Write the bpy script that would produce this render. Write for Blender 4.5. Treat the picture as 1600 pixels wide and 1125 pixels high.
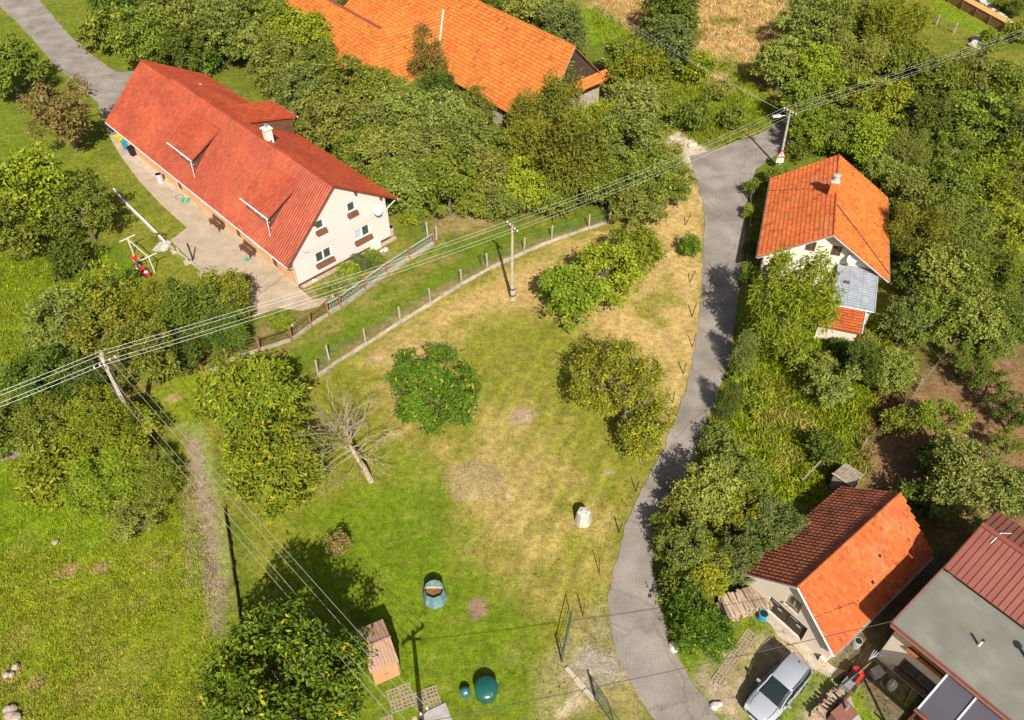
import bpy, bmesh, math, random
import numpy as np
from mathutils import Vector, Matrix, Euler

R = math.radians
random.seed(7)
rng = np.random.default_rng(11)
for o in list(bpy.data.objects):
    bpy.data.objects.remove(o)
S = bpy.context.scene
COL = S.collection

# ------------------------------------------------------------------ camera, sky, sun, exposure
CAMH, FPX, CX, CY = 45.0, 1250.0, 800.0, 562.5
PITCH = R(45)
cd = bpy.data.cameras.new('camera')
cd.sensor_width = 36
cd.lens = 36 * FPX / 1600
cd.clip_start = 0.5
cd.clip_end = 2000
cam = bpy.data.objects.new('camera', cd)
COL.objects.link(cam)
cam.location = (0, 0, CAMH)
cam.rotation_euler = (R(90) - PITCH, 0, 0)
S.camera = cam

SUN_EL, SUN_AZ = R(43), math.atan2(0.18, -0.98)      # azimuth from +Y towards +X
W = bpy.data.worlds.new('World')
S.world = W
W.use_nodes = True
wn = W.node_tree.nodes
sky = wn.new('ShaderNodeTexSky')
sky.sky_type = 'NISHITA'
sky.sun_disc = False
sky.sun_elevation = SUN_EL
sky.sun_rotation = SUN_AZ
sky.dust_density = 3.5
sky.ozone_density = .6
W.node_tree.links.new(sky.outputs[0], wn['Background'].inputs[0])
wn['Background'].inputs[1].default_value = 0.058
sd = bpy.data.lights.new('sun', 'SUN')
sd.energy = 5.0
sd.angle = R(0.5)
sd.color = (1.0, 0.95, 0.87)
sun = bpy.data.objects.new('sun', sd)
COL.objects.link(sun)
tosun = Vector((math.sin(SUN_AZ) * math.cos(SUN_EL), math.cos(SUN_AZ) * math.cos(SUN_EL), math.sin(SUN_EL)))
sun.rotation_euler = (-tosun).to_track_quat('-Z', 'Y').to_euler()
S.view_settings.view_transform = 'Standard'
S.view_settings.look = 'None'
S.view_settings.gamma = 1
S.view_settings.exposure = 0.56
S.render.resolution_x, S.render.resolution_y = 1024, 720
S.cycles.max_bounces = 6
S.cycles.transparent_max_bounces = 8

# ------------------------------------------------------------------ helpers
_fw = Vector((0, math.cos(PITCH), -math.sin(PITCH)))
_up = Vector((0, math.sin(PITCH), math.cos(PITCH)))


def G(x, y, z=0.0):
    "survey point: the place at height z that the photograph shows at pixel x, y"
    d = _fw * FPX + Vector((1, 0, 0)) * (x - CX) - _up * (y - CY)
    t = (z - CAMH) / d.z
    return Vector((d.x * t, d.y * t, z))


def depth(p):
    return (p - Vector((0, 0, CAMH))).dot(_fw)


def mpp(p):
    "metres per photo pixel at p"
    return depth(p) / FPX


class MB:
    def __init__(s):
        s.v, s.f = [], []

    def add(s, vs, fs):
        n = len(s.v)
        s.v += [tuple(v) for v in vs]
        s.f += [tuple(i + n for i in f) for f in fs]
        return s

    def box(s, c, d, rz=0, m=None):
        x, y, z = d[0] / 2, d[1] / 2, d[2] / 2
        vs = [Vector(q) for q in ((-x, -y, -z), (x, -y, -z), (x, y, -z), (-x, y, -z), (-x, -y, z), (x, -y, z), (x, y, z), (-x, y, z))]
        if rz:
            mm = Matrix.Rotation(rz, 3, 'Z')
            vs = [mm @ q for q in vs]
        if m:
            vs = [m @ q for q in vs]
        c = Vector(c)
        return s.add([q + c for q in vs], [(0, 3, 2, 1), (4, 5, 6, 7), (0, 1, 5, 4), (1, 2, 6, 5), (2, 3, 7, 6), (3, 0, 4, 7)])

    def bar(s, a, b, w, h, up=(0, 0, 1)):
        a, b, up = Vector(a), Vector(b), Vector(up)
        d = (b - a).normalized()
        r = d.cross(up)
        if r.length < 1e-4:
            r = d.cross(Vector((1, 0, 0)))
        r.normalize()
        u = r.cross(d)
        vs = []
        for p in (a, b):
            for sx, sy in ((-1, -1), (1, -1), (1, 1), (-1, 1)):
                vs.append(p + r * (sx * w / 2) + u * (sy * h / 2))
        return s.add(vs, [(0, 1, 2, 3), (7, 6, 5, 4), (0, 4, 5, 1), (1, 5, 6, 2), (2, 6, 7, 3), (3, 7, 4, 0)])

    def tube(s, pts, rad, n=6, cap=True):
        pts = [Vector(p) for p in pts]
        if not hasattr(rad, '__len__'):
            rad = [rad] * len(pts)
        base = len(s.v)
        pr = None
        for i, p in enumerate(pts):
            d = (pts[min(i + 1, len(pts) - 1)] - pts[max(i - 1, 0)]).normalized()
            r = d.cross(Vector((0, 0, 1))) if abs(d.z) < .97 else d.cross(Vector((1, 0, 0)))
            if pr is not None:
                r2 = pr - d * pr.dot(d)
                if r2.length > .05:
                    r = r2
            r.normalize()
            pr = r
            u = r.cross(d)
            for k in range(n):
                a = 2 * math.pi * k / n
                s.v.append(tuple(p + (r * math.cos(a) + u * math.sin(a)) * rad[i]))
        for i in range(len(pts) - 1):
            for k in range(n):
                k2 = (k + 1) % n
                q = base + i * n
                s.f.append((q + k, q + k2, q + n + k2, q + n + k))
        if cap:
            s.f.append(tuple(base + k for k in range(n)))
            q = base + (len(pts) - 1) * n
            s.f.append(tuple(q + n - 1 - k for k in range(n)))
        return s

    def lathe(s, prof, n=16, c=(0, 0, 0)):
        base = len(s.v)
        for r, z in prof:
            for k in range(n):
                a = 2 * math.pi * k / n
                s.v.append((c[0] + r * math.cos(a), c[1] + r * math.sin(a), c[2] + z))
        for i in range(len(prof) - 1):
            for k in range(n):
                k2 = (k + 1) % n
                q = base + i * n
                s.f.append((q + k, q + k2, q + n + k2, q + n + k))
        s.f.append(tuple(base + n - 1 - k for k in range(n)))
        q = base + (len(prof) - 1) * n
        s.f.append(tuple(q + k for k in range(n)))
        return s

    def prism(s, poly, z0, z1):
        n = len(poly)
        vs = [(p[0], p[1], z0) for p in poly] + [(p[0], p[1], z1) for p in poly]
        fs = [tuple(range(n - 1, -1, -1)), tuple(range(n, 2 * n))]
        fs += [(i, (i + 1) % n, n + (i + 1) % n, n + i) for i in range(n)]
        return s.add(vs, fs)

    def slab(s, quad, t):
        "four corners (top face) extruded down by t along the normal"
        q = [Vector(p) for p in quad]
        nn = (q[1] - q[0]).cross(q[3] - q[0]).normalized()
        if nn.z < 0:
            q.reverse()
            nn = -nn
        n = len(q)
        vs = q + [p - nn * t for p in q]
        return s.add(vs, [tuple(range(n)), tuple(range(2 * n - 1, n - 1, -1))] + [((i + 1) % n, i, n + i, n + (i + 1) % n) for i in range(n)])

    def build(s, name, mat, parent=None, loc=None, rz=0, smooth=False):
        me = bpy.data.meshes.new(name)
        me.from_pydata(s.v, [], s.f)
        me.update()
        bm = bmesh.new()
        bm.from_mesh(me)
        bmesh.ops.recalc_face_normals(bm, faces=bm.faces)
        bm.to_mesh(me)
        bm.free()
        return mk(name, me, mat, parent, loc, rz, smooth)


def mk(name, me, mat, parent=None, loc=None, rz=0, smooth=False):
    if mat and not me.materials:
        me.materials.append(mat)
    if smooth:
        me.polygons.foreach_set('use_smooth', [True] * len(me.polygons))
    o = bpy.data.objects.new(name, me)
    COL.objects.link(o)
    o.parent = parent
    if loc is not None:
        o.location = loc
    o.rotation_euler.z = rz
    return o


def tag(o, label, cat, group=None):
    o['label'] = label
    o['category'] = cat
    if group:
        o['group'] = group
    return o


def thing(name, label, cat, loc=(0, 0, 0), rz=0, group=None):
    o = bpy.data.objects.new(name, None)
    o.empty_display_size = .2
    COL.objects.link(o)
    o.location = loc
    o.rotation_euler.z = rz
    return tag(o, label, cat, group)


def kind(o, k):
    o['kind'] = k
    return o


def np_mesh(name, V, F, cols=None):
    "V (n,3) array, F (m,k) array of equal sized polygons"
    me = bpy.data.meshes.new(name)
    V = np.asarray(V, np.float32)
    F = np.asarray(F, np.int32)
    m, k = F.shape
    me.vertices.add(len(V))
    me.vertices.foreach_set('co', V.ravel())
    me.loops.add(m * k)
    me.loops.foreach_set('vertex_index', F.ravel())
    me.polygons.add(m)
    me.polygons.foreach_set('loop_start', np.arange(0, m * k, k, dtype=np.int32))
    me.polygons.foreach_set('loop_total', np.full(m, k, np.int32))
    if cols is not None:
        a = me.color_attributes.new('Col', 'FLOAT_COLOR', 'POINT')
        a.data.foreach_set('color', np.asarray(cols, np.float32).ravel())
    me.update(calc_edges=True)
    return me


# ---- numpy noise
_tab = np.random.default_rng(3).random((256, 256))


def vnoise(x, y):
    xi, yi = np.floor(x).astype(int), np.floor(y).astype(int)
    fx, fy = x - xi, y - yi
    fx, fy = fx * fx * (3 - 2 * fx), fy * fy * (3 - 2 * fy)
    t = lambda a, b: _tab[a & 255, b & 255]
    return (t(xi, yi) * (1 - fx) + t(xi + 1, yi) * fx) * (1 - fy) + (t(xi, yi + 1) * (1 - fx) + t(xi + 1, yi + 1) * fx) * fy


def fbm(x, y, sc=1.0, o=4):
    v, a, n = 0, .5, 0
    for i in range(o):
        v = v + a * vnoise(x * sc + 17.3 * i, y * sc + 5.1 * i)
        n += a
        a *= .5
        sc *= 2.03
    return v / n


def sdpoly(x, y, poly):
    "signed distance (negative inside)"
    P_ = np.asarray(poly)
    d = np.full(x.shape, 1e9)
    ins = np.zeros(x.shape, bool)
    n = len(P_)
    for i in range(n):
        ax, ay = P_[i]
        bx, by = P_[(i + 1) % n]
        ex, ey = bx - ax, by - ay
        t = np.clip(((x - ax) * ex + (y - ay) * ey) / (ex * ex + ey * ey + 1e-12), 0, 1)
        d = np.minimum(d, (x - ax - t * ex) ** 2 + (y - ay - t * ey) ** 2)
        c = ((ay > y) != (by > y)) & (x < (bx - ax) * (y - ay) / (by - ay + 1e-12) + ax)
        ins ^= c
    d = np.sqrt(d)
    return np.where(ins, -d, d)


def gp(pts, z=0):
    return [(q.x, q.y) for q in (G(a, b, z) for a, b in pts)]


# ------------------------------------------------------------------ materials
def _nt(name):
    m = bpy.data.materials.new(name)
    m.use_nodes = True
    nt = m.node_tree
    return m, nt, nt.nodes['Principled BSDF'], lambda a, b: nt.links.new(a, b)


def pmat(name, col, rough=.75, var=.18, scale=2.5, isl=0, objr=0, bump=0, bscale=30, metal=0, spec=.4, col2=None, c2scale=1.2, c2lo=.5, c2hi=.65, hue=0, coords='Object', emit=0, odd=0):
    m, nt, b, L = _nt(name)
    N = nt.nodes.new
    tc = N('ShaderNodeTexCoord')
    co = tc.outputs[coords]
    n1 = N('ShaderNodeTexNoise')
    n1.inputs['Scale'].default_value = scale
    n1.inputs['Detail'].default_value = 5
    L(co, n1.inputs['Vector'])
    mr = N('ShaderNodeMapRange')
    mr.inputs['From Min'].default_value = .3
    mr.inputs['From Max'].default_value = .7
    mr.inputs['To Min'].default_value = 1 - var
    mr.inputs['To Max'].default_value = 1 + var
    L(n1.outputs['Fac'], mr.inputs['Value'])
    val = mr.outputs[0]
    base = None
    if col2:
        n2 = N('ShaderNodeTexNoise')
        n2.inputs['Scale'].default_value = c2scale
        n2.inputs['Detail'].default_value = 6
        L(co, n2.inputs['Vector'])
        m2 = N('ShaderNodeMapRange')
        m2.inputs['From Min'].default_value = c2lo
        m2.inputs['From Max'].default_value = c2hi
        L(n2.outputs['Fac'], m2.inputs['Value'])
        mx = N('ShaderNodeMix')
        mx.data_type = 'RGBA'
        mx.inputs['A'].default_value = (*col, 1)
        mx.inputs['B'].default_value = (*col2, 1)
        L(m2.outputs[0], mx.inputs['Factor'])
        base = mx.outputs['Result']
    hs = N('ShaderNodeHueSaturation')
    if base:
        L(base, hs.inputs['Color'])
    else:
        hs.inputs['Color'].default_value = (*col, 1)
    if isl or objr:
        ge = N('ShaderNodeNewGeometry')
        oi = N('ShaderNodeObjectInfo')
        ad = N('ShaderNodeMath')
        ad.operation = 'ADD'
        L(ge.outputs['Random Per Island'], ad.inputs[0])
        L(oi.outputs['Random'], ad.inputs[1])
        fr = N('ShaderNodeMath')
        fr.operation = 'FRACT'
        L(ad.outputs[0], fr.inputs[0])
        r1 = N('ShaderNodeMapRange')
        a = isl or objr
        r1.inputs['To Min'].default_value = 1 - a
        r1.inputs['To Max'].default_value = 1 + a
        L(fr.outputs[0], r1.inputs['Value'])
        mu = N('ShaderNodeMath')
        mu.operation = 'MULTIPLY'
        L(r1.outputs[0], mu.inputs[0])
        L(val, mu.inputs[1])
        val = mu.outputs[0]
        if odd:
            d1 = N('ShaderNodeMath')
            d1.operation = 'LESS_THAN'
            d1.inputs[1].default_value = odd
            d0 = N('ShaderNodeMath')
            d0.operation = 'MULTIPLY'
            d0.inputs[1].default_value = 31.7
            L(fr.outputs[0], d0.inputs[0])
            d3 = N('ShaderNodeMath')
            d3.operation = 'FRACT'
            L(d0.outputs[0], d3.inputs[0])
            L(d3.outputs[0], d1.inputs[0])
            d2 = N('ShaderNodeMath')
            d2.operation = 'MULTIPLY_ADD'
            d2.inputs[1].default_value = -.3
            d2.inputs[2].default_value = 1
            L(d1.outputs[0], d2.inputs[0])
            mu2 = N('ShaderNodeMath')
            mu2.operation = 'MULTIPLY'
            L(val, mu2.inputs[0])
            L(d2.outputs[0], mu2.inputs[1])
            val = mu2.outputs[0]
        if hue:
            h2 = N('ShaderNodeMath')
            h2.operation = 'MULTIPLY'
            h2.inputs[1].default_value = 7.31
            L(fr.outputs[0], h2.inputs[0])
            h3 = N('ShaderNodeMath')
            h3.operation = 'FRACT'
            L(h2.outputs[0], h3.inputs[0])
            h4 = N('ShaderNodeMapRange')
            h4.inputs['To Min'].default_value = .5 - hue
            h4.inputs['To Max'].default_value = .5 + hue
            L(h3.outputs[0], h4.inputs['Value'])
            L(h4.outputs[0], hs.inputs['Hue'])
    L(val, hs.inputs['Value'])
    L(hs.outputs[0], b.inputs['Base Color'])
    b.inputs['Roughness'].default_value = rough
    b.inputs['Metallic'].default_value = metal
    b.inputs['Specular IOR Level'].default_value = spec
    if bump:
        n3 = N('ShaderNodeTexNoise')
        n3.inputs['Scale'].default_value = bscale
        n3.inputs['Detail'].default_value = 4
        L(co, n3.inputs['Vector'])
        bp = N('ShaderNodeBump')
        bp.inputs['Strength'].default_value = bump
        bp.inputs['Distance'].default_value = .02
        L(n3.outputs['Fac'], bp.inputs['Height'])
        L(bp.outputs[0], b.inputs['Normal'])
    return m


def attrmat(name, rough=.9, var=.35, scale=3.0, fine=22.0, bump=.6, trans=0):
    m, nt, b, L = _nt(name)
    N = nt.nodes.new
    at = N('ShaderNodeAttribute')
    at.attribute_name = 'Col'
    tc = N('ShaderNodeTexCoord')
    val = None
    for sc, v in ((scale, var), (fine, var * .8)):
        n1 = N('ShaderNodeTexNoise')
        n1.inputs['Scale'].default_value = sc
        n1.inputs['Detail'].default_value = 6
        n1.inputs['Roughness'].default_value = .65
        L(tc.outputs['Object'], n1.inputs['Vector'])
        mr = N('ShaderNodeMapRange')
        mr.inputs['From Min'].default_value = .3
        mr.inputs['From Max'].default_value = .7
        mr.inputs['To Min'].default_value = 1 - v
        mr.inputs['To Max'].default_value = 1 + v
        L(n1.outputs['Fac'], mr.inputs['Value'])
        if val is None:
            val = mr.outputs[0]
        else:
            mu = N('ShaderNodeMath')
            mu.operation = 'MULTIPLY'
            L(val, mu.inputs[0])
            L(mr.outputs[0], mu.inputs[1])
            val = mu.outputs[0]
        last = n1
    hs = N('ShaderNodeHueSaturation')
    L(at.outputs['Color'], hs.inputs['Color'])
    L(val, hs.inputs['Value'])
    L(hs.outputs[0], b.inputs['Base Color'])
    b.inputs['Roughness'].default_value = rough
    b.inputs['Specular IOR Level'].default_value = .15
    if bump:
        bp = N('ShaderNodeBump')
        bp.inputs['Strength'].default_value = bump
        bp.inputs['Distance'].default_value = .06
        L(last.outputs['Fac'], bp.inputs['Height'])
        L(bp.outputs[0], b.inputs['Normal'])
    if trans:
        out = nt.nodes['Material Output']
        tr = N('ShaderNodeBsdfTranslucent')
        L(hs.outputs[0], tr.inputs['Color'])
        mx = N('ShaderNodeMixShader')
        mx.inputs[0].default_value = trans
        L(b.outputs[0], mx.inputs[1])
        L(tr.outputs[0], mx.inputs[2])
        L(mx.outputs[0], out.inputs['Surface'])
    return m


def leafmat(name, c1, c2, c3=None, amt3=.06, trans=.22, oh=.016):
    "two leaf tones by leaf, clump scale drift, a few turned leaves c3, drift from tree to tree"
    m, nt, b, L = _nt(name)
    N = nt.nodes.new
    ge = N('ShaderNodeNewGeometry')
    oi = N('ShaderNodeObjectInfo')
    tc = N('ShaderNodeTexCoord')
    n1 = N('ShaderNodeTexNoise')
    n1.inputs['Scale'].default_value = .9
    n1.inputs['Detail'].default_value = 3
    L(tc.outputs['Object'], n1.inputs['Vector'])
    ad = N('ShaderNodeMath')
    ad.operation = 'MULTIPLY_ADD'
    ad.inputs[1].default_value = .55
    L(ge.outputs['Random Per Island'], ad.inputs[0])
    mr = N('ShaderNodeMapRange')
    mr.inputs['From Min'].default_value = .35
    mr.inputs['From Max'].default_value = .65
    mr.inputs['To Max'].default_value = .5
    L(n1.outputs['Fac'], mr.inputs['Value'])
    L(mr.outputs[0], ad.inputs[2])
    mx = N('ShaderNodeMix')
    mx.data_type = 'RGBA'
    mx.inputs['A'].default_value = (*c1, 1)
    mx.inputs['B'].default_value = (*c2, 1)
    L(ad.outputs[0], mx.inputs['Factor'])
    colr = mx.outputs['Result']
    if c3:
        f = N('ShaderNodeMath')
        f.operation = 'MULTIPLY'
        f.inputs[1].default_value = 13.7
        L(ge.outputs['Random Per Island'], f.inputs[0])
        f2 = N('ShaderNodeMath')
        f2.operation = 'FRACT'
        L(f.outputs[0], f2.inputs[0])
        f3 = N('ShaderNodeMath')
        f3.operation = 'LESS_THAN'
        f3.inputs[1].default_value = amt3
        L(f2.outputs[0], f3.inputs[0])
        m3 = N('ShaderNodeMix')
        m3.data_type = 'RGBA'
        m3.inputs['B'].default_value = (*c3, 1)
        L(colr, m3.inputs['A'])
        L(f3.outputs[0], m3.inputs['Factor'])
        colr = m3.outputs['Result']
    hs = N('ShaderNodeHueSaturation')
    L(colr, hs.inputs['Color'])
    h = N('ShaderNodeMapRange')
    h.inputs['To Min'].default_value = .5 - oh
    h.inputs['To Max'].default_value = .5 + oh
    L(oi.outputs['Random'], h.inputs['Value'])
    L(h.outputs[0], hs.inputs['Hue'])
    v = N('ShaderNodeMath')
    v.operation = 'MULTIPLY'
    v.inputs[1].default_value = 5.7
    L(oi.outputs['Random'], v.inputs[0])
    v2 = N('ShaderNodeMath')
    v2.operation = 'FRACT'
    L(v.outputs[0], v2.inputs[0])
    v3 = N('ShaderNodeMapRange')
    v3.inputs['To Min'].default_value = .8
    v3.inputs['To Max'].default_value = 1.22
    L(v2.outputs[0], v3.inputs['Value'])
    L(v3.outputs[0], hs.inputs['Value'])
    L(hs.outputs[0], b.inputs['Base Color'])
    b.inputs['Roughness'].default_value = .55
    b.inputs['Specular IOR Level'].default_value = .25
    tr = N('ShaderNodeBsdfTranslucent')
    L(hs.outputs[0], tr.inputs['Color'])
    ms = N('ShaderNodeMixShader')
    ms.inputs[0].default_value = trans
    L(b.outputs[0], ms.inputs[1])
    L(tr.outputs[0], ms.inputs[2])
    L(ms.outputs[0], nt.nodes['Material Output'].inputs['Surface'])
    return m


def glassmat(name, col, rough=.05, alpha=1.0, spec=.6):
    m, nt, b, L = _nt(name)
    b.inputs['Base Color'].default_value = (*col, 1)
    b.inputs['Roughness'].default_value = rough
    b.inputs['Specular IOR Level'].default_value = spec
    b.inputs['Alpha'].default_value = alpha
    return m


M = {}
M['ground'] = attrmat('ground', var=.34, scale=2.2, fine=7.0, bump=1.0)
M['grass'] = attrmat('grass', bump=0, var=.12, trans=.25)
M['asphalt'] = None
M['gravel'] = pmat('gravel', (.24, .20, .16), .95, .3, 5, bump=.8, bscale=40, col2=(.13, .12, .04), c2scale=.8, c2lo=.5, c2hi=.6)
M['concrete'] = pmat('concrete', (.42, .35, .265), .9, .18, 2, bump=.3, bscale=40, col2=(.36, .32, .25), c2scale=1.5)
M['paver'] = pmat('paver', (.29, .225, .155), .95, .3, 3, col2=(.22, .17, .10), c2scale=2.5)
M['coping'] = pmat('coping', (.38, .33, .265), .9, .25, 2, objr=.15, bump=.4)
M['rust_post'] = pmat('rust_post', (.30, .12, .06), .8, .2, 4)
M['wood_fence'] = pmat('wood_fence', (.30, .15, .07), .8, .2, 3)
M['concrete_grey'] = pmat('concrete_grey', (.33, .31, .28), .9, .2, 3, bump=.3, bscale=40)
M['wood_pole'] = pmat('wood_pole', (.40, .33, .25), .9, .25, 4, bump=.3)
M['wood_grey'] = pmat('wood_grey', (.27, .21, .15), .9, .25, 3, bump=.4)
M['wood_dark'] = pmat('wood_dark', (.055, .035, .022), .8, .35, 4, bump=.3)
M['wood_brown'] = pmat('wood_brown', (.13, .055, .028), .6, .25, 3)
M['wood_tan'] = pmat('wood_tan', (.55, .30, .10), .7, .2, 3)
M['log'] = pmat('log', (.34, .25, .17), .9, .25, 6, isl=.3, objr=.3, bump=.4)
M['bark'] = pmat('bark', (.13, .095, .065), .95, .35, 5, bump=.7, bscale=18)
M['bark_pale'] = pmat('bark_pale', (.31, .25, .18), .95, .3, 5, bump=.7, bscale=18, col2=(.42, .29, .07), c2scale=2.5, c2lo=.54, c2hi=.66)
M['steel'] = pmat('steel', (.5, .52, .54), .4, .1, 3, metal=.7)
M['zinc'] = pmat('zinc', (.50, .53, .56), .45, .15, 2, metal=.3)
M['white'] = pmat('white_paint', (.62, .61, .58), .5, .06, 2)
M['white_metal'] = pmat('white_metal', (.55, .57, .60), .4, .06, 2)
M['dark_metal'] = pmat('dark_metal', (.03, .03, .032), .5, .2, 3)
M['green_metal'] = pmat('green_metal', (.045, .09, .075), .5, .2, 3)
M['rust'] = pmat('rust', (.10, .05, .028), .9, .3, 6)
M['brown_metal'] = pmat('brown_metal', (.20, .085, .06), .5, .1, 3)
M['black'] = pmat('black', (.012, .012, .012), .6, .1, 3)
M['rubber'] = pmat('rubber', (.018, .018, .018), .85, .1, 3)
M['wire'] = pmat('wire', (.42, .42, .38), .5, .05, 3, metal=.2)
M['wire_dark'] = pmat('wire_dark', (.05, .05, .05), .6, .05, 3)
M['fence_wire'] = pmat('fence_wire', (.10, .12, .09), .6, .05, 3)
M['stone'] = pmat('stone', (.32, .26, .20), .9, .25, 3, isl=.15, objr=.15, bump=.6, bscale=8)
M['stone_white'] = pmat('stone_white', (.46, .42, .36), .9, .2, 3, objr=.12, bump=.5, bscale=8)
# roofs
M['tile_red'] = pmat('tile_red', (.29, .052, .020), .42, .12, .35, isl=.14, spec=.3, hue=.006, col2=(.325, .063, .021), c2scale=.18)
M['tile_red_dark'] = pmat('tile_red_dark', (.40, .06, .022), .4, .10, .6, isl=.08, spec=.5)
M['tile_orange'] = pmat('tile_orange', (.53, .160, .030), .75, .10, .5, isl=.15, objr=.15, hue=.008, spec=.3, col2=(.55, .14, .03), c2scale=.35, odd=.03)
M['tile_old'] = pmat('tile_old', (.47, .115, .030), .8, .14, .6, isl=.15, objr=.15, hue=.007, spec=.25, col2=(.42, .13, .05), c2scale=.55, c2lo=.52, c2hi=.68, odd=.03)
M['tile_brown'] = pmat('tile_brown', (.38, .112, .055), .7, .16, .7, isl=.16, objr=.16, hue=.007, spec=.3, col2=(.26, .09, .05), c2scale=.8)
M['plaster_pink'] = pmat('plaster_pink', (.66, .515, .47), .9, .03, .6, bump=.1, bscale=60)
M['plaster_tan'] = pmat('plaster_tan', (.62, .36, .17), .9, .06, .8)
M['plaster_white'] = pmat('plaster_white', (.72, .64, .50), .9, .05, .8, bump=.15, bscale=50)
M['plaster_grey'] = pmat('plaster_grey', (.60, .52, .42), .9, .07, .8, bump=.3, bscale=50)
M['stonewall'] = pmat('stonewall', (.36, .30, .23), .95, .4, 2.5, bump=.8, bscale=6)
M['glass'] = glassmat('window_glass', (.05, .06, .055), .03, 1, .7)
M['glass_pale'] = glassmat('window_glass_curtain', (.42, .47, .45), .05, 1, .7)
M['roof_felt'] = pmat('roof_felt', (.165, .16, .13), .95, .10, .7, bump=.4, bscale=70, col2=(.215, .20, .16), c2scale=.5)
M['roof_metal'] = pmat('roof_metal', (.225, .072, .05), .5, .08, 1, objr=.06, isl=.06)
M['shed_roof'] = pmat('shed_roof', (.37, .225, .15), .6, .06, 1, objr=.05)
M['shed_wall'] = pmat('shed_wall', (.52, .26, .12), .6, .05, 1)
M['corr'] = pmat('corrugated', (.235, .26, .285), .6, .12, 1.5, col2=(.29, .31, .325), c2scale=2)
M['leafbrown'] = pmat('leafbrown', (.18, .09, .03), .9, .3, 6)



def asphalt_mat():
    "weathered asphalt: drifting tone, coarse grain, hairline cracks and darker patches"
    m = pmat('asphalt', (.215, .184, .155), .92, .2, .5, bump=.6, bscale=45, col2=(.27, .232, .195), c2scale=.3, c2lo=.4, c2hi=.65)
    nt = m.node_tree
    N = nt.nodes.new
    L = nt.links.new
    b = nt.nodes['Principled BSDF']
    src = b.inputs['Base Color'].links[0].from_socket
    tc = N('ShaderNodeTexCoord')
    nz = N('ShaderNodeTexNoise')
    nz.inputs['Scale'].default_value = .8
    nz.inputs['Detail'].default_value = 5
    L(tc.outputs['Object'], nz.inputs['Vector'])
    ad = N('ShaderNodeMix')
    ad.data_type = 'VECTOR'
    ad.inputs['Factor'].default_value = .55
    L(tc.outputs['Object'], ad.inputs[4])
    L(nz.outputs['Color'], ad.inputs[5])
    vo = N('ShaderNodeTexVoronoi')
    vo.feature = 'DISTANCE_TO_EDGE'
    vo.inputs['Scale'].default_value = .45
    L(ad.outputs[1], vo.inputs['Vector'])
    mr = N('ShaderNodeMapRange')
    mr.inputs['From Max'].default_value = .022
    mr.inputs['To Min'].default_value = .78
    mr.inputs['To Max'].default_value = 1
    L(vo.outputs['Distance'], mr.inputs['Value'])
    g = N('ShaderNodeTexNoise')
    g.inputs['Scale'].default_value = 9
    g.inputs['Detail'].default_value = 6
    L(tc.outputs['Object'], g.inputs['Vector'])
    m2 = N('ShaderNodeMapRange')
    m2.inputs['From Min'].default_value = .3
    m2.inputs['From Max'].default_value = .7
    m2.inputs['To Min'].default_value = .82
    m2.inputs['To Max'].default_value = 1.16
    L(g.outputs['Fac'], m2.inputs['Value'])
    mu = N('ShaderNodeMath')
    mu.operation = 'MULTIPLY'
    L(mr.outputs[0], mu.inputs[0])
    L(m2.outputs[0], mu.inputs[1])
    hs = N('ShaderNodeHueSaturation')
    L(src, hs.inputs['Color'])
    L(mu.outputs[0], hs.inputs['Value'])
    L(hs.outputs[0], b.inputs['Base Color'])
    return m


M['asphalt'] = asphalt_mat()
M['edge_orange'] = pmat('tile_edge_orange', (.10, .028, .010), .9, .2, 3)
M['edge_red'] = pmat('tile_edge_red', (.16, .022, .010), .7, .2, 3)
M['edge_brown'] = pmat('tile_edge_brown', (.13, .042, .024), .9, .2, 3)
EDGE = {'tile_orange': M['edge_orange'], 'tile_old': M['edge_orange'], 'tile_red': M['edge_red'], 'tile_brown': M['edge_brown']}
LEAF = {
    'apple': leafmat('leaf_apple', (0.071, 0.103, 0.008), (0.240, 0.285, 0.028), (.34, .30, .03), .04),
    'olive': leafmat('leaf_olive', (0.094, 0.117, 0.014), (0.304, 0.328, 0.054), (.33, .29, .05), .03),
    'dark': leafmat('leaf_dark', (0.041, 0.069, 0.006), (0.150, 0.199, 0.021), (.22, .22, .02), .03),
    'yellow': leafmat('leaf_yellow', (0.095, 0.127, 0.006), (0.273, 0.305, 0.017), (.42, .31, .015), .05),
    'lime': leafmat('leaf_lime', (0.094, 0.135, 0.006), (0.293, 0.349, 0.019), (.38, .36, .03), .04),
    'walnut': leafmat('leaf_walnut', (0.037, 0.075, 0.004), (0.139, 0.215, 0.011), (.36, .34, .015), .05),
    'thuja': leafmat('leaf_thuja', (0.079, 0.092, 0.008), (0.251, 0.249, 0.021), (.30, .23, .03), .05),
    'blue': leafmat('leaf_blue', (0.053, 0.079, 0.015), (0.181, 0.225, 0.051), (.25, .26, .05), .03),
    'brown': leafmat('leaf_brown', (0.151, 0.106, 0.027), (0.384, 0.268, 0.105), (.15, .19, .014), .35),
    'red': leafmat('leaf_red', (0.106, 0.064, 0.014), (0.299, 0.139, 0.042), (.11, .15, .015), .45),
    'pear': leafmat('leaf_pear', (0.087, 0.106, 0.006), (0.283, 0.285, 0.019), (.44, .33, .02), .09),
    'grey': leafmat('leaf_grey', (0.087, 0.113, 0.018), (0.283, 0.316, 0.061), (.31, .30, .06), .03),
}

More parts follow.
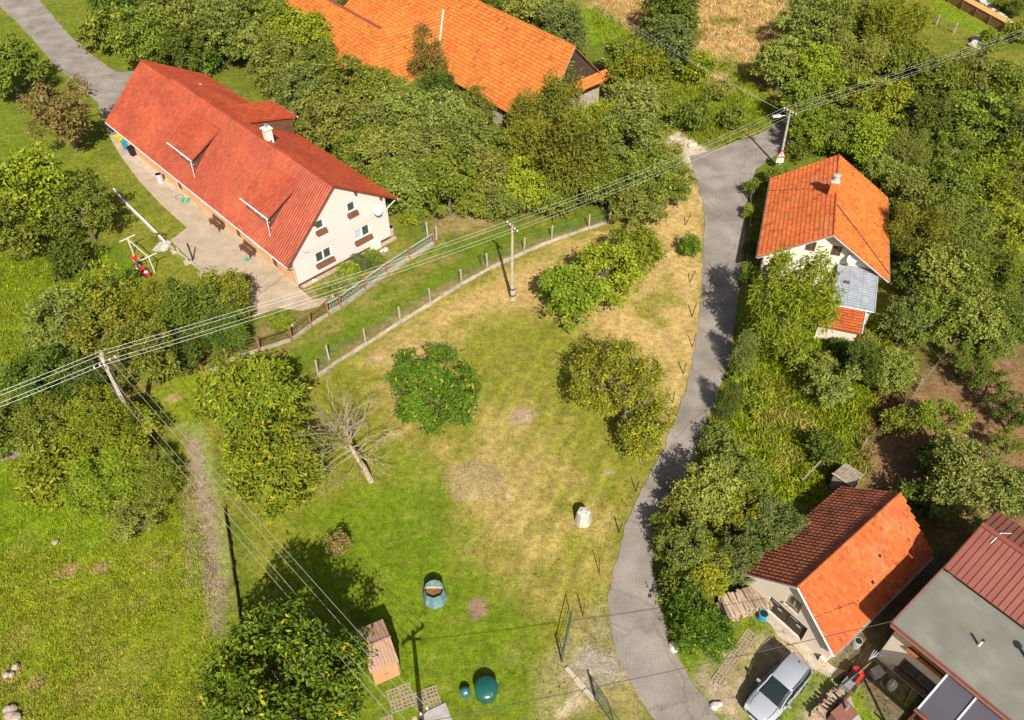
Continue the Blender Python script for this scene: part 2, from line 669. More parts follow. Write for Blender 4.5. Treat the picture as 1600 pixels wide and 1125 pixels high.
# ------------------------------------------------------------------ the ground and what is laid on it
ROAD_L = [(1030, 1135), (1000, 1090), (972, 1042), (958, 1002), (953, 960), (952, 925), (958, 890), (968, 855), (976, 828), (1001, 770), (1040, 692), (1060, 640), (1078, 590), (1090, 520), (1097, 450), (1098, 400), (1101, 345), (1098, 312), (1090, 287), (1083, 266), (1078, 244)]
ROAD_T = [(1112, 235), (1150, 222), (1185, 210), (1205, 197), (1228, 185), (1275, 170), (1290, 195), (1240, 222), (1215, 240)]
ROAD_R = [(1196, 252), (1180, 268), (1172, 290), (1166, 330), (1163, 380), (1156, 430), (1149, 500), (1141, 560), (1126, 610), (1111, 650), (1086, 710), (1052, 790), (1032, 830), (1021, 862), (1022, 892), (1028, 930), (1036, 962), (1049, 1010), (1076, 1060), (1106, 1100), (1135, 1135)]
ROAD = gp(ROAD_L + ROAD_T + ROAD_R)
b0, b1 = G(1030, 1135), G(1135, 1135)
ROAD = [(b0.x + 3.5, b0.y - 7)] + ROAD + [(b1.x + 4.2, b1.y - 7)]
DRIVE = gp([(-60, -40), (25, -30), (64, 2), (100, 45), (132, 77), (160, 98), (182, 113), (198, 112), (214, 111), (235, 150), (225, 232), (196, 232), (170, 208), (152, 160), (118, 130), (88, 105), (60, 72), (26, 34), (0, 10), (-70, -10)])
YARD = gp([(170, 212), (205, 206), (480, 428), (466, 449), (489, 468), (512, 466), (499, 479), (472, 486), (432, 481), (396, 496), (388, 470), (386, 436), (325, 433), (300, 408), (266, 376), (292, 356), (250, 318), (215, 280), (190, 246)])
STRIP = gp([(345, 575), (460, 530), (535, 480), (680, 385), (960, 325), (960, 345), (820, 392), (670, 470), (560, 545), (500, 588)])


def smooth01(v, a, b):
    t = np.clip((v - a) / (b - a), 0, 1)
    return t * t * (3 - 2 * t)


def mixc(c, col, f):
    return c * (1 - f[..., None]) + np.array(col) * f[..., None]


ZONES = [  # polygon, colour, feather m, strength, noise scale, noise lo, hi
    ([(-200, -60), (150, -60), (215, 90), (120, 200), (260, 300), (330, 440), (120, 520), (0, 700), (-300, 700)], (.125, .165, .010), 2, .8, .3, .2, .6),
    ([(150, 250), (190, 250), (292, 357), (330, 440), (230, 445), (150, 400)], (.165, .17, .018), .6, .9, .4, .1, .5),
    ([(150, 390), (185, 370), (235, 440), (140, 440)], (.095, .15, .007), .5, .8, .5, .1, .5),
    ([(0, 400), (110, 400), (90, 480), (0, 600)], (.155, .20, .008), 1.5, .9, .4, .2, .6),
    # between the farmhouse and the barn, thicket floor
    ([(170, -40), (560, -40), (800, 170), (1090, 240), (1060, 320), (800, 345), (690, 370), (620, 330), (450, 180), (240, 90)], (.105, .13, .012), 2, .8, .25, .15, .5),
    ([(690, 330), (740, 325), (790, 345), (700, 380), (655, 360)], (.28, .205, .085), 1.2, .75, .5, .3, .6),
    # mown strip
    ([(350, 570), (460, 530), (535, 480), (680, 385), (960, 325), (960, 345), (820, 392), (670, 470), (560, 545), (500, 588)], (.105, .15, .008), .4, .95, .4, .0, .4),
    ([(640, 415), (690, 395), (720, 400), (560, 500), (420, 570), (380, 570)], (.22, .18, .045), .8, .8, .5, .35, .6),
    ([(950, 341), (958, 346), (820, 392), (670, 470), (560, 545), (500, 588), (490, 575), (560, 528), (660, 465), (815, 385)], (.22, .15, .06), .3, .9, .8, .2, .5),
    ([(478, 458), (600, 385), (614, 392), (560, 432), (522, 468), (492, 472)], (.24, .18, .11), .3, .85, .8, .25, .5),
    ([(420, 500), (470, 490), (505, 478), (470, 520), (400, 545), (380, 530)], (.22, .17, .07), .4, .8, .7, .3, .55),
    # big paddock
    ([(500, 590), (560, 545), (670, 475), (820, 395), (960, 350), (1060, 270), (1100, 300), (1095, 480), (1075, 600), (1000, 780), (955, 900), (950, 1010), (860, 1125), (560, 1125), (400, 900), (380, 640)], (.185, .185, .017), 1, .9, .2, .1, .5),
    ([(590, 560), (680, 480), (820, 400), (960, 350), (1040, 300), (1098, 300), (1097, 450), (1075, 600), (1000, 640), (900, 500), (780, 480), (700, 540), (610, 560)], (.40, .275, .10), 2.0, .97, .38, .22, .5),
    ([(1040, 270), (1100, 260), (1098, 420), (1090, 540), (1060, 650), (1035, 700), (1030, 650), (1060, 560), (1050, 420)], (.43, .30, .11), .8, .9, .5, .2, .5),
    ([(580, 560), (640, 500), (720, 640), (800, 640), (870, 720), (830, 860), (720, 800), (640, 700), (600, 650)], (.38, .27, .095), 2.0, .85, .4, .3, .56),
    ([(760, 520), (900, 500), (900, 700), (800, 720), (740, 600)], (.21, .20, .03), 3, .55, .4, .3, .6),
    ([(820, 640), (990, 700), (960, 880), (840, 960), (740, 860)], (.33, .245, .075), 2.5, .8, .5, .34, .58),
    ([(500, 780), (590, 740), (680, 780), (740, 890), (830, 980), (860, 1125), (560, 1125), (520, 1010), (420, 920)], (.115, .168, .006), 2.0, .97, .3, .0, .4),
    ([(620, 700), (700, 760), (720, 830), (640, 830)], (.105, .165, .006), 1.5, .8, .4, .2, .5),
    # meadow lower left
    ([(-200, 720), (120, 700), (285, 700), (350, 1000), (330, 1180), (-300, 1180)], (.175, .21, .010), 1, .9, .3, .1, .5),
    ([(-200, 700), (120, 700), (200, 850), (60, 860), (-200, 880)], (.14, .205, .006), 1.5, .9, .4, .2, .5),
    ([(-200, 840), (250, 800), (300, 1000), (250, 1180), (-300, 1180)], (.25, .19, .06), 2, .3, .8, .56, .7),
    ([(240, 590), (330, 560), (330, 640), (290, 690), (240, 650)], (.17, .205, .010), .8, .9, .4, .1, .5),
    # gravel path
    ([(268, 660), (318, 660), (352, 800), (372, 960), (350, 1005), (325, 985), (300, 850)], (.205, .235, .055), .2, .9, 1.1, .35, .6),
    ([(290, 680), (312, 690), (336, 800), (352, 940), (348, 992), (330, 975), (318, 850)], (.25, .185, .125), .3, .97, 1.3, .2, .42),
    ([(287, 720), (292, 720), (302, 870), (300, 930), (296, 920)], (.27, .19, .12), .15, .9, .9, .2, .5),
    # right of the lane
    ([(1150, 420), (1420, 500), (1440, 600), (1400, 740), (1300, 760), (1180, 830), (1060, 880), (1110, 700), (1150, 560)], (.145, .185, .007), 1.5, .95, .35, .1, .5),
    ([(1190, 650), (1260, 640), (1290, 700), (1220, 730)], (.28, .22, .08), 1, .8, .6, .4, .62),
    ([(1370, 620), (1480, 540), (1700, 540), (1700, 860), (1480, 860), (1340, 760)], (.20, .115, .055), 1.0, .97, .4, .0, .3),
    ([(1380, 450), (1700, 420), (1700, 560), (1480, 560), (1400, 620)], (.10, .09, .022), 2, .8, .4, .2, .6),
    # top right
    ([(930, -60), (1010, -60), (1050, 60), (960, 70), (920, 20)], (.40, .27, .11), 1.5, .95, .3, .2, .5),
    ([(1080, -60), (1260, -60), (1240, 110), (1180, 170), (1060, 120)], (.42, .30, .125), 2.5, .97, .25, .25, .5),
    ([(1040, 110), (1150, 90), (1230, 190), (1100, 232), (1050, 180)], (.15, .20, .010), 2, .9, .3, .2, .5),
    ([(870, 20), (940, 10), (1010, 70), (900, 70)], (.14, .21, .007), 1, .95, .3, .1, .4),
    ([(1445, 10), (1480, -20), (1580, 60), (1560, 75), (1530, 60)], (.15, .20, .008), .6, .95, .3, .0, .4),
    ([(1250, 200), (1500, 210), (1560, 260), (1300, 330)], (.12, .15, .010), 2, .8, .3, .2, .5),
    ([(1060, 205), (1110, 238), (1080, 262), (1040, 215)], (.52, .42, .30), .5, .95, .5, .2, .5),
    # verge by the gate
    ([(860, 1015), (905, 960), (950, 930), (958, 1000), (1000, 1090), (1030, 1130), (840, 1130), (830, 1080)], (.26, .215, .085), .6, .85, .5, .2, .5),
    ([(880, 1055), (945, 965), (960, 1010), (985, 1060), (930, 1075), (905, 1045)], (.31, .265, .215), .35, .95, .7, .38, .56),
    ([(868, 1130), (890, 1080), (915, 1060), (905, 1100)], (.45, .36, .24), .5, .9, .8, .3, .55),
    # in front of the garage
    ([(1105, 1020), (1175, 960), (1225, 1000), (1300, 1030), (1300, 1135), (1110, 1135), (1080, 1060)], (.36, .275, .185), .5, .9, .6, .25, .5),
    ([(1105, 985), (1190, 955), (1215, 985), (1150, 1000), (1080, 1060), (1060, 1020)], (.13, .18, .007), .5, .95, .5, .1, .4),
    ([(1165, 1085), (1280, 1030), (1300, 1060), (1240, 1135), (1160, 1135)], (.11, .165, .007), .6, .9, .6, .2, .5),
    ([(1312, 1082), (1335, 1066), (1385, 1130), (1350, 1135)], (.15, .22, .006), .35, .95, .6, .0, .4),
    ([(1292, 1040), (1330, 985), (1480, 850), (1640, 900), (1420, 1140), (1390, 1140), (1330, 1062)], (.15, .115, .07), .6, .9, .5, .1, .4),
    # soil below the near tree and shed
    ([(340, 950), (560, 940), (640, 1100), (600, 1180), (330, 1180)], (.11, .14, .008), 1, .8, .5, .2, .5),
]
SPOTS = [(815, 650, 22, 15, (.33, .235, .14)), (747, 950, 17, 13, (.25, .165, .10)), (590, 560, 16, 10, (.36, .25, .11)), (270, 622, 14, 8, (.30, .22, .09)), (950, 738, 8, 6, (.33, .24, .14)),
         (790, 772, 10, 7, (.36, .25, .12)), (110, 890, 16, 9, (.30, .20, .10)), (160, 885, 12, 7, (.30, .20, .10)), (60, 1065, 13, 9, (.28, .18, .10)), (20, 1050, 14, 8, (.30, .2, .12)), (245, 880, 9, 5, (.30, .2, .1))]
PADD = gp([(620, 700), (760, 560), (960, 480), (1060, 560), (1000, 760), (950, 900), (860, 1000), (760, 900)])
_zw = [(gp(z[0]),) + tuple(z[1:]) for z in ZONES]
_sw = [(G(a, b), rx * mpp(G(a, b)), ry * mpp(G(a, b)) * 1.4, c) for a, b, rx, ry, c in SPOTS]


def ground_colour(x, y):
    n = fbm(x, y, .35)
    n2 = fbm(x + 40, y - 13, 1.7, 3)
    c = np.zeros(x.shape + (3,)) + np.array((.115, .14, .012))
    c = mixc(c, (.18, .17, .022), smooth01(n, .35, .7))
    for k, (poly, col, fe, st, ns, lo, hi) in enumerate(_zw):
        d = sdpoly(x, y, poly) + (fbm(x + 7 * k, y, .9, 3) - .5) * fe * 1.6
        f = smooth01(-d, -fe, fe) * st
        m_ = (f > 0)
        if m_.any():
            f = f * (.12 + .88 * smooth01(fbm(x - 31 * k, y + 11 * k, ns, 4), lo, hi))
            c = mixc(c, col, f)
    for p, rx, ry, col in _sw:
        e = np.sqrt(((x - p.x) / rx) ** 2 + ((y - p.y) / ry) ** 2) + (n2 - .5) * .7
        c = mixc(c, col, 1 - smooth01(e, .6, 1.15))
    n3 = fbm(x - 9, y + 77, 1.1, 4)
    c = c * (.74 + .52 * n2)[..., None]
    c = mixc(c, (.30, .22, .075), smooth01(n3, .6, .78) * .22)
    # mower stripes, faint
    pad = smooth01(-sdpoly(x, y, PADD), -1, 2)
    st_ = np.sin(((x - 3) * .93 - (y - 30) * .36 + 1.5 * (fbm(x, y, .15, 2) - .5)) * 2 * np.pi / 1.35)
    c = c * (1 + .10 * st_ * pad)[..., None]
    return c


def axis(lo, hi, st, far):
    a = list(np.arange(lo, hi + 1e-6, st))
    s = st
    while a[-1] < far:
        s *= 1.5
        a.append(a[-1] + s)
    s = st
    while a[0] > -far:
        s *= 1.5
        a.insert(0, a[0] - s)
    return np.array(a)


gx, gy = axis(-82, 82, .36, 900), axis(8, 126, .36, 900)
XX, YY = np.meshgrid(gx, gy)
ZZ = (fbm(XX, YY, .8, 3) - 1.0) * .07
gc = ground_colour(XX, YY)
nx, ny = len(gx), len(gy)
idx = np.arange(nx * ny).reshape(ny, nx)
F = np.stack([idx[:-1, :-1], idx[:-1, 1:], idx[1:, 1:], idx[1:, :-1]], -1).reshape(-1, 4)
V = np.stack([XX, YY, ZZ], -1).reshape(-1, 3)
gcol = np.concatenate([gc.reshape(-1, 3), np.ones((nx * ny, 1))], 1)
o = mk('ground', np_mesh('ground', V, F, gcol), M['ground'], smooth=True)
kind(o, 'structure')


def gsample(x, y):
    "ground colour read from the grid"
    i = np.clip(np.searchsorted(gx, x), 0, nx - 1)
    j = np.clip(np.searchsorted(gy, y), 0, ny - 1)
    return gc[j, i]


def sheet(name, poly, z, mat, wob=.12, step=.5, k=0):
    "a flat sheet with a slightly ragged outline"
    pts = []
    n = len(poly)
    for i in range(n):
        a, b = Vector(poly[i]), Vector(poly[(i + 1) % n])
        m_ = max(1, int((b - a).length / step))
        for j in range(m_):
            p = a.lerp(b, j / m_)
            w = (fbm(np.array([p.x * 1.0 + k]), np.array([p.y * 1.0]), 1.3, 3)[0] - .5) * 2 * wob
            d = (b - a).normalized()
            pts.append((p.x - d.y * w, p.y + d.x * w))
    bm = bmesh.new()
    vs = [bm.verts.new((p[0], p[1], z)) for p in pts]
    es = [bm.edges.new((vs[i], vs[(i + 1) % len(vs)])) for i in range(len(vs))]
    bmesh.ops.triangle_fill(bm, use_beauty=True, use_dissolve=False, edges=es, normal=(0, 0, 1))
    me = bpy.data.meshes.new(name)
    bm.to_mesh(me)
    bm.free()
    return kind(mk(name, me, mat), 'structure')


# cobbled yard: rows of setts as relief in the material
def paving_mat():
    m, nt, b, L = _nt('yard_setts')
    N = nt.nodes.new
    tc = N('ShaderNodeTexCoord')
    mp = N('ShaderNodeMapping')
    mp.inputs['Rotation'].default_value = (0, 0, R(-46))
    L(tc.outputs['Object'], mp.inputs['Vector'])
    br = N('ShaderNodeTexBrick')
    br.inputs['Scale'].default_value = 1
    br.inputs['Brick Width'].default_value = .24
    br.inputs['Row Height'].default_value = .17
    br.inputs['Mortar Size'].default_value = .012
    br.inputs['Color1'].default_value = (.44, .35, .25, 1)
    br.inputs['Color2'].default_value = (.39, .31, .22, 1)
    br.inputs['Mortar'].default_value = (.27, .205, .135, 1)
    L(mp.outputs[0], br.inputs['Vector'])
    n1 = N('ShaderNodeTexNoise')
    n1.inputs['Scale'].default_value = .8
    n1.inputs['Detail'].default_value = 6
    L(tc.outputs['Object'], n1.inputs['Vector'])
    mr = N('ShaderNodeMapRange')
    mr.inputs['From Min'].default_value = .3
    mr.inputs['From Max'].default_value = .7
    mr.inputs['To Min'].default_value = .82
    mr.inputs['To Max'].default_value = 1.12
    L(n1.outputs['Fac'], mr.inputs['Value'])
    hs = N('ShaderNodeHueSaturation')
    L(br.outputs['Color'], hs.inputs['Color'])
    L(mr.outputs[0], hs.inputs['Value'])
    L(hs.outputs[0], b.inputs['Base Color'])
    b.inputs['Roughness'].default_value = .9
    bp = N('ShaderNodeBump')
    bp.inputs['Strength'].default_value = .5
    bp.inputs['Distance'].default_value = .01
    bp.invert = True
    L(br.outputs['Fac'], bp.inputs['Height'])
    L(bp.outputs[0], b.inputs['Normal'])
    return m


sheet('road', ROAD, .012, M['asphalt'], .2, .25)
sheet('driveway', DRIVE, .012, M['asphalt'], .22)
sheet('paved_yard', YARD, .018, paving_mat(), .03)
sheet('garage_path', gp([(1188, 955), (1200, 948), (1262, 1000), (1300, 1040), (1322, 1048), (1300, 1062), (1270, 1045), (1240, 1010), (1215, 993)]), .012, M['concrete'], .15, .3)
sheet('garden_path', gp([(1303, 1065), (1325, 1082), (1352, 1135), (1330, 1140), (1308, 1100)]), .012, M['concrete_grey'], .1, .3)
sheet('concrete_path', gp([(190, 246), (216, 236), (245, 262), (300, 305), (292, 312), (262, 292), (215, 258)]), .026, M['concrete'], .05, .4)

# lattice paving: every grid stone a ring of concrete with a hole of earth
def grid_paver():
    mb = MB()
    n = 3
    s = .2
    for i in range(n + 1):
        mb.box((i * s - .3, 0, .03), (.07, .66, .06))
        mb.box((0, i * s - .3, .031), (.66, .07, .06))
    return mb


def lay_pavers(name, corner_px, a_dir, na, nb, skip=()):
    par = kind(bpy.data.objects.new(name, None), 'structure')
    COL.objects.link(par)
    p0 = G(*corner_px)
    par.location = p0
    me = None
    ang = math.atan2(a_dir[1], a_dir[0])
    for i in range(na):
        for j in range(nb):
            if (i, j) in skip or random.random() < .08:
                continue
            if me is None:
                o = grid_paver().build('grid_paver', M['paver'], par)
                me = o.data
            else:
                o = mk('grid_paver', me, None, par)
            o.location = Matrix.Rotation(ang, 3, 'Z') @ Vector((i * .68, j * .68, random.uniform(-.075, -.035)))
            o.rotation_euler.z = ang + R(random.uniform(-2, 2))


lay_pavers('lattice_paving', (606, 1128), (.93, .36), 5, 3, {(0, 2), (0, 1), (4, 2), (3, 2)})
lay_pavers('lattice_track', (1124, 1060), (.66, .75), 6, 1)
lay_pavers('lattice_track', (1180, 1075), (.66, .75), 4, 1)

# buildings stand here: kept free of grass
SHADOWLESS = [ROAD, DRIVE, YARD]


FREE = np.full(XX.shape, 9.0)
for p in SHADOWLESS:
    FREE = np.minimum(FREE, sdpoly(XX, YY, p))


def free_of(x, y):
    i = np.clip(np.searchsorted(gx, x), 0, nx - 1)
    j = np.clip(np.searchsorted(gy, y), 0, ny - 1)
    return FREE[j, i] > .0


def blades(name, label, cat, n, h, w, per, poly=None, tint=(1, 1, 1), spread=.06, hv=.5, lean=.6, seed=1, near=None, mask=None):
    r = np.random.default_rng(seed)
    if poly is not None:
        P_ = np.array(poly)
        x0, y0 = P_.min(0)
        x1, y1 = P_.max(0)
    else:
        x0, x1, y0, y1 = -80, 80, 14, 124
    x = r.uniform(x0, x1, n)
    y = r.uniform(y0, y1, n)
    k = np.abs(x) < (y * .62 + 20)
    x, y = x[k], y[k]
    if poly is not None:
        k = sdpoly(x, y, poly) + (fbm(x, y, .7, 3) - .5) * 1.6 < 0
        x, y = x[k], y[k]
    k = free_of(x, y)
    x, y = x[k], y[k]
    if mask is not None:
        k = mask(x, y)
        x, y = x[k], y[k]
    n = len(x)
    c = gsample(x, y)
    c = c * r.uniform(.45, 1.7, (n, 1)) * np.array(tint)
    c = c * (1 + (r.random((n, 3)) - .5) * np.array([.35, .15, .3]))
    x = np.repeat(x, per) + r.normal(0, spread, n * per)
    y = np.repeat(y, per) + r.normal(0, spread, n * per)
    c = np.repeat(c, per, 0)
    m_ = n * per
    hh = h * (1 - hv + 2 * hv * r.random(m_)) * np.repeat(.6 + .8 * fbm(x[::per], y[::per], .5, 2), per)
    a = r.uniform(0, 2 * np.pi, m_)
    b = r.uniform(0, 2 * np.pi, m_)
    ww = w * r.uniform(.6, 1.3, m_)
    ln = lean * hh * r.random(m_)
    V = np.empty((m_, 3, 3))
    V[:, 0] = np.stack([x - np.cos(a) * ww, y - np.sin(a) * ww, np.full(m_, -.07)], 1)
    V[:, 1] = np.stack([x + np.cos(a) * ww, y + np.sin(a) * ww, np.full(m_, -.07)], 1)
    V[:, 2] = np.stack([x + np.cos(b) * ln, y + np.sin(b) * ln, hh], 1)
    cc = np.repeat(c, 3, 0).reshape(m_, 3, 3)
    cols = np.concatenate([cc, np.ones((m_, 3, 1))], 2).reshape(-1, 4)
    o = mk(name, np_mesh(name, V.reshape(-1, 3), np.arange(m_ * 3).reshape(-1, 3), cols), M['grass'])
    tag(o, label, cat)
    return kind(o, 'stuff')


def not_dirt(x, y):
    c = gsample(x, y)
    return (c[:, 1] > c[:, 0] * .78) | (np.random.default_rng(5).random(len(x)) < .25)


blades('lawn_grass', 'short yellow-green grass covering the open ground', 'grass', 130000, .085, .042, 2, hv=.5, seed=1, mask=not_dirt)
MEADOW = gp([(-150, 720), (120, 700), (290, 690), (345, 1000), (330, 1170), (-200, 1170)])
blades('meadow_weeds', 'rough tufted meadow grass in the lower left corner', 'grass', 30000, .10, .035, 4, MEADOW, (1.4, 1.4, 1.1), .12, lean=2.2, seed=2)
HILL = gp([(1160, 520), (1420, 520), (1430, 610), (1340, 740), (1200, 800), (1100, 860), (1060, 890), (1090, 760), (1130, 620)])
blades('bank_weeds', 'tall bright green weeds on the bank right of the lane', 'weeds', 11000, .3, .09, 4, HILL, (1.25, 1.25, 1), .25, lean=2.0, seed=3)
STRAW = gp([(920, -60), (1260, -60), (1250, 110), (1230, 195), (1110, 232), (1040, 200), (1050, 110), (930, 70)])
blades('straw_grass', 'tall dry straw-coloured grass behind the power pole', 'grass', 12000, .45, .06, 4, STRAW, (1.2, 1.1, 1), .25, lean=2.0, seed=4)
LEFTW = gp([(-100, 400), (110, 395), (150, 440), (60, 600), (-100, 700)])
blades('orchard_grass', 'lush bright green uncut grass left of the hedge', 'grass', 8000, .16, .06, 4, LEFTW, (1.25, 1.25, 1), .18, lean=2.0, seed=6)

# ------------------------------------------------------------------ trees
def crown_mesh(name, seed, lobes, leaf=.2, asp=.5, clumps=170, per=55, cr=.42, hang=0.0, inner=.08, gap=.32, flat=.65, up=.55):
    """leaves as single folded blades, gathered in clumps that sit on the shell of the lobes; the noise 'gap' opens holes"""
    r = np.random.default_rng(seed)
    L = np.array(lobes, float)
    area = (L[:, 3] * L[:, 4] + L[:, 3] * L[:, 5] + L[:, 4] * L[:, 5])
    k = r.choice(len(L), clumps * 3, p=area / area.sum())
    d = r.normal(size=(len(k), 3))
    d /= np.linalg.norm(d, axis=1)[:, None]
    keep = (d[:, 2] > -.55) | (r.random(len(k)) < .25)
    d, k = d[keep], k[keep]
    wob = 1 + .22 * (fbm(d[:, 0] * 2 + seed + k, d[:, 1] * 2 + d[:, 2] * 1.7, 1.3, 3) - .5) * 2
    rad = np.where(r.random(len(k)) < inner, r.uniform(.35, .8, len(k)), r.uniform(.80, 1.04, len(k))) * wob
    c = L[k, :3] + d * L[k, 3:6] * rad[:, None]
    g = fbm(c[:, 0] * .9 + seed * 3, c[:, 1] * .9 + c[:, 2] * .8, 1.0, 2)
    deep = np.zeros(len(c), bool)
    for j in range(len(L)):
        q = ((c - L[j, :3]) / L[j, 3:6])
        deep |= (np.sum(q * q, 1) < .42) & (k != j)
    keep = (g > gap) & ~(deep & (r.random(len(c)) < .8)) & (c[:, 2] > .15)
    c, d, k = c[keep][:clumps], d[keep][:clumps], k[keep][:clumps]
    n = len(c)
    sz = cr * r.uniform(.6, 1.35, n)
    m = r.poisson(per * (sz / cr) ** 1.5)
    ci = np.repeat(np.arange(n), m)
    N_ = len(ci)
    off = r.normal(size=(N_, 3)) * np.array([1, 1, flat]) * .62
    rr = np.linalg.norm(off, axis=1)[:, None]
    off = off / np.maximum(rr, 1e-6) * np.minimum(rr, 1.25) * sz[ci][:, None]
    off[:, 2] -= hang * r.random(N_) ** 2 * 1.2
    p = c[ci] + off
    out = d[ci] * .55 + off * .6 + np.array([0, 0, up])
    nrm = out / np.linalg.norm(out, axis=1)[:, None] + r.normal(size=(N_, 3)) * .72
    nrm /= np.linalg.norm(nrm, axis=1)[:, None]
    t = r.normal(size=(N_, 3)) * .8 + d[ci] * .6 - np.array([0, 0, .35 + hang])
    t -= nrm * np.sum(t * nrm, 1)[:, None]
    t /= np.linalg.norm(t, axis=1)[:, None]
    b = np.cross(nrm, t)
    s = leaf * r.uniform(.65, 1.3, N_)[:, None]
    V = np.empty((N_, 4, 3))
    V[:, 0] = p
    V[:, 1] = p + t * s * .5 + b * s * asp * .5 + nrm * s * .10
    V[:, 2] = p + t * s
    V[:, 3] = p + t * s * .5 - b * s * asp * .5 + nrm * s * .10
    V[:, :, 2] = np.maximum(V[:, :, 2], .02)
    me = np_mesh(name, V.reshape(-1, 3), np.arange(N_ * 4).reshape(-1, 4))
    me.shade_flat()
    return me, c


def wood_mesh(name, seed, c, h0, r0, nl=9, lean=.3, top=None):
    "tapered trunk with limbs that reach to clumps of the crown"
    r = random.Random(seed)
    mb = MB()
    c = [Vector(q) for q in c]
    mean = sum(c, Vector()) / len(c)
    tp = Vector((mean.x * .7, mean.y * .7, top or mean.z * 1.05))
    pts, rad = [], []
    for i in range(6):
        t = i / 5
        pts.append(Vector((tp.x * t + r.uniform(-.06, .06) * (i > 0), tp.y * t + r.uniform(-.06, .06) * (i > 0), -.1 + (tp.z + .1) * t)))
        rad.append(r0 * (1.25 - .8 * t if i else 1.5))
    mb.tube(pts, rad, 8)
    for q in r.sample(c, min(nl, len(c))):
        t = r.uniform(.35, .9)
        a = pts[0].lerp(tp, t)
        m1 = a.lerp(q, .35) + Vector((r.uniform(-.15, .15), r.uniform(-.15, .15), r.uniform(.05, .3)))
        m2 = a.lerp(q, .7) + Vector((r.uniform(-.2, .2), r.uniform(-.2, .2), r.uniform(.0, .25)))
        r1 = r0 * r.uniform(.3, .5)
        mb.tube([a, m1, m2, q], [r1, r1 * .7, r1 * .45, r1 * .2], 5)
        for _ in range(2):
            q2 = m2 + Vector((r.uniform(-1, 1), r.uniform(-1, 1), r.uniform(0, .7))) * .8
            mb.tube([m2, m2.lerp(q2, .5) + Vector((0, 0, .08)), q2], [r1 * .35, r1 * .25, r1 * .1], 4, False)
    return mb


VAR = {}


def variant(key, n, fn):
    VAR[key] = []
    for i in range(n):
        VAR[key].append(fn(i))


def rl(seed, n, R_, H0, H1, sp=.55, lr=(.42, .62)):
    "lobes scattered over a crown of radius R_ between heights H0 and H1, small enough that shade falls between them"
    r = random.Random(seed)
    zc = (H0 + H1) / 2
    hz = (H1 - H0) / 2
    out = [(0, 0, zc, R_ * .58, R_ * .58, hz * .72)]
    m = int(n * 2.2)
    for i in range(m):
        a = 2.4 * i + r.uniform(-.4, .4)
        zz = -.55 + 1.5 * (i + .5) / m
        ring = math.sqrt(max(.05, 1 - min(1, abs(zz)) ** 2 * .85))
        q = r.uniform(lr[0], lr[1]) * R_ * .66
        d = (R_ - q * .8) * ring * r.uniform(.82, 1.12)
        out.append((math.cos(a) * d, math.sin(a) * d, max(H0 + q * .3, zc + zz * hz * .85), q, q, q * r.uniform(.75, 1.0)))
    return out


def mkvar(key, seed, lobes, wood='bark', h=6, r0=.16, nl=9, **kw):
    me, c = crown_mesh('crown_' + key, seed, lobes, **kw)
    R_ = float(np.percentile(np.hypot(c[:, 0], c[:, 1]), 92))
    wm = wood_mesh('trunk', seed, c, 0, r0, nl)
    w = bpy.data.meshes.new('trunk_' + key)
    w.from_pydata(wm.v, [], wm.f)
    w.materials.append(M[wood])
    zc = float(np.mean(c[:, 2]))
    return dict(crown=me, wood=w, R=R_, H=float(c[:, 2].max()) + .3, zc=zc)


variant('round', 4, lambda i: mkvar('round', 20 + i, rl(20 + i, 7, 3, 1.0, 6.0), clumps=300, per=26, leaf=.32, asp=.55, cr=.40, gap=.40, r0=.17))
variant('olive', 4, lambda i: mkvar('olive', 40 + i, rl(40 + i, 8, 3, .5, 6.2, .6), clumps=330, per=25, leaf=.29, asp=.55, cr=.38, r0=.15, gap=.42, nl=14, wood='bark'))
variant('loose', 3, lambda i: mkvar('loose', 60 + i, rl(60 + i, 6, 2.6, 1.2, 5.0, .62, (.32, .5)), clumps=170, per=24, leaf=.25, cr=.33, r0=.13, gap=.44, inner=.2, nl=14))
variant('bush', 3, lambda i: mkvar('bush', 80 + i, rl(80 + i, 5, 1.5, 0.0, 2.3, .6), clumps=105, per=28, leaf=.26, cr=.32, r0=.05, gap=.3))
variant('feather', 2, lambda i: mkvar('feather', 100 + i, rl(100 + i, 8, 3, .8, 6.4, .6, (.34, .5)), clumps=330, per=34, leaf=.34, asp=.25, cr=.36, hang=.55, r0=.14, flat=1.1, up=.25, gap=.38))
variant('plume', 3, lambda i: mkvar('plume', 120 + i, [(random.Random(i * 9 + j).uniform(-1.5, 1.5), random.Random(i * 9 + j + 50).uniform(-1.5, 1.5), 2.3 + .3 * (j % 3), .95, .95, 2.4 + .4 * (j % 2)) for j in range(6)], clumps=250, per=34, leaf=.32, asp=.32, cr=.38, hang=-.25, r0=.12, flat=1.2, up=.7, gap=.28))
variant('column', 2, lambda i: mkvar('column', 140 + i, [(0, 0, 2.2, .95, .95, 2.2), (.25, .1, 1.4, .9, .8, 1.4)], clumps=120, per=48, leaf=.2, asp=.3, cr=.3, hang=-.25, r0=.1, flat=1.2, up=.8, gap=.2))
variant('whorl', 3, lambda i: mkvar('whorl', 160 + i, rl(160 + i, 9, 3, .9, 5.6, .62, (.38, .55)), clumps=400, per=22, leaf=.34, asp=.38, cr=.34, hang=.12, r0=.15, gap=.3, flat=.5))
variant('bigleaf', 2, lambda i: mkvar('bigleaf', 180 + i, rl(180 + i, 9, 3, .6, 5.8, .6, (.4, .58)), clumps=520, per=30, leaf=.23, asp=.5, cr=.32, hang=.05, r0=.2, gap=.30))
VCOUNT = {}


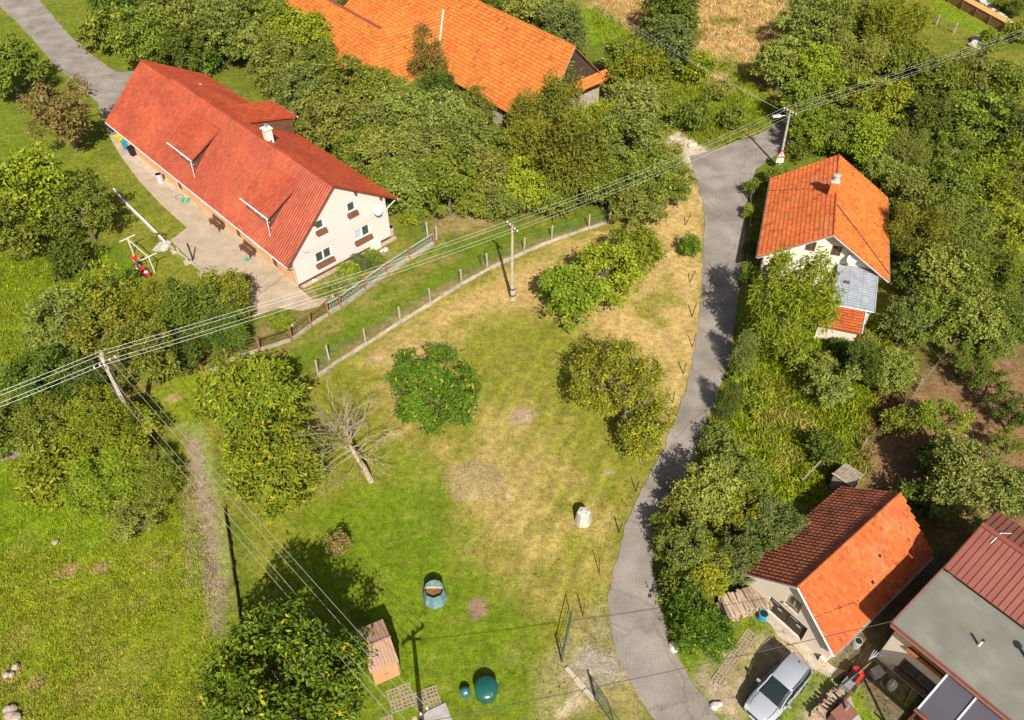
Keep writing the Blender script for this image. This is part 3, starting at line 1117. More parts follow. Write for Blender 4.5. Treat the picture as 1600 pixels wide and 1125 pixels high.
def tree(px, py, rpx, kind_, leaf, label, cat='tree', hk=1.0, name=None, group=None, h=None, rz=None):
    "px, py: middle of the crown in the survey; rpx its half width"
    vs = VAR[kind_]
    i = VCOUNT.get(kind_, 0)
    VCOUNT[kind_] = i + 1
    v = vs[i % len(vs)]
    p = G(px, py, 0)
    s = 1
    for _ in range(4):
        s = rpx * mpp(p) / v['R']
        sz = (h / v['H']) if h else s * hk
        p = G(px, py, v['zc'] * sz)
    root = thing(name or ('shrub' if cat in ('shrub', 'bush') else 'tree'), label, cat, (p.x, p.y, 0), random.uniform(0, 6.28) if rz is None else rz, group)
    root.scale = (s * random.uniform(.94, 1.06), s * random.uniform(.94, 1.06), sz)
    cm = v['crown']
    key = ('m', kind_, i % len(vs), leaf)
    o = bpy.data.objects.new('crown', cm)
    COL.objects.link(o)
    o.parent = root
    if not cm.materials:
        cm.materials.append(LEAF[leaf])
    o.material_slots[0].link = 'OBJECT'
    o.material_slots[0].material = LEAF[leaf]
    t = bpy.data.objects.new('trunk', v['wood'])
    COL.objects.link(t)
    t.parent = root
    return root


T = tree
HB = 'trees of the thicket between the red-roofed house and the barn'
# --- left edge and the red-roofed house's garden
T(8, 95, 44, 'round', 'apple', 'dark-shadowed tree cut by the left edge beside the top of the driveway')
T(90, 165, 56, 'loose', 'brown', 'half-withered brown and green plum tree beside the driveway kerb')
T(28, 285, 66, 'round', 'lime', 'large bright green tree cut by the left edge, level with the red roof')
T(8, 345, 50, 'round', 'apple', 'green tree on the left edge above the uncut orchard grass')
T(122, 318, 52, 'loose', 'apple', 'small open-crowned apple tree with forked trunk by the white kerb')
T(112, 402, 30, 'bush', 'dark', 'low dark green bush under the forked apple tree', 'bush')
T(95, 500, 52, 'olive', 'olive', 'grey-green tree at the left end of the hedge behind the lawn mower')
T(160, 455, 52, 'loose', 'yellow', 'yellowish plum tree in the hedge just behind the mowing person')
T(160, 520, 55, 'olive', 'thuja', 'olive shrub mass in the hedge left of the leaning concrete pole', 'tree', .8)
T(235, 480, 48, 'feather', 'yellow', 'yellow-green feathery tree in the middle of the garden hedge', 'tree', .8)
T(225, 548, 50, 'olive', 'apple', 'green tree in the hedge right behind the concrete pole top')
T(345, 470, 42, 'plume', 'thuja', 'rounded thuja hedge plant at the edge of the beige paved yard', 'hedge plant', .75)
T(300, 495, 45, 'plume', 'apple', 'dark thuja hedge plant second from the paved yard', 'hedge plant', .75)
T(350, 515, 38, 'plume', 'dark', 'green thuja hedge plant by the wire fence at the yard corner', 'hedge plant', .7)
T(285, 552, 34, 'round', 'dark', 'dark tree over the white box by the fence end', 'tree', .8)
T(50, 590, 46, 'olive', 'dark', 'dark bluish tree under the wires left of the concrete pole')
T(115, 595, 42, 'olive', 'dark', 'dark shaded tree in the hedge left of the concrete pole', 'tree', .8)
T(15, 665, 42, 'round', 'apple', 'green shrubby tree on the left edge above the slatted fence', 'tree', .8)
T(75, 655, 42, 'olive', 'apple', 'mid green tree right of the slatted fence end', 'tree', .8)
T(155, 655, 55, 'feather', 'yellow', 'yellow-green plum tree left of the concrete pole foot', 'tree', .75)
T(205, 675, 45, 'loose', 'yellow', 'loose yellowish shrub around the foot of the concrete pole', 'tree', .8)
T(165, 745, 60, 'feather', 'lime', 'low spreading lime green bush above the meadow', 'bush', .5, 'shrub')
T(235, 740, 42, 'feather', 'apple', 'green shrub at the left edge of the mossy gravel path', 'bush', .6, 'shrub')
T(210, 805, 45, 'loose', 'olive', 'twiggy olive bush left of the gravel path, lowest of the hedge', 'bush', .55, 'shrub')
T(85, 740, 50, 'bush', 'lime', 'low bright green bramble mound at the meadow top', 'bush', .6, 'shrub')
# --- driveway side
T(165, 42, 38, 'bush', 'apple', 'rounded green shrub on the right side of the driveway, nearest the frame top', 'bush', 1.1)
T(180, 12, 40, 'round', 'dark', 'dark green tree at the top edge right of the driveway')
T(228, 50, 46, 'round', 'apple', 'green tree behind the far gable of the red-roofed house')
T(268, 25, 45, 'round', 'olive', 'olive tree at the top edge above the far end of the red roof')
T(282, 70, 38, 'round', 'dark', 'dark green tree touching the far red ridge')
T(345, 35, 45, 'olive', 'olive', 'tall grey-green tree at the top edge left of the barn wing')
T(315, 82, 30, 'bush', 'dark', 'dark shrub between the red ridge and the garden lawn', 'bush')
T(395, 10, 42, 'round', 'apple', 'green tree at the top edge beside the leftmost orange roof')
# --- thicket between house and barn
T(430, 35, 40, 'round', 'apple', 'green tree with a visible trunk left of the orange barn wing')
T(470, 55, 42, 'round', 'lime', 'bright green tree overlapping the leftmost orange roof slope')
T(430, 95, 40, 'olive', 'olive', 'olive tree above the back dormer of the red roof', group=None)
T(495, 90, 34, 'round', 'apple', 'small green tree below the leftmost barn roof')
T(475, 140, 46, 'olive', 'grey', 'grey-green tree right beside the back dormer')
T(535, 130, 44, 'round', 'apple', 'bright tree covering the foot of the barn roof hip')
T(585, 140, 38, 'olive', 'apple', 'green tree below the hip between the two left barn roofs')
T(520, 185, 46, 'olive', 'olive', 'olive tree behind the chimney in the thicket')
T(575, 195, 44, 'olive', 'grey', 'grey-green tree in the middle of the thicket below the barn hip')
T(630, 175, 44, 'olive', 'olive', 'olive tree below the middle barn roof')
T(668, 105, 24, 'column', 'red', 'slender tree with reddish top in front of the middle barn roof', 'tree', 1.0)
T(680, 140, 34, 'round', 'dark', 'dark green tree at the foot of the slender reddish tree')
T(690, 190, 44, 'olive', 'grey', 'pale grey-green tree below the white roof valley')
T(735, 215, 42, 'olive', 'olive', 'olive tree by the stone wall of the barn')
T(605, 240, 46, 'olive', 'olive', 'olive tree halfway along the red roof back eave')
T(660, 235, 42, 'olive', 'grey', 'grey-green tree in the thicket centre')
T(555, 225, 36, 'round', 'apple', 'green tree hard against the red roof back eave')
T(640, 285, 40, 'olive', 'olive', 'olive tree just behind the white-framed gable corner', 'tree', .9)
T(700, 275, 46, 'olive', 'apple', 'green tree of the thicket overlooking the dry grass patch')
T(755, 270, 44, 'olive', 'olive', 'olive tree of the thicket above the wires')
T(780, 235, 36, 'olive', 'apple', 'green tree in front of the barn doorway')
T(740, 310, 30, 'round', 'apple', 'low green tree at the lower edge of the thicket', 'tree', .8)
T(832, 190, 36, 'plume', 'thuja', 'yellowish thuja overlapping the big barn roof eave', 'conifer', 1.1)
T(868, 185, 40, 'plume', 'thuja', 'tall yellowish thuja in front of the dark barn gable', 'conifer', 1.05)
T(922, 210, 40, 'plume', 'yellow', 'yellow-green thuja right of the dark gable', 'conifer', 1.0)
T(845, 240, 44, 'plume', 'thuja', 'green-gold thuja above the power lines', 'conifer', 1.1)
T(895, 255, 48, 'plume', 'thuja', 'broad golden thuja closest to the power lines', 'conifer', 1.1)
T(820, 285, 40, 'round', 'lime', 'bright green deciduous tree left of the golden thujas', 'tree')
T(945, 280, 38, 'round', 'apple', 'green tree between golden thuja and lane', 'tree')
T(985, 165, 42, 'olive', 'grey', 'grey-green tree right of the small orange skirt roof')
T(985, 215, 46, 'olive', 'olive', 'olive tree between thujas and the lane mouth')
T(1030, 225, 34, 'loose', 'olive', 'open olive tree by the pale stones at the lane mouth')
T(1005, 270, 46, 'round', 'apple', 'dense green tree beside the lane junction under the wires')
T(1000, 315, 40, 'round', 'olive', 'tree overhanging the end of the low white wall', 'tree', .9)
T(1045, 285, 34, 'round', 'apple', 'green tree leaning over the left edge of the lane', 'tree')
# --- behind the barn
T(770, 5, 26, 'round', 'dark', 'dark tree behind the big orange ridge')
T(835, 15, 40, 'round', 'olive', 'grey-green tree just behind the big barn ridge')
T(880, 38, 40, 'olive', 'blue', 'bluish tree behind the barn gable end')
T(560, 14, 26, 'bush', 'dark', 'dark shrubs in the farm courtyard beside the black trailer', 'bush')
T(640, 8, 34, 'feather', 'dark', 'drooping dark tree in the farm courtyard')
T(978, 85, 34, 'round', 'apple', 'green tree right of the barn gable')
T(1000, 115, 42, 'round', 'yellow', 'yellow-green tree beyond the dark gable')
T(1040, 60, 42, 'round', 'blue', 'dark blue-green tree crossed by thin wires')
T(1045, 5, 40, 'round', 'dark', 'dark tree at the top edge between two straw patches')
T(1020, 150, 34, 'round', 'apple', 'green tree halfway from barn gable to lane')
T(1078, 176, 26, 'bush', 'dark', 'round dark bush in the wild grass left of the power pole', 'bush', 1.2)
T(1142, 182, 20, 'bush', 'apple', 'small green bush in the wild grass nearest the lane', 'bush', 1.1)
T(1085, 100, 26, 'bush', 'yellow', 'yellowish bush at the edge of the straw grass', 'bush')
T(1120, 140, 18, 'bush', 'olive', 'small olive bush in the straw grass', 'bush')
# --- upper right wood
WD = [(1265, 25, 44, 'olive', 'olive', 'pale olive tree at the top edge right of the straw patch'), (1330, 15, 48, 'feather', 'olive', 'large feathery tree at the top edge of the upper wood'),
      (1400, 35, 52, 'feather', 'yellow', 'broad light green tree beside the narrow lawn strip'), (1225, 95, 40, 'round', 'olive', 'olive tree right of the straw grass'),
      (1275, 100, 42, 'round', 'lime', 'bright yellow-green tree left of the dark hollow in the wood'), (1345, 90, 46, 'feather', 'olive', 'tree above the dark hollow in the upper wood'),
      (1415, 105, 46, 'round', 'apple', 'green tree under the upper wires near the lawn strip'), (1255, 150, 40, 'round', 'apple', 'green tree just above the lamp pole wires'),
      (1320, 150, 42, 'round', 'yellow', 'yellow-green tree crossed by the wires right of the lamp pole'), (1385, 160, 44, 'round', 'yellow', 'tree with yellow patches in the middle of the upper wood'),
      (1465, 125, 42, 'olive', 'apple', 'green tree below the white slab'), (1530, 115, 40, 'olive', 'olive', 'tree under the wires at the right edge of the upper wood'),
      (1580, 130, 40, 'round', 'apple', 'green tree on the right edge under the wires'), (1450, 180, 46, 'round', 'dark', 'dark green tree in the shaded middle of the right wood'),
      (1520, 185, 46, 'round', 'apple', 'green tree above the garden clearing'), (1585, 195, 42, 'round', 'dark', 'dark tree on the right edge above the clearing'),
      (1265, 200, 34, 'round', 'lime', 'bright tree just right of the lamp pole'), (1310, 205, 38, 'round', 'apple', 'green tree behind the ridge of the single orange house'),
      (1365, 215, 40, 'round', 'lime', 'bright green tree behind the right slope of the single orange house'), (1420, 235, 38, 'feather', 'olive', 'loose grassy tree left of the garden clearing'),
      (1250, 232, 22, 'bush', 'apple', 'low bush between lamp pole and orange house'), (1480, 285, 44, 'round', 'apple', 'tree right below the garden clearing'),
      (1425, 300, 46, 'round', 'olive', 'tree beside the upper right roof corner of the orange house'), (1540, 290, 46, 'olive', 'yellow', 'yellowish tree at the right side below the clearing'),
      (1590, 285, 40, 'round', 'apple', 'tree on the right edge just below the clearing'), (1440, 360, 48, 'feather', 'thuja', 'big olive tree right of the orange house eave'),
      (1500, 350, 50, 'feather', 'olive', 'light olive tree in the middle of the right wood'), (1565, 350, 50, 'olive', 'yellow', 'yellow-olive tree near the right edge of the wood'),
      (1435, 425, 38, 'round', 'dark', 'shaded tree right of the grey metal lean-to'), (1480, 425, 50, 'round', 'olive', 'olive tree in the lower right wood'),
      (1545, 425, 48, 'feather', 'apple', 'green tree in the lower right wood near the edge'), (1592, 430, 36, 'round', 'dark', 'dark green tree on the right edge above the brown garden'),
      (1418, 500, 38, 'olive', 'grey', 'grey-green tree below the lean-to'), (1455, 495, 46, 'round', 'apple', 'green tree above the brown garden soil'),
      (1515, 490, 46, 'olive', 'olive', 'tree at the top border of the brown garden'), (1575, 500, 40, 'round', 'dark', 'dark tree at the upper right corner of the brown garden'),
      (1352, 565, 34, 'olive', 'dark', 'dark green tree below the small orange annex roof'), (1395, 575, 34, 'olive', 'olive', 'olive tree left of the brown garden soil')]
for a in WD:
    T(a[0], a[1], a[2] * .92, *a[3:], cat='bush' if a[3] == 'bush' else 'tree', hk=1.0)
T(1505, 318, 14, 'bush', 'lime', 'small bright bush on the lit spot of the right wood', 'bush')
# --- by the single orange house and the lane
T(1247, 462, 70, 'feather', 'lime', 'large drooping light green willow in front of the white gable', hk=1.15)
T(1186, 505, 20, 'column', 'grey', 'narrow grey-green cypress at the left foot of the willow', 'conifer', 1.1)
T(1163, 555, 18, 'column', 'grey', 'upright grey conifer on the right lane edge', 'conifer', 1.15)
T(1140, 628, 16, 'column', 'dark', 'dark upright conifer at the lane edge below the grey one', 'conifer', 1.1)
T(1152, 592, 14, 'bush', 'lime', 'bright shrub between the two lane conifers', 'bush', 1.1)
T(1180, 620, 24, 'bush', 'yellow', 'yellow-leaved shrub on the weedy bank', 'bush')
T(1300, 590, 40, 'loose', 'grey', 'grey twiggy tree on the weedy bank')
T(1255, 560, 24, 'bush', 'apple', 'green bush below the willow on the bank', 'bush')
T(1150, 725, 40, 'loose', 'olive', 'loose olive shrub on the bank above the lane bend', 'tree', .8)
T(1110, 765, 46, 'olive', 'olive', 'pale olive tree overhanging the shaded lane bend')
T(1150, 790, 38, 'olive', 'yellow', 'yellow-green tree behind the shaded lane bend')
T(1045, 822, 26, 'bush', 'apple', 'green bush at the right lane edge in the tree shadow', 'bush', 1.2)
T(1205, 815, 44, 'whorl', 'blue', 'dark blue-green tree touching the brown tiled slope')
T(1075, 850, 40, 'olive', 'olive', 'olive shrub tree on the inner side of the lane bend')
T(1110, 885, 38, 'olive', 'yellow', 'light yellow-green shrub left of the garage', 'tree', .9)
T(1150, 870, 38, 'whorl', 'blue', 'bluish elder tree behind the wood pile')
T(1060, 915, 28, 'bush', 'apple', 'green bush on the right lane edge near the wood pile', 'bush', 1.2)
T(1100, 985, 42, 'whorl', 'walnut', 'bright green broad-leaved shrub left of the wood pile', 'shrub', .75)
T(1075, 950, 30, 'bush', 'walnut', 'deep green shrub between lane and wood pile', 'bush', 1.2)
# --- brown garden
AT = T(1515, 745, 66, 'bigleaf', 'grey', 'apple tree full of pale fruit behind the brown metal roof', hk=.9)
fm_ = MB()
rr_ = random.Random(4)
cv = AT.children[0].data if AT.children[0].name.startswith('crown') else AT.children[1].data
for k in range(170):
    q = cv.vertices[rr_.randrange(len(cv.vertices))].co
    d_ = .07
    fm_.add([(q.x + d_, q.y, q.z), (q.x - d_, q.y, q.z), (q.x, q.y + d_, q.z), (q.x, q.y - d_, q.z), (q.x, q.y, q.z + d_), (q.x, q.y, q.z - d_)], [(0, 2, 4), (2, 1, 4), (1, 3, 4), (3, 0, 4), (2, 0, 5), (1, 2, 5), (3, 1, 5), (0, 3, 5)])
kind(fm_.build('fruit', pmat('fruit', (.50, .42, .12), .5, .1, 3), AT), 'stuff')
T(1478, 655, 38, 'loose', 'yellow', 'sparse yellowing fruit tree on the brown soil')
T(1548, 600, 32, 'loose', 'dark', 'open dark fruit tree at the right of the brown soil')
T(1515, 560, 30, 'loose', 'apple', 'small fruit tree at the top of the brown soil')
T(1590, 640, 30, 'loose', 'dark', 'dark fruit tree on the right edge of the brown garden')
T(1425, 790, 30, 'bush', 'dark', 'dark bush behind the garage ridge end', 'bush')
T(1590, 765, 36, 'round', 'dark', 'dark tree on the right edge above the brown metal roof')
T(1570, 850, 30, 'bush', 'dark', 'shaded shrub beside the brown metal roof', 'bush')
# --- paddock
T(896, 455, 52, 'round', 'lime', 'lime green tree nearest the wooden pole in the paddock', hk=.8)
T(945, 425, 54, 'round', 'lime', 'lime green tree in the middle of the paddock trio', hk=.85)
T(983, 388, 44, 'round', 'yellow', 'yellow-lime tree of the paddock trio nearest the white wall', hk=.85)
T(1078, 383, 15, 'bush', 'walnut', 'tiny solitary bush beside the lane', 'bush', 1.3)
variant('spread', 1, lambda i: mkvar('spread', 230, [(-1.6, .8, 3.2, 1.3, 1.2, 1.1), (.9, 1.3, 3.6, 1.35, 1.3, 1.1), (2.0, -.4, 2.8, 1.15, 1.2, 1.0), (-.3, -1.4, 2.6, 1.4, 1.2, 1.1), (-2.4, -.6, 2.3, .85, .9, .8), (.2, .2, 4.2, 1.2, 1.2, 1.0), (1.5, -1.9, 1.9, .9, .9, .8), (-1.2, 2.2, 3.4, .8, .8, .8), (-1.3, -2.1, 1.8, .7, .7, .6)], clumps=330, per=26, leaf=.33, asp=.36, cr=.36, r0=.15, gap=.32, hang=.12, flat=.6, nl=16))
T(678, 600, 66, 'spread', 'walnut', 'dense walnut tree with yellow tips standing alone in the paddock', hk=.95, rz=.4)
variant('airy', 1, lambda i: mkvar('airy', 200, [(-2.2, 1.8, 4.2, 1.25, 1.25, 1.1), (-.8, 2.7, 4.8, 1.25, 1.2, 1.1), (.8, 2.3, 4.6, 1.15, 1.1, 1.0), (2.1, 1.3, 4.0, 1.1, 1.1, 1.0), (-3.0, .3, 3.5, 1.05, 1.0, .9), (-.9, .7, 5.2, 1.1, 1.1, .9), (.9, -2.7, 2.7, 1.65, 1.5, 1.3), (2.3, -2.2, 2.8, 1.25, 1.1, 1.0), (.3, -3.7, 2.2, 1.2, 1.1, 1.0), (2.7, .0, 3.2, .95, 1.0, .9), (-1.7, -.9, 3.2, .8, .8, .7), (.3, -.9, 4.3, 1.25, 1.2, .9), (1.3, .6, 4.6, 1.0, 1.0, .8)], clumps=470, per=27, leaf=.25, asp=.45, cr=.36, r0=.2, gap=.36, nl=26))
T(976, 606, 82, 'airy', 'pear', 'old yellowing pear tree beside the lane with bare limbs showing', hk=1.0, rz=.12)
T(385, 620, 78, 'whorl', 'yellow', 'large yellow-green ash tree left of the bare tree', hk=.85)
T(430, 715, 74, 'whorl', 'yellow', 'yellow-green ash tree in front of its larger twin', hk=.85)
T(442, 1058, 110, 'bigleaf', 'walnut', 'big dark green walnut tree overhanging the brown shed', hk=1.3)
T(525, 850, 18, 'bush', 'brown', 'small dry brown shrub below the bare tree', 'bush', 1.3)
T(645, 335, 16, 'bush', 'lime', 'small bush by the back corner of the pink gable', 'bush')


for q_, (a_, b_, r_, k_, l_, lab) in enumerate([
        (1178, 292, 13, 'bush', 'apple', 'bush at the lane edge by the far corner of the orange house'), (1176, 330, 12, 'bush', 'lime', 'climbing shrub on the lane fence beside the orange house'),
        (1172, 385, 10, 'bush', 'dark', 'dark shrub in the shade between lane and orange house'), (1170, 430, 14, 'bush', 'apple', 'shrub at the lane edge by the near corner of the orange house'),
        (1180, 455, 13, 'bush', 'lime', 'bright shrub filling the gap between lane and willow'), (1215, 275, 18, 'bush', 'apple', 'shrub behind the far left roof corner of the orange house'),
        (1415, 378, 30, 'round', 'dark', 'dark tree against the right wall of the orange house'),
        (1290, 700, 24, 'bush', 'dark', 'dark bush in the shade behind the garage'),
        (1120, 690, 22, 'bush', 'olive', 'olive bush on the lane edge across from the pear tree'), (1180, 745, 26, 'bush', 'apple', 'green bush on the bank beside the loose olive shrub'),
        (1180, 865, 26, 'bush', 'dark', 'dark shrub at the eave of the brown tiled slope'), (1060, 790, 22, 'bush', 'olive', 'olive bush at the inside of the lane bend'),
        (610, 285, 34, 'olive', 'apple', 'green tree squeezed against the gable end of the red roof'), (790, 310, 30, 'round', 'olive', 'low olive tree behind the wooden pole top'),
        (860, 300, 32, 'round', 'apple', 'green tree below the golden thujas near the mesh fence'), (735, 165, 30, 'olive', 'apple', 'green tree under the eave of the big barn roof'),
        (640, 145, 30, 'olive', 'olive', 'olive tree under the eave of the middle barn roof'), (395, 60, 36, 'olive', 'olive', 'olive tree behind the garden lawn of the farmhouse'),
        (505, 35, 24, 'round', 'apple', 'small green tree against the leftmost barn eave'), (1490, 235, 34, 'loose', 'apple', 'open green tree left of the sunny garden clearing'),
        (1570, 250, 30, 'bush', 'yellow', 'yellowish shrub in the garden clearing'), (1380, 270, 30, 'round', 'olive', 'olive tree just behind the right eave of the orange house'),
        (1560, 540, 24, 'round', 'olive', 'olive tree overhanging the brown soil'),
        (1405, 655, 22, 'bush', 'apple', 'green bush beside the white stake'), (1465, 720, 26, 'bush', 'dark', 'shaded dark bush left of the fruit-laden apple tree'),
        (1575, 690, 26, 'loose', 'apple', 'open green fruit tree on the right side of the brown soil'), (60, 700, 34, 'bush', 'apple', 'green scrub mound right above the slatted fence')]):
    T(a_, b_, r_, k_, l_, lab, 'bush' if k_ == 'bush' else 'tree', 1.15 if k_ == 'bush' else 1.0)


# bare tree
def bare_tree():
    r = random.Random(5)
    base = G(580, 752)
    root = thing('bare_tree', 'leafless dead tree with pale lichen-yellow branches and leaning trunk', 'tree', base)
    tr, br = MB(), MB()
    top = G(546, 694, 2.3) - base
    pts = [Vector((0, 0, -.1)), top * .35 + Vector((.05, 0, .1)), top * .7 + Vector((-.05, 0, .05)), top]
    tr.tube(pts, [.23, .19, .15, .11], 8)

    def grow(p, d, ln, rd, lv):
        q = p
        pl, rl_ = [p], [rd]
        for i in range(5):
            d = (d + Vector((r.uniform(-.3, .3), r.uniform(-.3, .3), r.uniform(-.2, .16)))).normalized()
            q = q + d * ln / 5
            pl.append(q)
            rl_.append(rd * (1 - .15 * (i + 1)))
            if lv < 5 and i >= 1:
                if r.random() < (.9 if lv < 3 else .55):
                    nd = (d + Vector((r.uniform(-1, 1), r.uniform(-1, 1), r.uniform(-.6, .5))) * .8).normalized()
                    grow(q, nd, ln * r.uniform(.35, .6), rd * .55, lv + 1)
        br.tube(pl, rl_, 5 if lv < 2 else 3, False)
    for i in range(14):
        a = i * 2.4 + .3
        d = Vector((math.cos(a), math.sin(a), r.uniform(-.1, .45))).normalized()
        grow(pts[1].lerp(top, r.uniform(.4, 1)), d, r.uniform(1.6, 2.8), .034, 1)
    for i in range(15):
        grow(top, Vector((r.uniform(-.7, .5), r.uniform(-.5, .6), 1)).normalized(), r.uniform(2.4, 4.0), .042, 1)
    tr.build('trunk', M['bark_pale'], root)
    br.build('branches', M['bark_pale'], root)


bare_tree()

# ------------------------------------------------------------------ building helpers
def wall_face(parent, name, mat, O, A, outer, holes, t=.3, U=(0, 0, 1)):
    "upright wall: outline and openings in (along, up) metres, thickness t to the back (left of A seen from above is back)"
    O, A, U = Vector(O), Vector(A).normalized(), Vector(U)
    N_ = A.cross(U)            # outward
    bm = bmesh.new()
    loops = [outer] + [[(a, b), (c, b), (c, d), (a, d)] for a, b, c, d in holes]
    es, rings = [], []
    for lp in loops:
        vs = [bm.verts.new(O + A * p[0] + U * p[1]) for p in lp]
        rings.append(vs)
        es += [bm.edges.new((vs[i], vs[(i + 1) % len(vs)])) for i in range(len(vs))]
    bmesh.ops.triangle_fill(bm, use_beauty=True, use_dissolve=False, edges=es, normal=N_)
    front = list(bm.faces)
    mp = {}
    for vs in rings:
        for v in vs:
            mp[v] = bm.verts.new(v.co - N_ * t)
    for f in front:
        bm.faces.new([mp[v] for v in reversed(f.verts)])
    for vs in rings:
        for i in range(len(vs)):
            a, b = vs[i], vs[(i + 1) % len(vs)]
            bm.faces.new((a, b, mp[b], mp[a]))
    bmesh.ops.recalc_face_normals(bm, faces=bm.faces)
    me = bpy.data.meshes.new(name)
    bm.to_mesh(me)
    bm.free()
    return mk(name, me, mat, parent)


def window(parent, O, A, u0, z0, u1, z1, panes=2, frame='white', glass='glass', sill=None, back=.09, fw_=.09, name='window', bars=0):
    O, A, U = Vector(O), Vector(A).normalized(), Vector((0, 0, 1))
    N_ = A.cross(U)
    B = O - N_ * back
    fm = MB()
    pt = lambda u, z, n=0: B + A * u + U * z + N_ * n
    fw_ *= 1.25
    fm.bar(pt(u0, z0 + fw_ / 2), pt(u1, z0 + fw_ / 2), .08, fw_)
    fm.bar(pt(u0, z1 - fw_ / 2), pt(u1, z1 - fw_ / 2), .08, fw_)
    for i in range(panes + 1):
        u = u0 + (u1 - u0) * i / panes
        u = min(max(u, u0 + fw_ / 2), u1 - fw_ / 2)
        fm.bar(pt(u, z0 + fw_), pt(u, z1 - fw_), fw_, .078, up=N_)
    for i in range(bars):
        z = z0 + (z1 - z0) * (i + 1) / (bars + 1)
        fm.bar(pt(u0, z), pt(u1, z), .06, .04)
    w = fm.build(name, M[frame], parent)
    for i in range(panes):
        a = u0 + (u1 - u0) * i / panes + .02
        b = u0 + (u1 - u0) * (i + 1) / panes - .02
        g = glass[i] if isinstance(glass, (list, tuple)) else glass
        q = [pt(a, z0 + .02, -.02), pt(b, z0 + .02, -.02), pt(b, z1 - .02, -.02), pt(a, z1 - .02, -.02)]
        MB().add(q + [p - N_ * .012 for p in q], [(0, 1, 2, 3), (7, 6, 5, 4), (0, 4, 5, 1), (1, 5, 6, 2), (2, 6, 7, 3), (3, 7, 4, 0)]).build('pane', M[g], w)
    if sill:
        mat_, dp, hh = sill
        q0, q1 = O + A * (u0 - .06) + U * z0, O + A * (u1 + .06) + U * z0
        m = MB()
        vs = []
        for q in (q0, q1):
            vs += [q - N_ * back * .6, q + N_ * dp * .55, q + N_ * dp - U * hh, q + N_ * .004 - U * hh]
        m.add(vs, [(0, 1, 2, 3), (7, 6, 5, 4), (0, 4, 5, 1), (1, 5, 6, 2), (2, 6, 7, 3), (3, 7, 4, 0)])
        m.build('sill', M[mat_], w)
    return w


def tile_template(tw, th, style):
    if style == 'roll':
        xs, hs = [0, .22, .45, .68, .9, 1], [.0, .045, .07, .045, .0, -.004]
        gapf = 1.0
    elif style == 'pan':
        xs, hs = [0, .3, .5, .7, 1], [.055, .01, 0, .01, .055]
        gapf = 1.0
    else:
        xs, hs = [0, 1], [0, 0]
        gapf = .95
    t = {'flat': .085, 'roll': .06, 'pan': .03}[style]
    v, f = [], []
    n = len(xs)
    for row, (u, z) in enumerate(((th * 1.12, .004), (0, .004 + t), (0, -.006))):
        for x, h in zip(xs, hs):
            v.append((x * tw * gapf, u, z + (h if row < 2 else min(h, 0))))
    for i in range(n - 1):
        f.append((n + i, n + i + 1, i + 1, i))
        f.append((2 * n + i, 2 * n + i + 1, n + i + 1, n + i))
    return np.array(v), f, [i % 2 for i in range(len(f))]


def tiles(parent, O, A, U, la, lu, tw, th, style, mat, inside=None, single=0, near=None, name='roof_tile', jit=.004, stagger=0):
    "courses of tiles on a roof plane; the `single` tiles nearest the camera are objects of their own, the rest one part"
    O, A, U = Vector(O), Vector(A).normalized(), Vector(U).normalized()
    N_ = A.cross(U)
    if N_.z < 0:
        O = O + A * la
        A = -A
        N_ = -N_
        if inside:
            f0 = inside
            inside = lambda a, u: f0(la - a, u)
    nu, na = int(math.ceil(lu / th)), int(round(la / tw))
    tw, th = la / na, lu / nu
    v, f, fm = tile_template(tw, th, style)
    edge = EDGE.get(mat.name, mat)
    B = np.array([A, U, N_])
    pos = []
    for j in range(nu):
        for i in range(na):
            a = i * tw + (stagger * tw * (j % 2))
            u = j * th
            if inside and not inside(a + tw / 2, u + th / 2):
                continue
            pos.append((a, u, 0))
    pos = np.array(pos, float)
    r = np.random.default_rng(len(pos))
    pos[:, 1] += r.normal(0, jit * 1.5, len(pos))
    pos[:, 2] += r.normal(0, jit, len(pos))
    Oa = np.array(O)
    if single:
        mw = parent.matrix_world if not parent.parent else parent.parent.matrix_world
        W_ = pos @ B + Oa
        key = W_ @ np.array(near) if near is not None else -pos[:, 1]
        od = np.argsort(key)
        mine, rest = od[:single], od[single:]
        me = bpy.data.meshes.new(name)
        me.from_pydata((v @ B).tolist(), [], f)
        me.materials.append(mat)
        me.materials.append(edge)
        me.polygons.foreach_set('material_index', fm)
        for q in mine:
            o = bpy.data.objects.new(name, me)
            COL.objects.link(o)
            o.parent = parent
            o.location = W_[q]
        pos = pos[rest]
    if len(pos):
        V = (v[None] + pos[:, None]).reshape(-1, 3) @ B + Oa
        F_ = []
        nv = len(v)
        fa = np.array(f)
        F_ = (fa[None] + (np.arange(len(pos)) * nv)[:, None, None]).reshape(-1, 4)
        me = np_mesh(name, V, F_)
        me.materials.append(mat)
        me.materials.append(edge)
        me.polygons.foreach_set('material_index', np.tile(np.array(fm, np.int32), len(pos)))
        me.shade_flat()
        kind(mk(name + 's', me, None, parent), 'stuff')


def roof_plane(parent, O, A, U, la, lu, mat, t=.12, name='roof'):
    O, A, U = Vector(O), Vector(A).normalized(), Vector(U).normalized()
    return MB().slab([O, O + A * la, O + A * la + U * lu, O + U * lu], t).build(name, mat, parent)


def ridge_caps(parent, p0, p1, mat, ln=.38, r=.11):
    p0, p1 = Vector(p0), Vector(p1)
    n = max(1, int((p1 - p0).length / ln))
    mb = MB()
    for i in range(n):
        a, b = p0.lerp(p1, i / n), p0.lerp(p1, (i + 1.05) / n)
        mb.tube([a, b], [r * 1.12, r * .95], 8)
    return kind(mb.build('ridge_tiles', mat, parent), 'stuff')


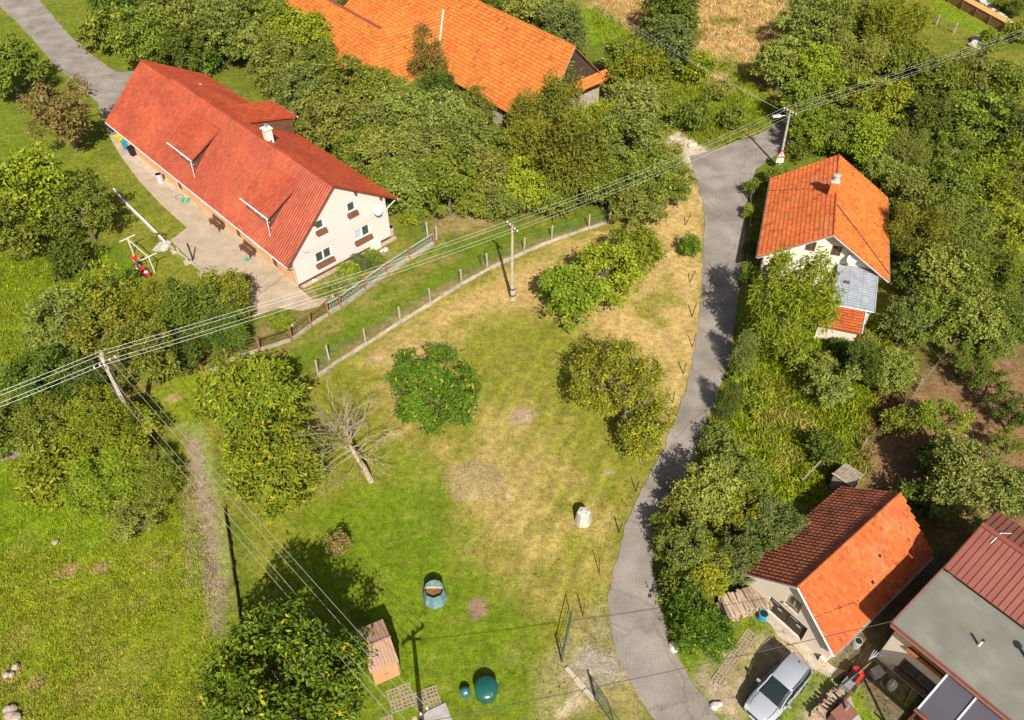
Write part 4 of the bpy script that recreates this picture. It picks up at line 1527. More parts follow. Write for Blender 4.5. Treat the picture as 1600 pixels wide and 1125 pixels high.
def gutter(parent, a, b, r=.075, mat='white_metal', name='gutter'):
    a, b = Vector(a), Vector(b)
    d = (b - a).normalized()
    s = d.cross(Vector((0, 0, 1)))
    mb = MB()
    n = 6
    prof = [(math.cos(math.pi * k / n) * r, -math.sin(math.pi * k / n) * r) for k in range(n + 1)]
    prof += [(-math.cos(math.pi * k / n) * r * .82, -math.sin(math.pi * k / n) * r * .82) for k in range(n + 1)]
    vs = []
    for p in (a, b):
        vs += [p + s * q[0] + Vector((0, 0, q[1])) for q in prof]
    m = len(prof)
    mb.add(vs, [(i, (i + 1) % m, m + (i + 1) % m, m + i) for i in range(m)])
    return mb.build(name, M[mat], parent)


# ------------------------------------------------------------------ farmhouse with the red roof
def farmhouse():
    a, b = G(467, 448), G(608, 370)
    ang = math.atan2(b.y - a.y, b.x - a.x) - R(1.4)
    h = thing('farmhouse', 'long farmhouse with glossy red tiled roof and pale pink gable', 'house', a, ang)
    Wd, L1, L2 = 10.1, 27.4, 34.2
    rx, rz = 5.0, 8.12
    elx, elz = -.75, 2.68
    erx, erz = 11.25, 3.98
    sl = (rz - elz) / (rx - elx)
    sr = (rz - erz) / (erx - rx)
    zl, zr = elz + sl * (-elx) - .2, rz - sr * (Wd - rx) - .2
    X = Vector((1, 0, 0))
    Y = Vector((0, 1, 0))
    # gable with its four window openings
    wins = [(6.05, 4.68, 7.0, 5.75), (2.72, 4.5, 3.66, 5.52), (2.1, 1.28, 3.85, 2.5), (6.32, 1.55, 8.1, 2.8)]
    wall_face(h, 'wall', M['plaster_pink'], (0, 0, 0), X, [(0, 0), (Wd, 0), (Wd, zr), (rx, rz - .2), (0, zl)], wins)
    for i, w in enumerate(wins):
        window(h, (0, 0, 0), X, *w, panes=1 if i < 2 else 2, glass=['glass', 'glass'] if i != 3 else ['glass_pale', 'glass'], sill=('wood_brown', .3, .34), fw_=.12)
    # side walls
    doors = [(3.2, 0.05, 4.2, 2.1), (9.4, .05, 10.4, 2.1), (15.5, .9, 16.7, 2.0), (20.5, .05, 21.6, 2.1), (12.6, .9, 13.6, 2.0), (6.0, .9, 7.2, 2.0)]
    wall_face(h, 'side_wall', M['plaster_tan'], (0, L2, 0), -Y, [(0.3, 0), (L2 - .3, 0), (L2 - .3, zl - .1), (.3, zl - .1)], [(L2 - d[2], d[1], L2 - d[0], d[3]) for d in doors])
    for d in doors:
        if d[1] < .5:
            dm = MB().box((.14, (d[0] + d[2]) / 2, (d[1] + d[3]) / 2), (.06, d[2] - d[0] - .02, d[3] - d[1] - .02)).build('door', M['wood_brown'], h)
            MB().tube([(.05, d[0] + .12, 1.05), (.05, d[0] + .24, 1.05)], .025, 6).build('handle', M['steel'], dm)
        else:
            window(h, (0, L2, 0), -Y, L2 - d[2], d[1], L2 - d[0], d[3], 2)
    wall_face(h, 'back_wall', M['plaster_pink'], (Wd, 0.3, 0), Y, [(0, 0), (L2 - .6, 0), (L2 - .6, zr - .1), (0, zr - .1)], [])
    wall_face(h, 'far_gable', M['plaster_pink'], (Wd, L2, 0), -X, [(0, 0), (Wd, 0), (Wd, zl - .1), (Wd - rx, rz - .75), (0, zr - .15)], [])
    MB().box((Wd / 2, -.015, .13), (Wd + .06, .05, .26)).build('plinth', M['wood_brown'], h)
    m = MB()
    m.box((Wd / 2 + .3, -.3, .03), (Wd + .3, .45, .06))
    m.build('plinth_paving', M['stone'], h)
    # roof
    UL = Vector((rx - elx, 0, rz - elz))
    UR = Vector((rx - erx, 0, rz - erz))
    r1 = roof_plane(h, (elx, -.25, elz), Y, UL, L1 + .25, UL.length, M['tile_red'])
    tiles(r1, (elx, -.25, elz), Y, UL, L1 + .25, UL.length, .30, .36, 'roll', M['tile_red'])
    r2 = roof_plane(h, (erx, -.25, erz), Y, UR, L1 + .25, UR.length, M['tile_red'])
    tiles(r2, (erx, -.25, erz), Y, UR, L1 + .25, UR.length, .30, .36, 'roll', M['tile_red'])
    rz2 = rz - .5
    UL2 = Vector((rx - elx, 0, rz2 - elz))
    UR2 = Vector((rx - erx, 0, rz2 - erz))
    r3 = roof_plane(h, (elx, L1, elz), Y, UL2, L2 - L1 + .3, UL2.length, M['tile_red'])
    tiles(r3, (elx, L1, elz), Y, UL2, L2 - L1 + .3, UL2.length, .30, .36, 'roll', M['tile_red'])
    r4 = roof_plane(h, (erx, L1, erz), Y, UR2, L2 - L1 + .3, UR2.length, M['tile_red'])
    tiles(r4, (erx, L1, erz), Y, UR2, L2 - L1 + .3, UR2.length, .30, .36, 'roll', M['tile_red'])
    ridge_caps(r1, (rx, -.25, rz + .03), (rx, L1, rz + .03), M['tile_red'])
    ridge_caps(r3, (rx, L1 + .05, rz2 + .03), (rx, L2 + .3, rz2 + .03), M['tile_red'])
    # gable verge boards and step board
    v = MB()
    v.bar((elx, -.27, elz - .06), (rx, -.27, rz - .06), .05, .2, up=(0, 1, 0))
    v.bar((erx, -.27, erz - .06), (rx, -.27, rz - .06), .05, .2, up=(0, 1, 0))
    v.build('verge_board', M['wood_brown'], h)
    MB().add([(elx, L1 - .01, elz - .1), (rx, L1 - .01, rz - .1), (rx, L1 - .01, rz2 - .15), (elx, L1 + .05, elz - .2), (rx, L1 + .05, rz2 - .15)], [(0, 1, 2), (0, 2, 4, 3)]).build('roof_step', M['tile_red_dark'], h)
    gutter(h, (elx - .06, -.3, elz - .03), (elx - .06, L2 + .3, elz - .03))
    gutter(h, (erx + .06, -.3, erz - .03), (erx + .06, L1, erz - .03))
    MB().tube([(elx - .05, -.15, elz - .1), (-.12, -.12, elz - .55), (-.1, -.08, .1)], .05, 8).build('downpipe', M['zinc'], h)
    MB().tube([(erx + .05, -.1, erz - .1), (Wd + .15, .1, erz - .75), (Wd + .12, .1, .1)], .05, 8).build('downpipe', M['white_metal'], h)
    # purlin ends under the verge
    for u, z in ((7.1, rz - sr * 2.1 - .38), (9.6, rz - sr * 4.6 - .38), (2.6, rz - sl * 2.4 - .45)):
        MB().box((u, -.14, z), (.16, .28, .2)).build('purlin_end', M['wood_brown'], h)
    # front dormers
    for v0, v1 in ((16.6, 21.3), (3.5, 7.9)):
        zf, zb, ub = 5.28, elz + sl * (4.05 - elx), 4.05
        uf = .35
        d = MB()
        zt = lambda u: zf + (zb - zf) * (u - uf) / (ub - uf)
        zm = lambda u: elz + sl * (u - elx)
        uw = .65
        ue = (zt(0) - zm(0) - .1) / (sl - (zb - zf) / (ub - uf))
        for vv in (v0 + .25, v1 - .25):
            d.add([(uw, vv, zm(uw)), (uw, vv, zt(uw) - .14), (ue, vv, zm(ue)), (uw, vv + .12, zm(uw)), (uw, vv + .12, zt(uw) - .14), (ue, vv + .12, zm(ue))], [(0, 1, 2), (5, 4, 3), (0, 3, 4, 1), (1, 4, 5, 2), (0, 2, 5, 3)])
        dm = d.build('dormer', M['wood_brown'], h)
        fr = MB()
        fr.box((uw + .06, (v0 + v1) / 2, (zm(uw) + zt(uw) - .14) / 2), (.1, v1 - v0 - .55, zt(uw) - .16 - zm(uw)))
        fr.build('dormer_front', M['wood_brown'], dm)
        for k in range(3):
            y0 = v0 + .5 + k * (v1 - v0 - 1) / 3
            y1 = y0 + (v1 - v0 - 1) / 3 - .12
            MB().box((uw - .005, (y0 + y1) / 2, (zm(uw) + zt(uw)) / 2), (.05, y1 - y0, .68)).build('window_frame', M['white'], dm)
            MB().box((uw - .02, (y0 + y1) / 2, (zm(uw) + zt(uw)) / 2), (.05, y1 - y0 - .16, .54)).build('pane', M['glass'], dm)
        Ud = Vector((ub - uf, 0, zb - zf))
        roof_plane(dm, (uf, v0, zf), Y, Ud, v1 - v0, Ud.length, M['tile_red_dark'], .12, 'dormer_roof')
        tiles(dm, (uf, v0, zf), Y, Ud, v1 - v0, Ud.length, .30, .36, 'roll', M['tile_red'], name='dormer_tile')
        gutter(dm, (uf - .07, v0 - .05, zf - .04), (uf - .07, v1 + .05, zf - .04))
        fb = MB()
        fb.bar((uf, v0 - .03, zf - .07), (ub, v0 - .03, zb - .07), .04, .12, up=(0, 1, 0))
        fb.build('verge_board', M['brown_metal'], dm)
        MB().tube([(uf - .05, v0 + .1, zf - .08), (.2, v0 - .1, zf - .5), (.12, v0 - .15, zm(.1) + .08)], .04, 6).build('downpipe', M['white_metal'], dm)
        # lead apron below the dormer
        MB().slab([(uw - .55, v0 + .2, zm(uw - .55) + .06), (uw - .55, v1 - .2, zm(uw - .55) + .06), (uw, v1 - .2, zm(uw) + .06), (uw, v0 + .2, zm(uw) + .06)], .02).build('apron', M['brown_metal'], dm)
    # back shed dormer
    v0, v1 = 14.9, 19.3
    ub, ue = 5.6, 11.1
    zb, ze = rz - sr * (ub - rx) + .05, 6.35
    zr_ = lambda u: rz - sr * (u - rx)
    d = MB()
    for vv in (v0 + .2, v1 - .32):
        d.add([(ub + .6, vv, zr_(ub + .6) - .05), (ue - .45, vv, zr_(ue - .45) - .05), (ue - .45, vv, ze), (ub + .6, vv + .12, zr_(ub + .6) - .05), (ue - .45, vv + .12, zr_(ue - .45) - .05), (ue - .45, vv + .12, ze)], [(0, 1, 2), (5, 4, 3), (0, 3, 4, 1), (1, 4, 5, 2), (0, 2, 5, 3)])
    d.box((ue - .5, (v0 + v1) / 2, (ze + zr_(ue - .5)) / 2), (.1, v1 - v0 - .5, ze - zr_(ue - .5)))
    dm = d.build('dormer', M['wood_brown'], h)
    Ud = Vector((ub - ue, 0, zb - ze))
    roof_plane(dm, (ue, v0, ze), Y, Ud, v1 - v0, Ud.length, M['tile_red_dark'], .12, 'dormer_roof')
    tiles(dm, (ue, v0, ze), Y, Ud, v1 - v0, Ud.length, .30, .36, 'roll', M['tile_red'], name='dormer_tile')
    gutter(dm, (ue + .07, v0 - .05, ze - .04), (ue + .07, v1 + .05, ze - .04))
    # chimney
    c = MB().box((5.25, 9.9, 8.5), (.62, .62, 1.5)).build('chimney', M['plaster_white'], h)
    MB().box((5.25, 9.9, 9.29), (.86, .86, .08)).build('chimney_cap', M['white'], c)
    MB().lathe([(.09, 0), (.09, .28), (.15, .3), (.13, .4), (.02, .44)], 12, (5.25, 9.9, 9.33)).build('flue', M['steel'], c)
    MB().box((5.0, 9.9, 7.95), (.9, .8, .1), m=Matrix.Rotation(-math.atan(sl), 3, 'Y')).build('flashing', M['brown_metal'], c)
    # vent, dish, cable
    MB().lathe([(.12, 0), (.1, .3), (.17, .32), (.05, .42)], 12, (8.1, 28.6, zr_(8.1) - .5)).build('vent', M['white'], h)
    ds = MB().lathe([(.0, .14), (.12, .11), (.3, .03), (.5, -.12), (.52, -.10), (.3, .06), (.0, .17)], 22).build('satellite_dish', M['white'], h, smooth=True)
    ds.location = (8.8, -.5, 4.05)
    ds.rotation_euler = (R(-60), R(180), R(6))
    MB().tube([(8.8, -.38, 3.9), (8.8, -.2, 3.8), (8.8, .02, 3.8)], .03, 6).build('dish_arm', M['steel'], h)
    MB().tube([(8.8, -.5, 3.55), (8.82, -.95, 3.75)], .02, 6).build('dish_feed', M['dark_metal'], h)
    MB().tube([(.1, -.03, 2.85), (5, -.03, 2.92), (10.05, -.03, 3.2)], .012, 4).build('cable', M['concrete_grey'], h)
    m = MB()
    m.tube([(1.0, -.02, 3.35), (1.0, -.6, 3.6), (1.15, -.9, 3.9)], .02, 5)
    m.tube([(1.0, -.6, 3.6), (.8, -.9, 3.9)], .015, 5)
    m.build('cable_bracket', M['zinc'], h)
    w = MB()
    w.box((8.2, -.3, .35), (.9, .5, .7))
    w.build('basement_box', M['plaster_white'], h)
    return h


FH = farmhouse()
FHM = Matrix.Translation(FH.location) @ Matrix.Rotation(FH.rotation_euler.z, 4, 'Z')


def fh(u, v, z=0):
    return FHM @ Vector((u, v, z))


# ------------------------------------------------------------------ the barn: three roofs around a courtyard
def barn():
    apex = Vector((6.74, 84.63, 8.0))
    d = Vector((3.93, 3.4, 0))           # across, from ridge to the right-hand eave
    w = d.length
    ac = d.normalized()                  # local x
    al = Vector((-ac.y, ac.x, 0))        # local y, along the ridge away from the gable
    ang = math.atan2(ac.y, ac.x)
    t = thing('barn', 'L-shaped barn with bright orange tiled roofs and dark timber gable', 'barn', (apex.x, apex.y, 0), ang)
    X, Y = Vector((1, 0, 0)), Vector((0, 1, 0))
    # wing C: ridge along local y
    RZ, EZ, LC = 8.0, 3.0, 36.0
    UL = Vector((w, 0, RZ - EZ))
    UR = Vector((-w, 0, RZ - EZ))
    B0 = 21.6                             # where wing B's ridge runs in
    wl, EL, SK = 8.3, 2.6, 3.6            # the courtyard-side eave lies further out and the gable is askew
    UL = Vector((wl, 0, RZ - EL))
    ll = UL.length
    r = MB().slab([(-wl, -SK, EL), (0, 0, RZ), (0, LC, RZ), (-wl, LC, EL)], .12).build('roof', M['tile_orange'], t)
    tiles(r, (-wl, -SK, EL), Y, UL, LC + SK, ll, .33, .44, 'flat', M['tile_orange'], lambda a_, u_: a_ > SK * u_ / ll)
    r2 = roof_plane(t, (w, 0, EZ), Y, UR, LC, UR.length, M['tile_orange'])
    tiles(r2, (w, 0, EZ), Y, UR, LC, UR.length, .33, .42, 'flat', M['tile_orange'])
    ridge_caps(r, (0, 0, RZ + .02), (0, LC, RZ + .02), M['tile_orange'])
    # small skirt roof on the gable
    Us = Vector((0, .95, .75))
    rs = roof_plane(t, (-w * .25, -.85, EZ + .05), X, Us, w * 1.3, Us.length, M['tile_orange'], name='skirt_roof')
    tiles(rs, (-w * .25, -.85, EZ + .05), X, Us, w * 1.3, Us.length, .33, .42, 'flat', M['tile_orange'], name='skirt_tile')
    # gable of upright boards
    n = 22
    for i in range(n):
        x0 = -wl + .45 + (w + wl - .8) * i / n
        x1 = -wl + .45 + (w + wl - .8) * (i + 1) / n - .02
        z0 = EL - .1
        zt = lambda x: RZ - .18 - (x * (RZ - EZ) / w if x > 0 else -x * (RZ - EL) / wl)
        yy = lambda x: .24 + (SK * x / wl if x < 0 else 0)
        jg = random.uniform(0, .025)
        m = MB()
        vs = [(x0, yy(x0) + jg, z0), (x1, yy(x1) + jg, z0), (x1, yy(x1) + jg, max(z0 + .03, zt(x1))), (x0, yy(x0) + jg, max(z0 + .03, zt(x0)))]
        vs += [(q[0], q[1] + .03, q[2]) for q in vs]
        m.add(vs, [(0, 1, 2, 3), (7, 6, 5, 4), (0, 4, 5, 1), (1, 5, 6, 2), (2, 6, 7, 3), (3, 7, 4, 0)])
        m.build('board', M['wood_dark'], t)
    v = MB()
    v.bar((-wl, -SK - .03, EL - .08), (0, -.03, RZ - .08), .05, .2, up=(0, 1, 0))
    v.bar((w, -.03, EZ - .08), (0, -.03, RZ - .08), .05, .2, up=(0, 1, 0))
    v.build('verge_board', M['wood_grey'], t)
    # walls of wing C
    MB().box((-wl + .75, LC / 2 - 1.2, EL / 2 - .05), (.4, LC + 1.2, EL - .1)).build('wall', M['stonewall'], t)
    MB().box((w - .65, LC / 2, EZ / 2 - .1), (.4, LC - .6, EZ - .2)).build('wall', M['stonewall'], t)
    MB().bar((w - .6, .55, 1.25), (0, .55, 1.25), .4, 2.5).bar((0, .55, 1.25), (-wl + .7, -SK + .9, 1.25), .4, 2.5).build('gable_wall', M['stonewall'], t)
    for y in (5.2, 8.2, 11.2):
        MB().box((-wl + .52, y - 6, 1.1), (.1, 1.2, 2.2)).build('door', M['wood_dark'], t)
    # wing B: ridge along local x from the hip corner to wing C
    bz, be, bw = 6.5, 2.6, 6.1
    xh = -17.2 + 4.4                      # hip corner, local x of ridge B's end
    # corner in local space from the survey
    Mi = (Matrix.Translation(t.location) @ Matrix.Rotation(ang, 4, 'Z')).inverted()
    hc = Mi @ G(593, 48, bz)
    ya, xa = hc.y, hc.x
    s = (bz - be)
    lim = lambda a, u: True
    # slope of B towards the camera (down local -y), from the hip to the valley on C
    lenB = -xa
    Ub = Vector((0, bw, s))
    lu = Ub.length

    def inB(a, u):
        yy = -bw + bw * u / lu            # offset from ridge
        x = xa - bw + a
        zz = be + s * u / lu
        xl = xa + yy * 1.0                # hip at 45 degrees
        xr = -(RZ - zz) / (RZ - EL) * wl   # valley against C
        return x > xl - .05 and x < xr + .25
    rb = MB().add([(xa - bw, ya - bw, be - .06), (-(RZ - be) / (RZ - EL) * wl, ya - bw, be - .06), (-(RZ - bz) / (RZ - EL) * wl, ya, bz - .06), (xa, ya, bz - .06)], [(0, 1, 2, 3)])
    rb.slab([(xa - bw, ya - bw, be - .08), (-(RZ - be) / (RZ - EL) * wl, ya - bw, be - .08), (-(RZ - bz) / (RZ - EL) * wl, ya, bz - .08), (xa, ya, bz - .08)], .1)
    rbo = rb.build('roof', M['tile_orange'], t)
    tiles(rbo, (xa - bw, ya - bw, be), X, Ub, lenB + bw, lu, .33, .42, 'flat', M['tile_orange'], inB)
    Ub2 = Vector((0, -bw, s))
    MB().slab([(xa, ya, bz - .04), (-(RZ - bz) / (RZ - EL) * wl, ya, bz - .04), (-(RZ - be) / (RZ - EL) * wl, ya + bw, be - .04), (xa + bw, ya + bw, be - .04)], .1).build('roof', M['tile_orange'], t)
    # wing A: ridge along local +y from the hip corner
    LA = 26.0
    Ua = Vector((bw, 0, s))

    def inA(a, u):
        yy = -bw + bw * u / lu
        y = a - bw
        return y > yy - .05
    ra = MB().slab([(xa - bw, ya - bw, be - .05), (xa, ya, bz - .05), (xa, ya + LA, bz - .05), (xa - bw, ya + LA, be - .05)], .1).build('roof', M['tile_orange'], t)
    tiles(ra, (xa - bw, ya - bw, be), Y, Ua, LA + bw, lu, .33, .42, 'flat', M['tile_orange'], inA)
    ra2 = MB().slab([(xa + bw, ya + bw, be - .05), (xa, ya, bz - .05), (xa, ya + LA, bz - .05), (xa + bw, ya + LA, be - .05)], .1).build('roof', M['tile_brown'], t)
    ridge_caps(ra, (xa, ya, bz + .03), (xa, ya + LA, bz + .03), M['tile_orange'])
    ridge_caps(ra, (xa - bw, ya - bw, be + .06), (xa, ya, bz + .04), M['tile_orange'])
    ridge_caps(rbo, (xa, ya, bz + .03), (-1.6, ya, bz + .03), M['tile_orange'])
    # white valley flashing
    MB().bar((-(RZ - be) / (RZ - EL) * wl, ya - bw, be + .09), (-(RZ - bz) / (RZ - EL) * wl, ya, bz + .1), .24, .03, up=(0, -.4, 1)).build('valley_flashing', M['stone_white'], t)
    MB().box((xa + lenB / 2 - 2, ya - bw + .6, be / 2 - .1), (lenB - 6.5, .4, be - .2)).build('wall', M['stonewall'], t)
    MB().box((xa - bw + .6, ya + LA / 2 - 1.4, be / 2 - .1), (.4, LA + 3, be - .2)).build('wall', M['stonewall'], t)
    MB().box((xa - bw + 1.2 + .6, ya - bw + 1.1, be + .55), (.3, .25, .3)).build('roof_hatch', M['dark_metal'], t)
    return t


BARN = barn()


# ------------------------------------------------------------------ single orange house
def cottage():
    near, far = Vector((25.97, 52.78, 0)), Vector((29.93, 65.05, 0))
    al = (far - near).normalized()
    ac = Vector((al.y, -al.x, 0))
    ang = math.atan2(ac.y, ac.x)
    t = thing('cottage', 'small house with plain orange tiled gable roof and white gable wall', 'house', near, ang)
    X, Y = Vector((1, 0, 0)), Vector((0, 1, 0))
    w, RZ, EZ, L_ = 5.3, 6.5, 3.0, 12.9
    UL, UR = Vector((w, 0, RZ - EZ)), Vector((-w, 0, RZ - EZ))
    r = roof_plane(t, (-w, 0, EZ), Y, UL, L_, UL.length, M['tile_old'])
    tiles(r, (-w, 0, EZ), Y, UL, L_, UL.length, .30, .42, 'roll', M['tile_old'])
    r2 = roof_plane(t, (w, 0, EZ), Y, UR, L_, UR.length, M['tile_orange'])
    tiles(r2, (w, 0, EZ), Y, UR, L_, UR.length, .22, .33, 'flat', M['tile_orange'])
    ridge_caps(r, (0, -.02, RZ + .03), (0, L_, RZ + .03), M['tile_old'], .38, .10)
    v = MB()
    v.bar((-w, -.03, EZ - .07), (0, -.03, RZ - .07), .06, .18, up=(0, 1, 0))
    v.bar((w, -.03, EZ - .07), (0, -.03, RZ - .07), .06, .18, up=(0, 1, 0))
    v.build('verge_board', M['zinc'], t)
    ww = w - .55
    zt = EZ + (RZ - EZ) * .55 / w - .16
    holes = [(ww - 1.75, 4.0, ww - .95, 5.0), (ww + .3, 4.0, ww + 1.1, 5.0)]
    wall_face(t, 'wall', M['plaster_white'], (-ww, .75, 0), X, [(0, 0), (2 * ww, 0), (2 * ww, zt), (ww, RZ - .17), (0, zt)], holes)
    for hh in holes:
        window(t, (-ww, .75, 0), X, *hh, panes=2, frame='wood_brown', bars=1, fw_=.08)
    wall_face(t, 'side_wall', M['plaster_white'], (-ww, L_ - .5, 0), -Y, [(0, 0), (L_ - 1.6, 0), (L_ - 1.6, zt), (0, zt)], [(3, 1, 4, 2.2), (7, 1, 8, 2.2)])
    for q in (3, 7):
        window(t, (-ww, L_ - .5, 0), -Y, q, 1, q + 1, 2.2, 2, frame='wood_brown')
    wall_face(t, 'side_wall', M['plaster_white'], (ww, 1.1, 0), Y, [(0, 0), (L_ - 1.6, 0), (L_ - 1.6, zt), (0, zt)], [])
    gutter(t, (-w - .06, 0, EZ - .03), (-w - .06, L_, EZ - .03), mat='zinc')
    gutter(t, (w + .06, 0, EZ - .03), (w + .06, L_, EZ - .03), mat='zinc')
    c = MB().box((-.35, 6.6, 6.75), (.62, .62, 1.5)).build('chimney', M['tile_old'], t)
    MB().box((-.35, 6.6, 7.46), (.70, .70, .12)).build('chimney_collar', M['stone_white'], c)
    MB().lathe([(.26, 0), (.24, .45), (.30, .47), (.3, .55), (.2, .58)], 12, (-.35, 6.6, 7.5)).build('flue', M['zinc'], c)
    ds = MB().lathe([(.0, .12), (.2, .08), (.42, -.08), (.44, -.06), (.2, .11), (.0, .15)], 20).build('satellite_dish', M['white'], t, smooth=True)
    ds.location = (2.0, .25, 4.3)
    ds.rotation_euler = (R(-60), R(180), R(20))
    MB().tube([(2.0, .3, 4.2), (2.0, .74, 4.0)], .03, 6).build('dish_arm', M['steel'], t)
    # diagonal lightning cable over the right slope
    MB().tube([(.1, 4.4, RZ + .1), (2.6, 2.9, RZ - 2.6 * (RZ - EZ) / w + .1), (w, .9, EZ + .12)], .035, 5).build('cable', M['dark_metal'], t)
    MB().tube([(-.1, 6.6, RZ + .1), (-2.6, 8.8, RZ - 2.6 * (RZ - EZ) / w + .1), (-w, 10.5, EZ + .1)], .03, 5).build('cable', M['dark_metal'], t)
    # grey sheet lean-to in front
    x0, x1 = 1.15, 4.35
    y1, y0 = .7, -3.6
    z1, z0 = 3.35, 2.5
    lt = MB().slab([(x0, y0, z0 - .05), (x1, y0, z0 - .05), (x1, y1, z1 - .05), (x0, y1, z1 - .05)], .05).build('lean_to_roof', M['corr'], t)
    n = 17
    for i in range(3):
        for k in range(1):
            mb = MB()
            xa_, xb_ = x0 + (x1 - x0) * i / 3, x0 + (x1 - x0) * (i + 1) / 3 - .015
            vs, fs = [], []
            m_ = n * 4
            for q in range(m_ + 1):
                u = q / m_
                y = y0 + (y1 - y0) * u
                z = z0 + (z1 - z0) * u + .016 * math.sin(q / 4 * 2 * math.pi) + .004 * i
                vs += [(xa_, y, z), (xb_, y, z)]
            fs = [(2 * q, 2 * q + 1, 2 * q + 3, 2 * q + 2) for q in range(m_)]
            mb.add(vs, fs).build('corrugated_sheet', M['corr'], lt)
    MB().box((2.75, -1.3, 1.2), (2.9, 4.0, 2.35)).build('lean_to_wall', M['plaster_white'], t)
    gutter(t, (x0, y0 - .08, z0 - .06), (x1, y0 - .08, z0 - .06), mat='zinc')
    MB().bar((x1 + .02, y0, z0), (x1 + .02, y1, z1), .06, .12).build('verge_strip', M['zinc'], t)
    MB().box((2.0, -1.2, 3.02), (.5, .3, .03), m=Matrix.Rotation(R(11), 3, 'X')).build('rust_patch', M['rust'], t)
    # small orange annex roof below
    ar = MB().slab([(.3, -5.6, 1.55), (3.6, -5.6, 1.55), (3.75, -3.55, 2.25), (.3, -3.55, 2.25)], .1).build('annex_roof', M['tile_old'], t)
    tiles(ar, (.3, -5.6, 1.58), X, (0, 2.05, .7), 3.3, 2.15, .24, .3, 'flat', M['tile_old'], name='annex_tile')
    MB().bar((3.68, -5.6, 1.6), (3.76, -3.55, 2.3), .08, .1).build('verge_strip', M['zinc'], t)
    MB().box((1.9, -4.5, .75), (3.0, 1.7, 1.45)).build('annex_wall', M['plaster_grey'], t)
    return t


cottage()


# ------------------------------------------------------------------ garage with one brown and one orange slope
def garage():
    a, b = G(1197, 953), G(1289, 1036)
    dd = (b - a).normalized()
    ang = math.atan2(dd.y, dd.x)
    t = thing('garage', 'small garage with dark brown left slope and orange right slope', 'garage', a, ang)
    X, Y = Vector((1, 0, 0)), Vector((0, 1, 0))
    xc, w, RZ, EZ = 1.18, 3.3, 4.75, 1.88
    y0, y1 = -.35, 9.7
    L_ = y1 - y0
    UL, UR = Vector((w, 0, RZ - EZ)), Vector((-w, 0, RZ - EZ))
    r = roof_plane(t, (xc - w, y0, EZ), Y, UL, L_, UL.length, M['tile_brown'])
    tiles(r, (xc - w, y0, EZ), Y, UL, L_, UL.length, .30, .38, 'pan', M['tile_brown'], single=170, near=(0, 1, 0))
    r2 = roof_plane(t, (xc + w, y0, EZ), Y, UR, L_, UR.length, M['tile_old'])
    tiles(r2, (xc + w, y0, EZ), Y, UR, L_, UR.length, .22, .31, 'flat', M['tile_old'], single=300, near=(0, 1, 0), stagger=.5, inside=lambda a_, u_: a_ < L_ + .05)
    ridge_caps(r, (xc, y0, RZ + .04), (xc, y1, RZ + .04), M['tile_old'], .36, .10)
    for u, v in ((.55, .45), (.35, .42)):
        p = Vector((xc + w, y0 + L_ * .62, EZ)) + UR * u
        if u < .5:
            p.y = y0 + L_ * .48
        MB().box(p + Vector((.03, 0, .05)), (.2, .17, .06), m=Matrix.Rotation(math.atan2(RZ - EZ, w), 3, 'Y')).build('roof_vent', M['black'], r2)
    ww = w - .22
    zt = EZ + (RZ - EZ) * .22 / w - .16
    ox = xc - ww
    holes = [(.8 - ox, 2.12, 1.72 - ox, 3.15), (-.1 - ox, .02, 2.55 - ox, 1.55)]
    wall_face(t, 'wall', M['plaster_grey'], (ox, 0, 0), X, [(0, 0), (2 * ww, 0), (2 * ww, zt), (ww, RZ - .17), (0, zt)], holes)
    wall_face(t, 'side_wall', M['plaster_grey'], (xc - ww, y1 - .3, 0), -Y, [(0, 0), (9.1, 0), (9.1, zt), (0, zt)], [])
    wall_face(t, 'side_wall', M['plaster_grey'], (xc + ww, .3, 0), Y, [(0, 0), (9.1, 0), (9.1, zt), (0, zt)], [])
    wall_face(t, 'far_gable', M['plaster_grey'], (xc + ww, y1 - .3, 0), -X, [(0, 0), (2 * ww, 0), (2 * ww, zt), (ww, RZ - .17), (0, zt)], [])
    window(t, (0, 0, 0), X, .8, 2.12, 1.72, 3.15, 2, frame='wood_grey', sill=('concrete', .16, .06), fw_=.09)
    MB().box((1.26, .14, 2.6), (.9, .04, 1.0)).build('shutter', M['wood_dark'], t)
    for x0, x1 in ((-.08, 1.20), (1.25, 2.53)):
        n = 7
        dl = MB().box(((x0 + x1) / 2, .20, .78), (x1 - x0, .03, 1.5)).build('door', M['wood_dark'], t)
        for i in range(n):
            q0 = x0 + (x1 - x0) * i / n
            q1 = x0 + (x1 - x0) * (i + 1) / n - .012
            MB().box(((q0 + q1) / 2, .165 + random.uniform(-.006, .006), .78), (q1 - q0, .03, 1.5)).build('board', M['wood_dark'], dl)
        MB().box((x0 + .75, .135, .85), (.28, .03, .07)).build('handle', M['stone_white'], dl)
        MB().box((x0 + .35, .14, 1.15), (.5, .02, .06)).build('hinge', M['steel'], dl)
    v = MB()
    v.bar((xc - w, y0 - .02, EZ - .06), (xc, y0 - .02, RZ - .06), .05, .15, up=(0, 1, 0))
    v.bar((xc + w, y0 - .02, EZ - .06), (xc, y0 - .02, RZ - .06), .05, .15, up=(0, 1, 0))
    v.build('verge_board', M['white'], t)
    gutter(t, (xc + w + .06, y0, EZ - .04), (xc + w + .06, y1, EZ - .04), mat='zinc')
    MB().box((xc + ww - .2, -.13, .25), (.35, .2, .5)).build('corner_buttress', M['plaster_grey'], t)
    # plank roof of the little shed behind
    return t


GAR = garage()


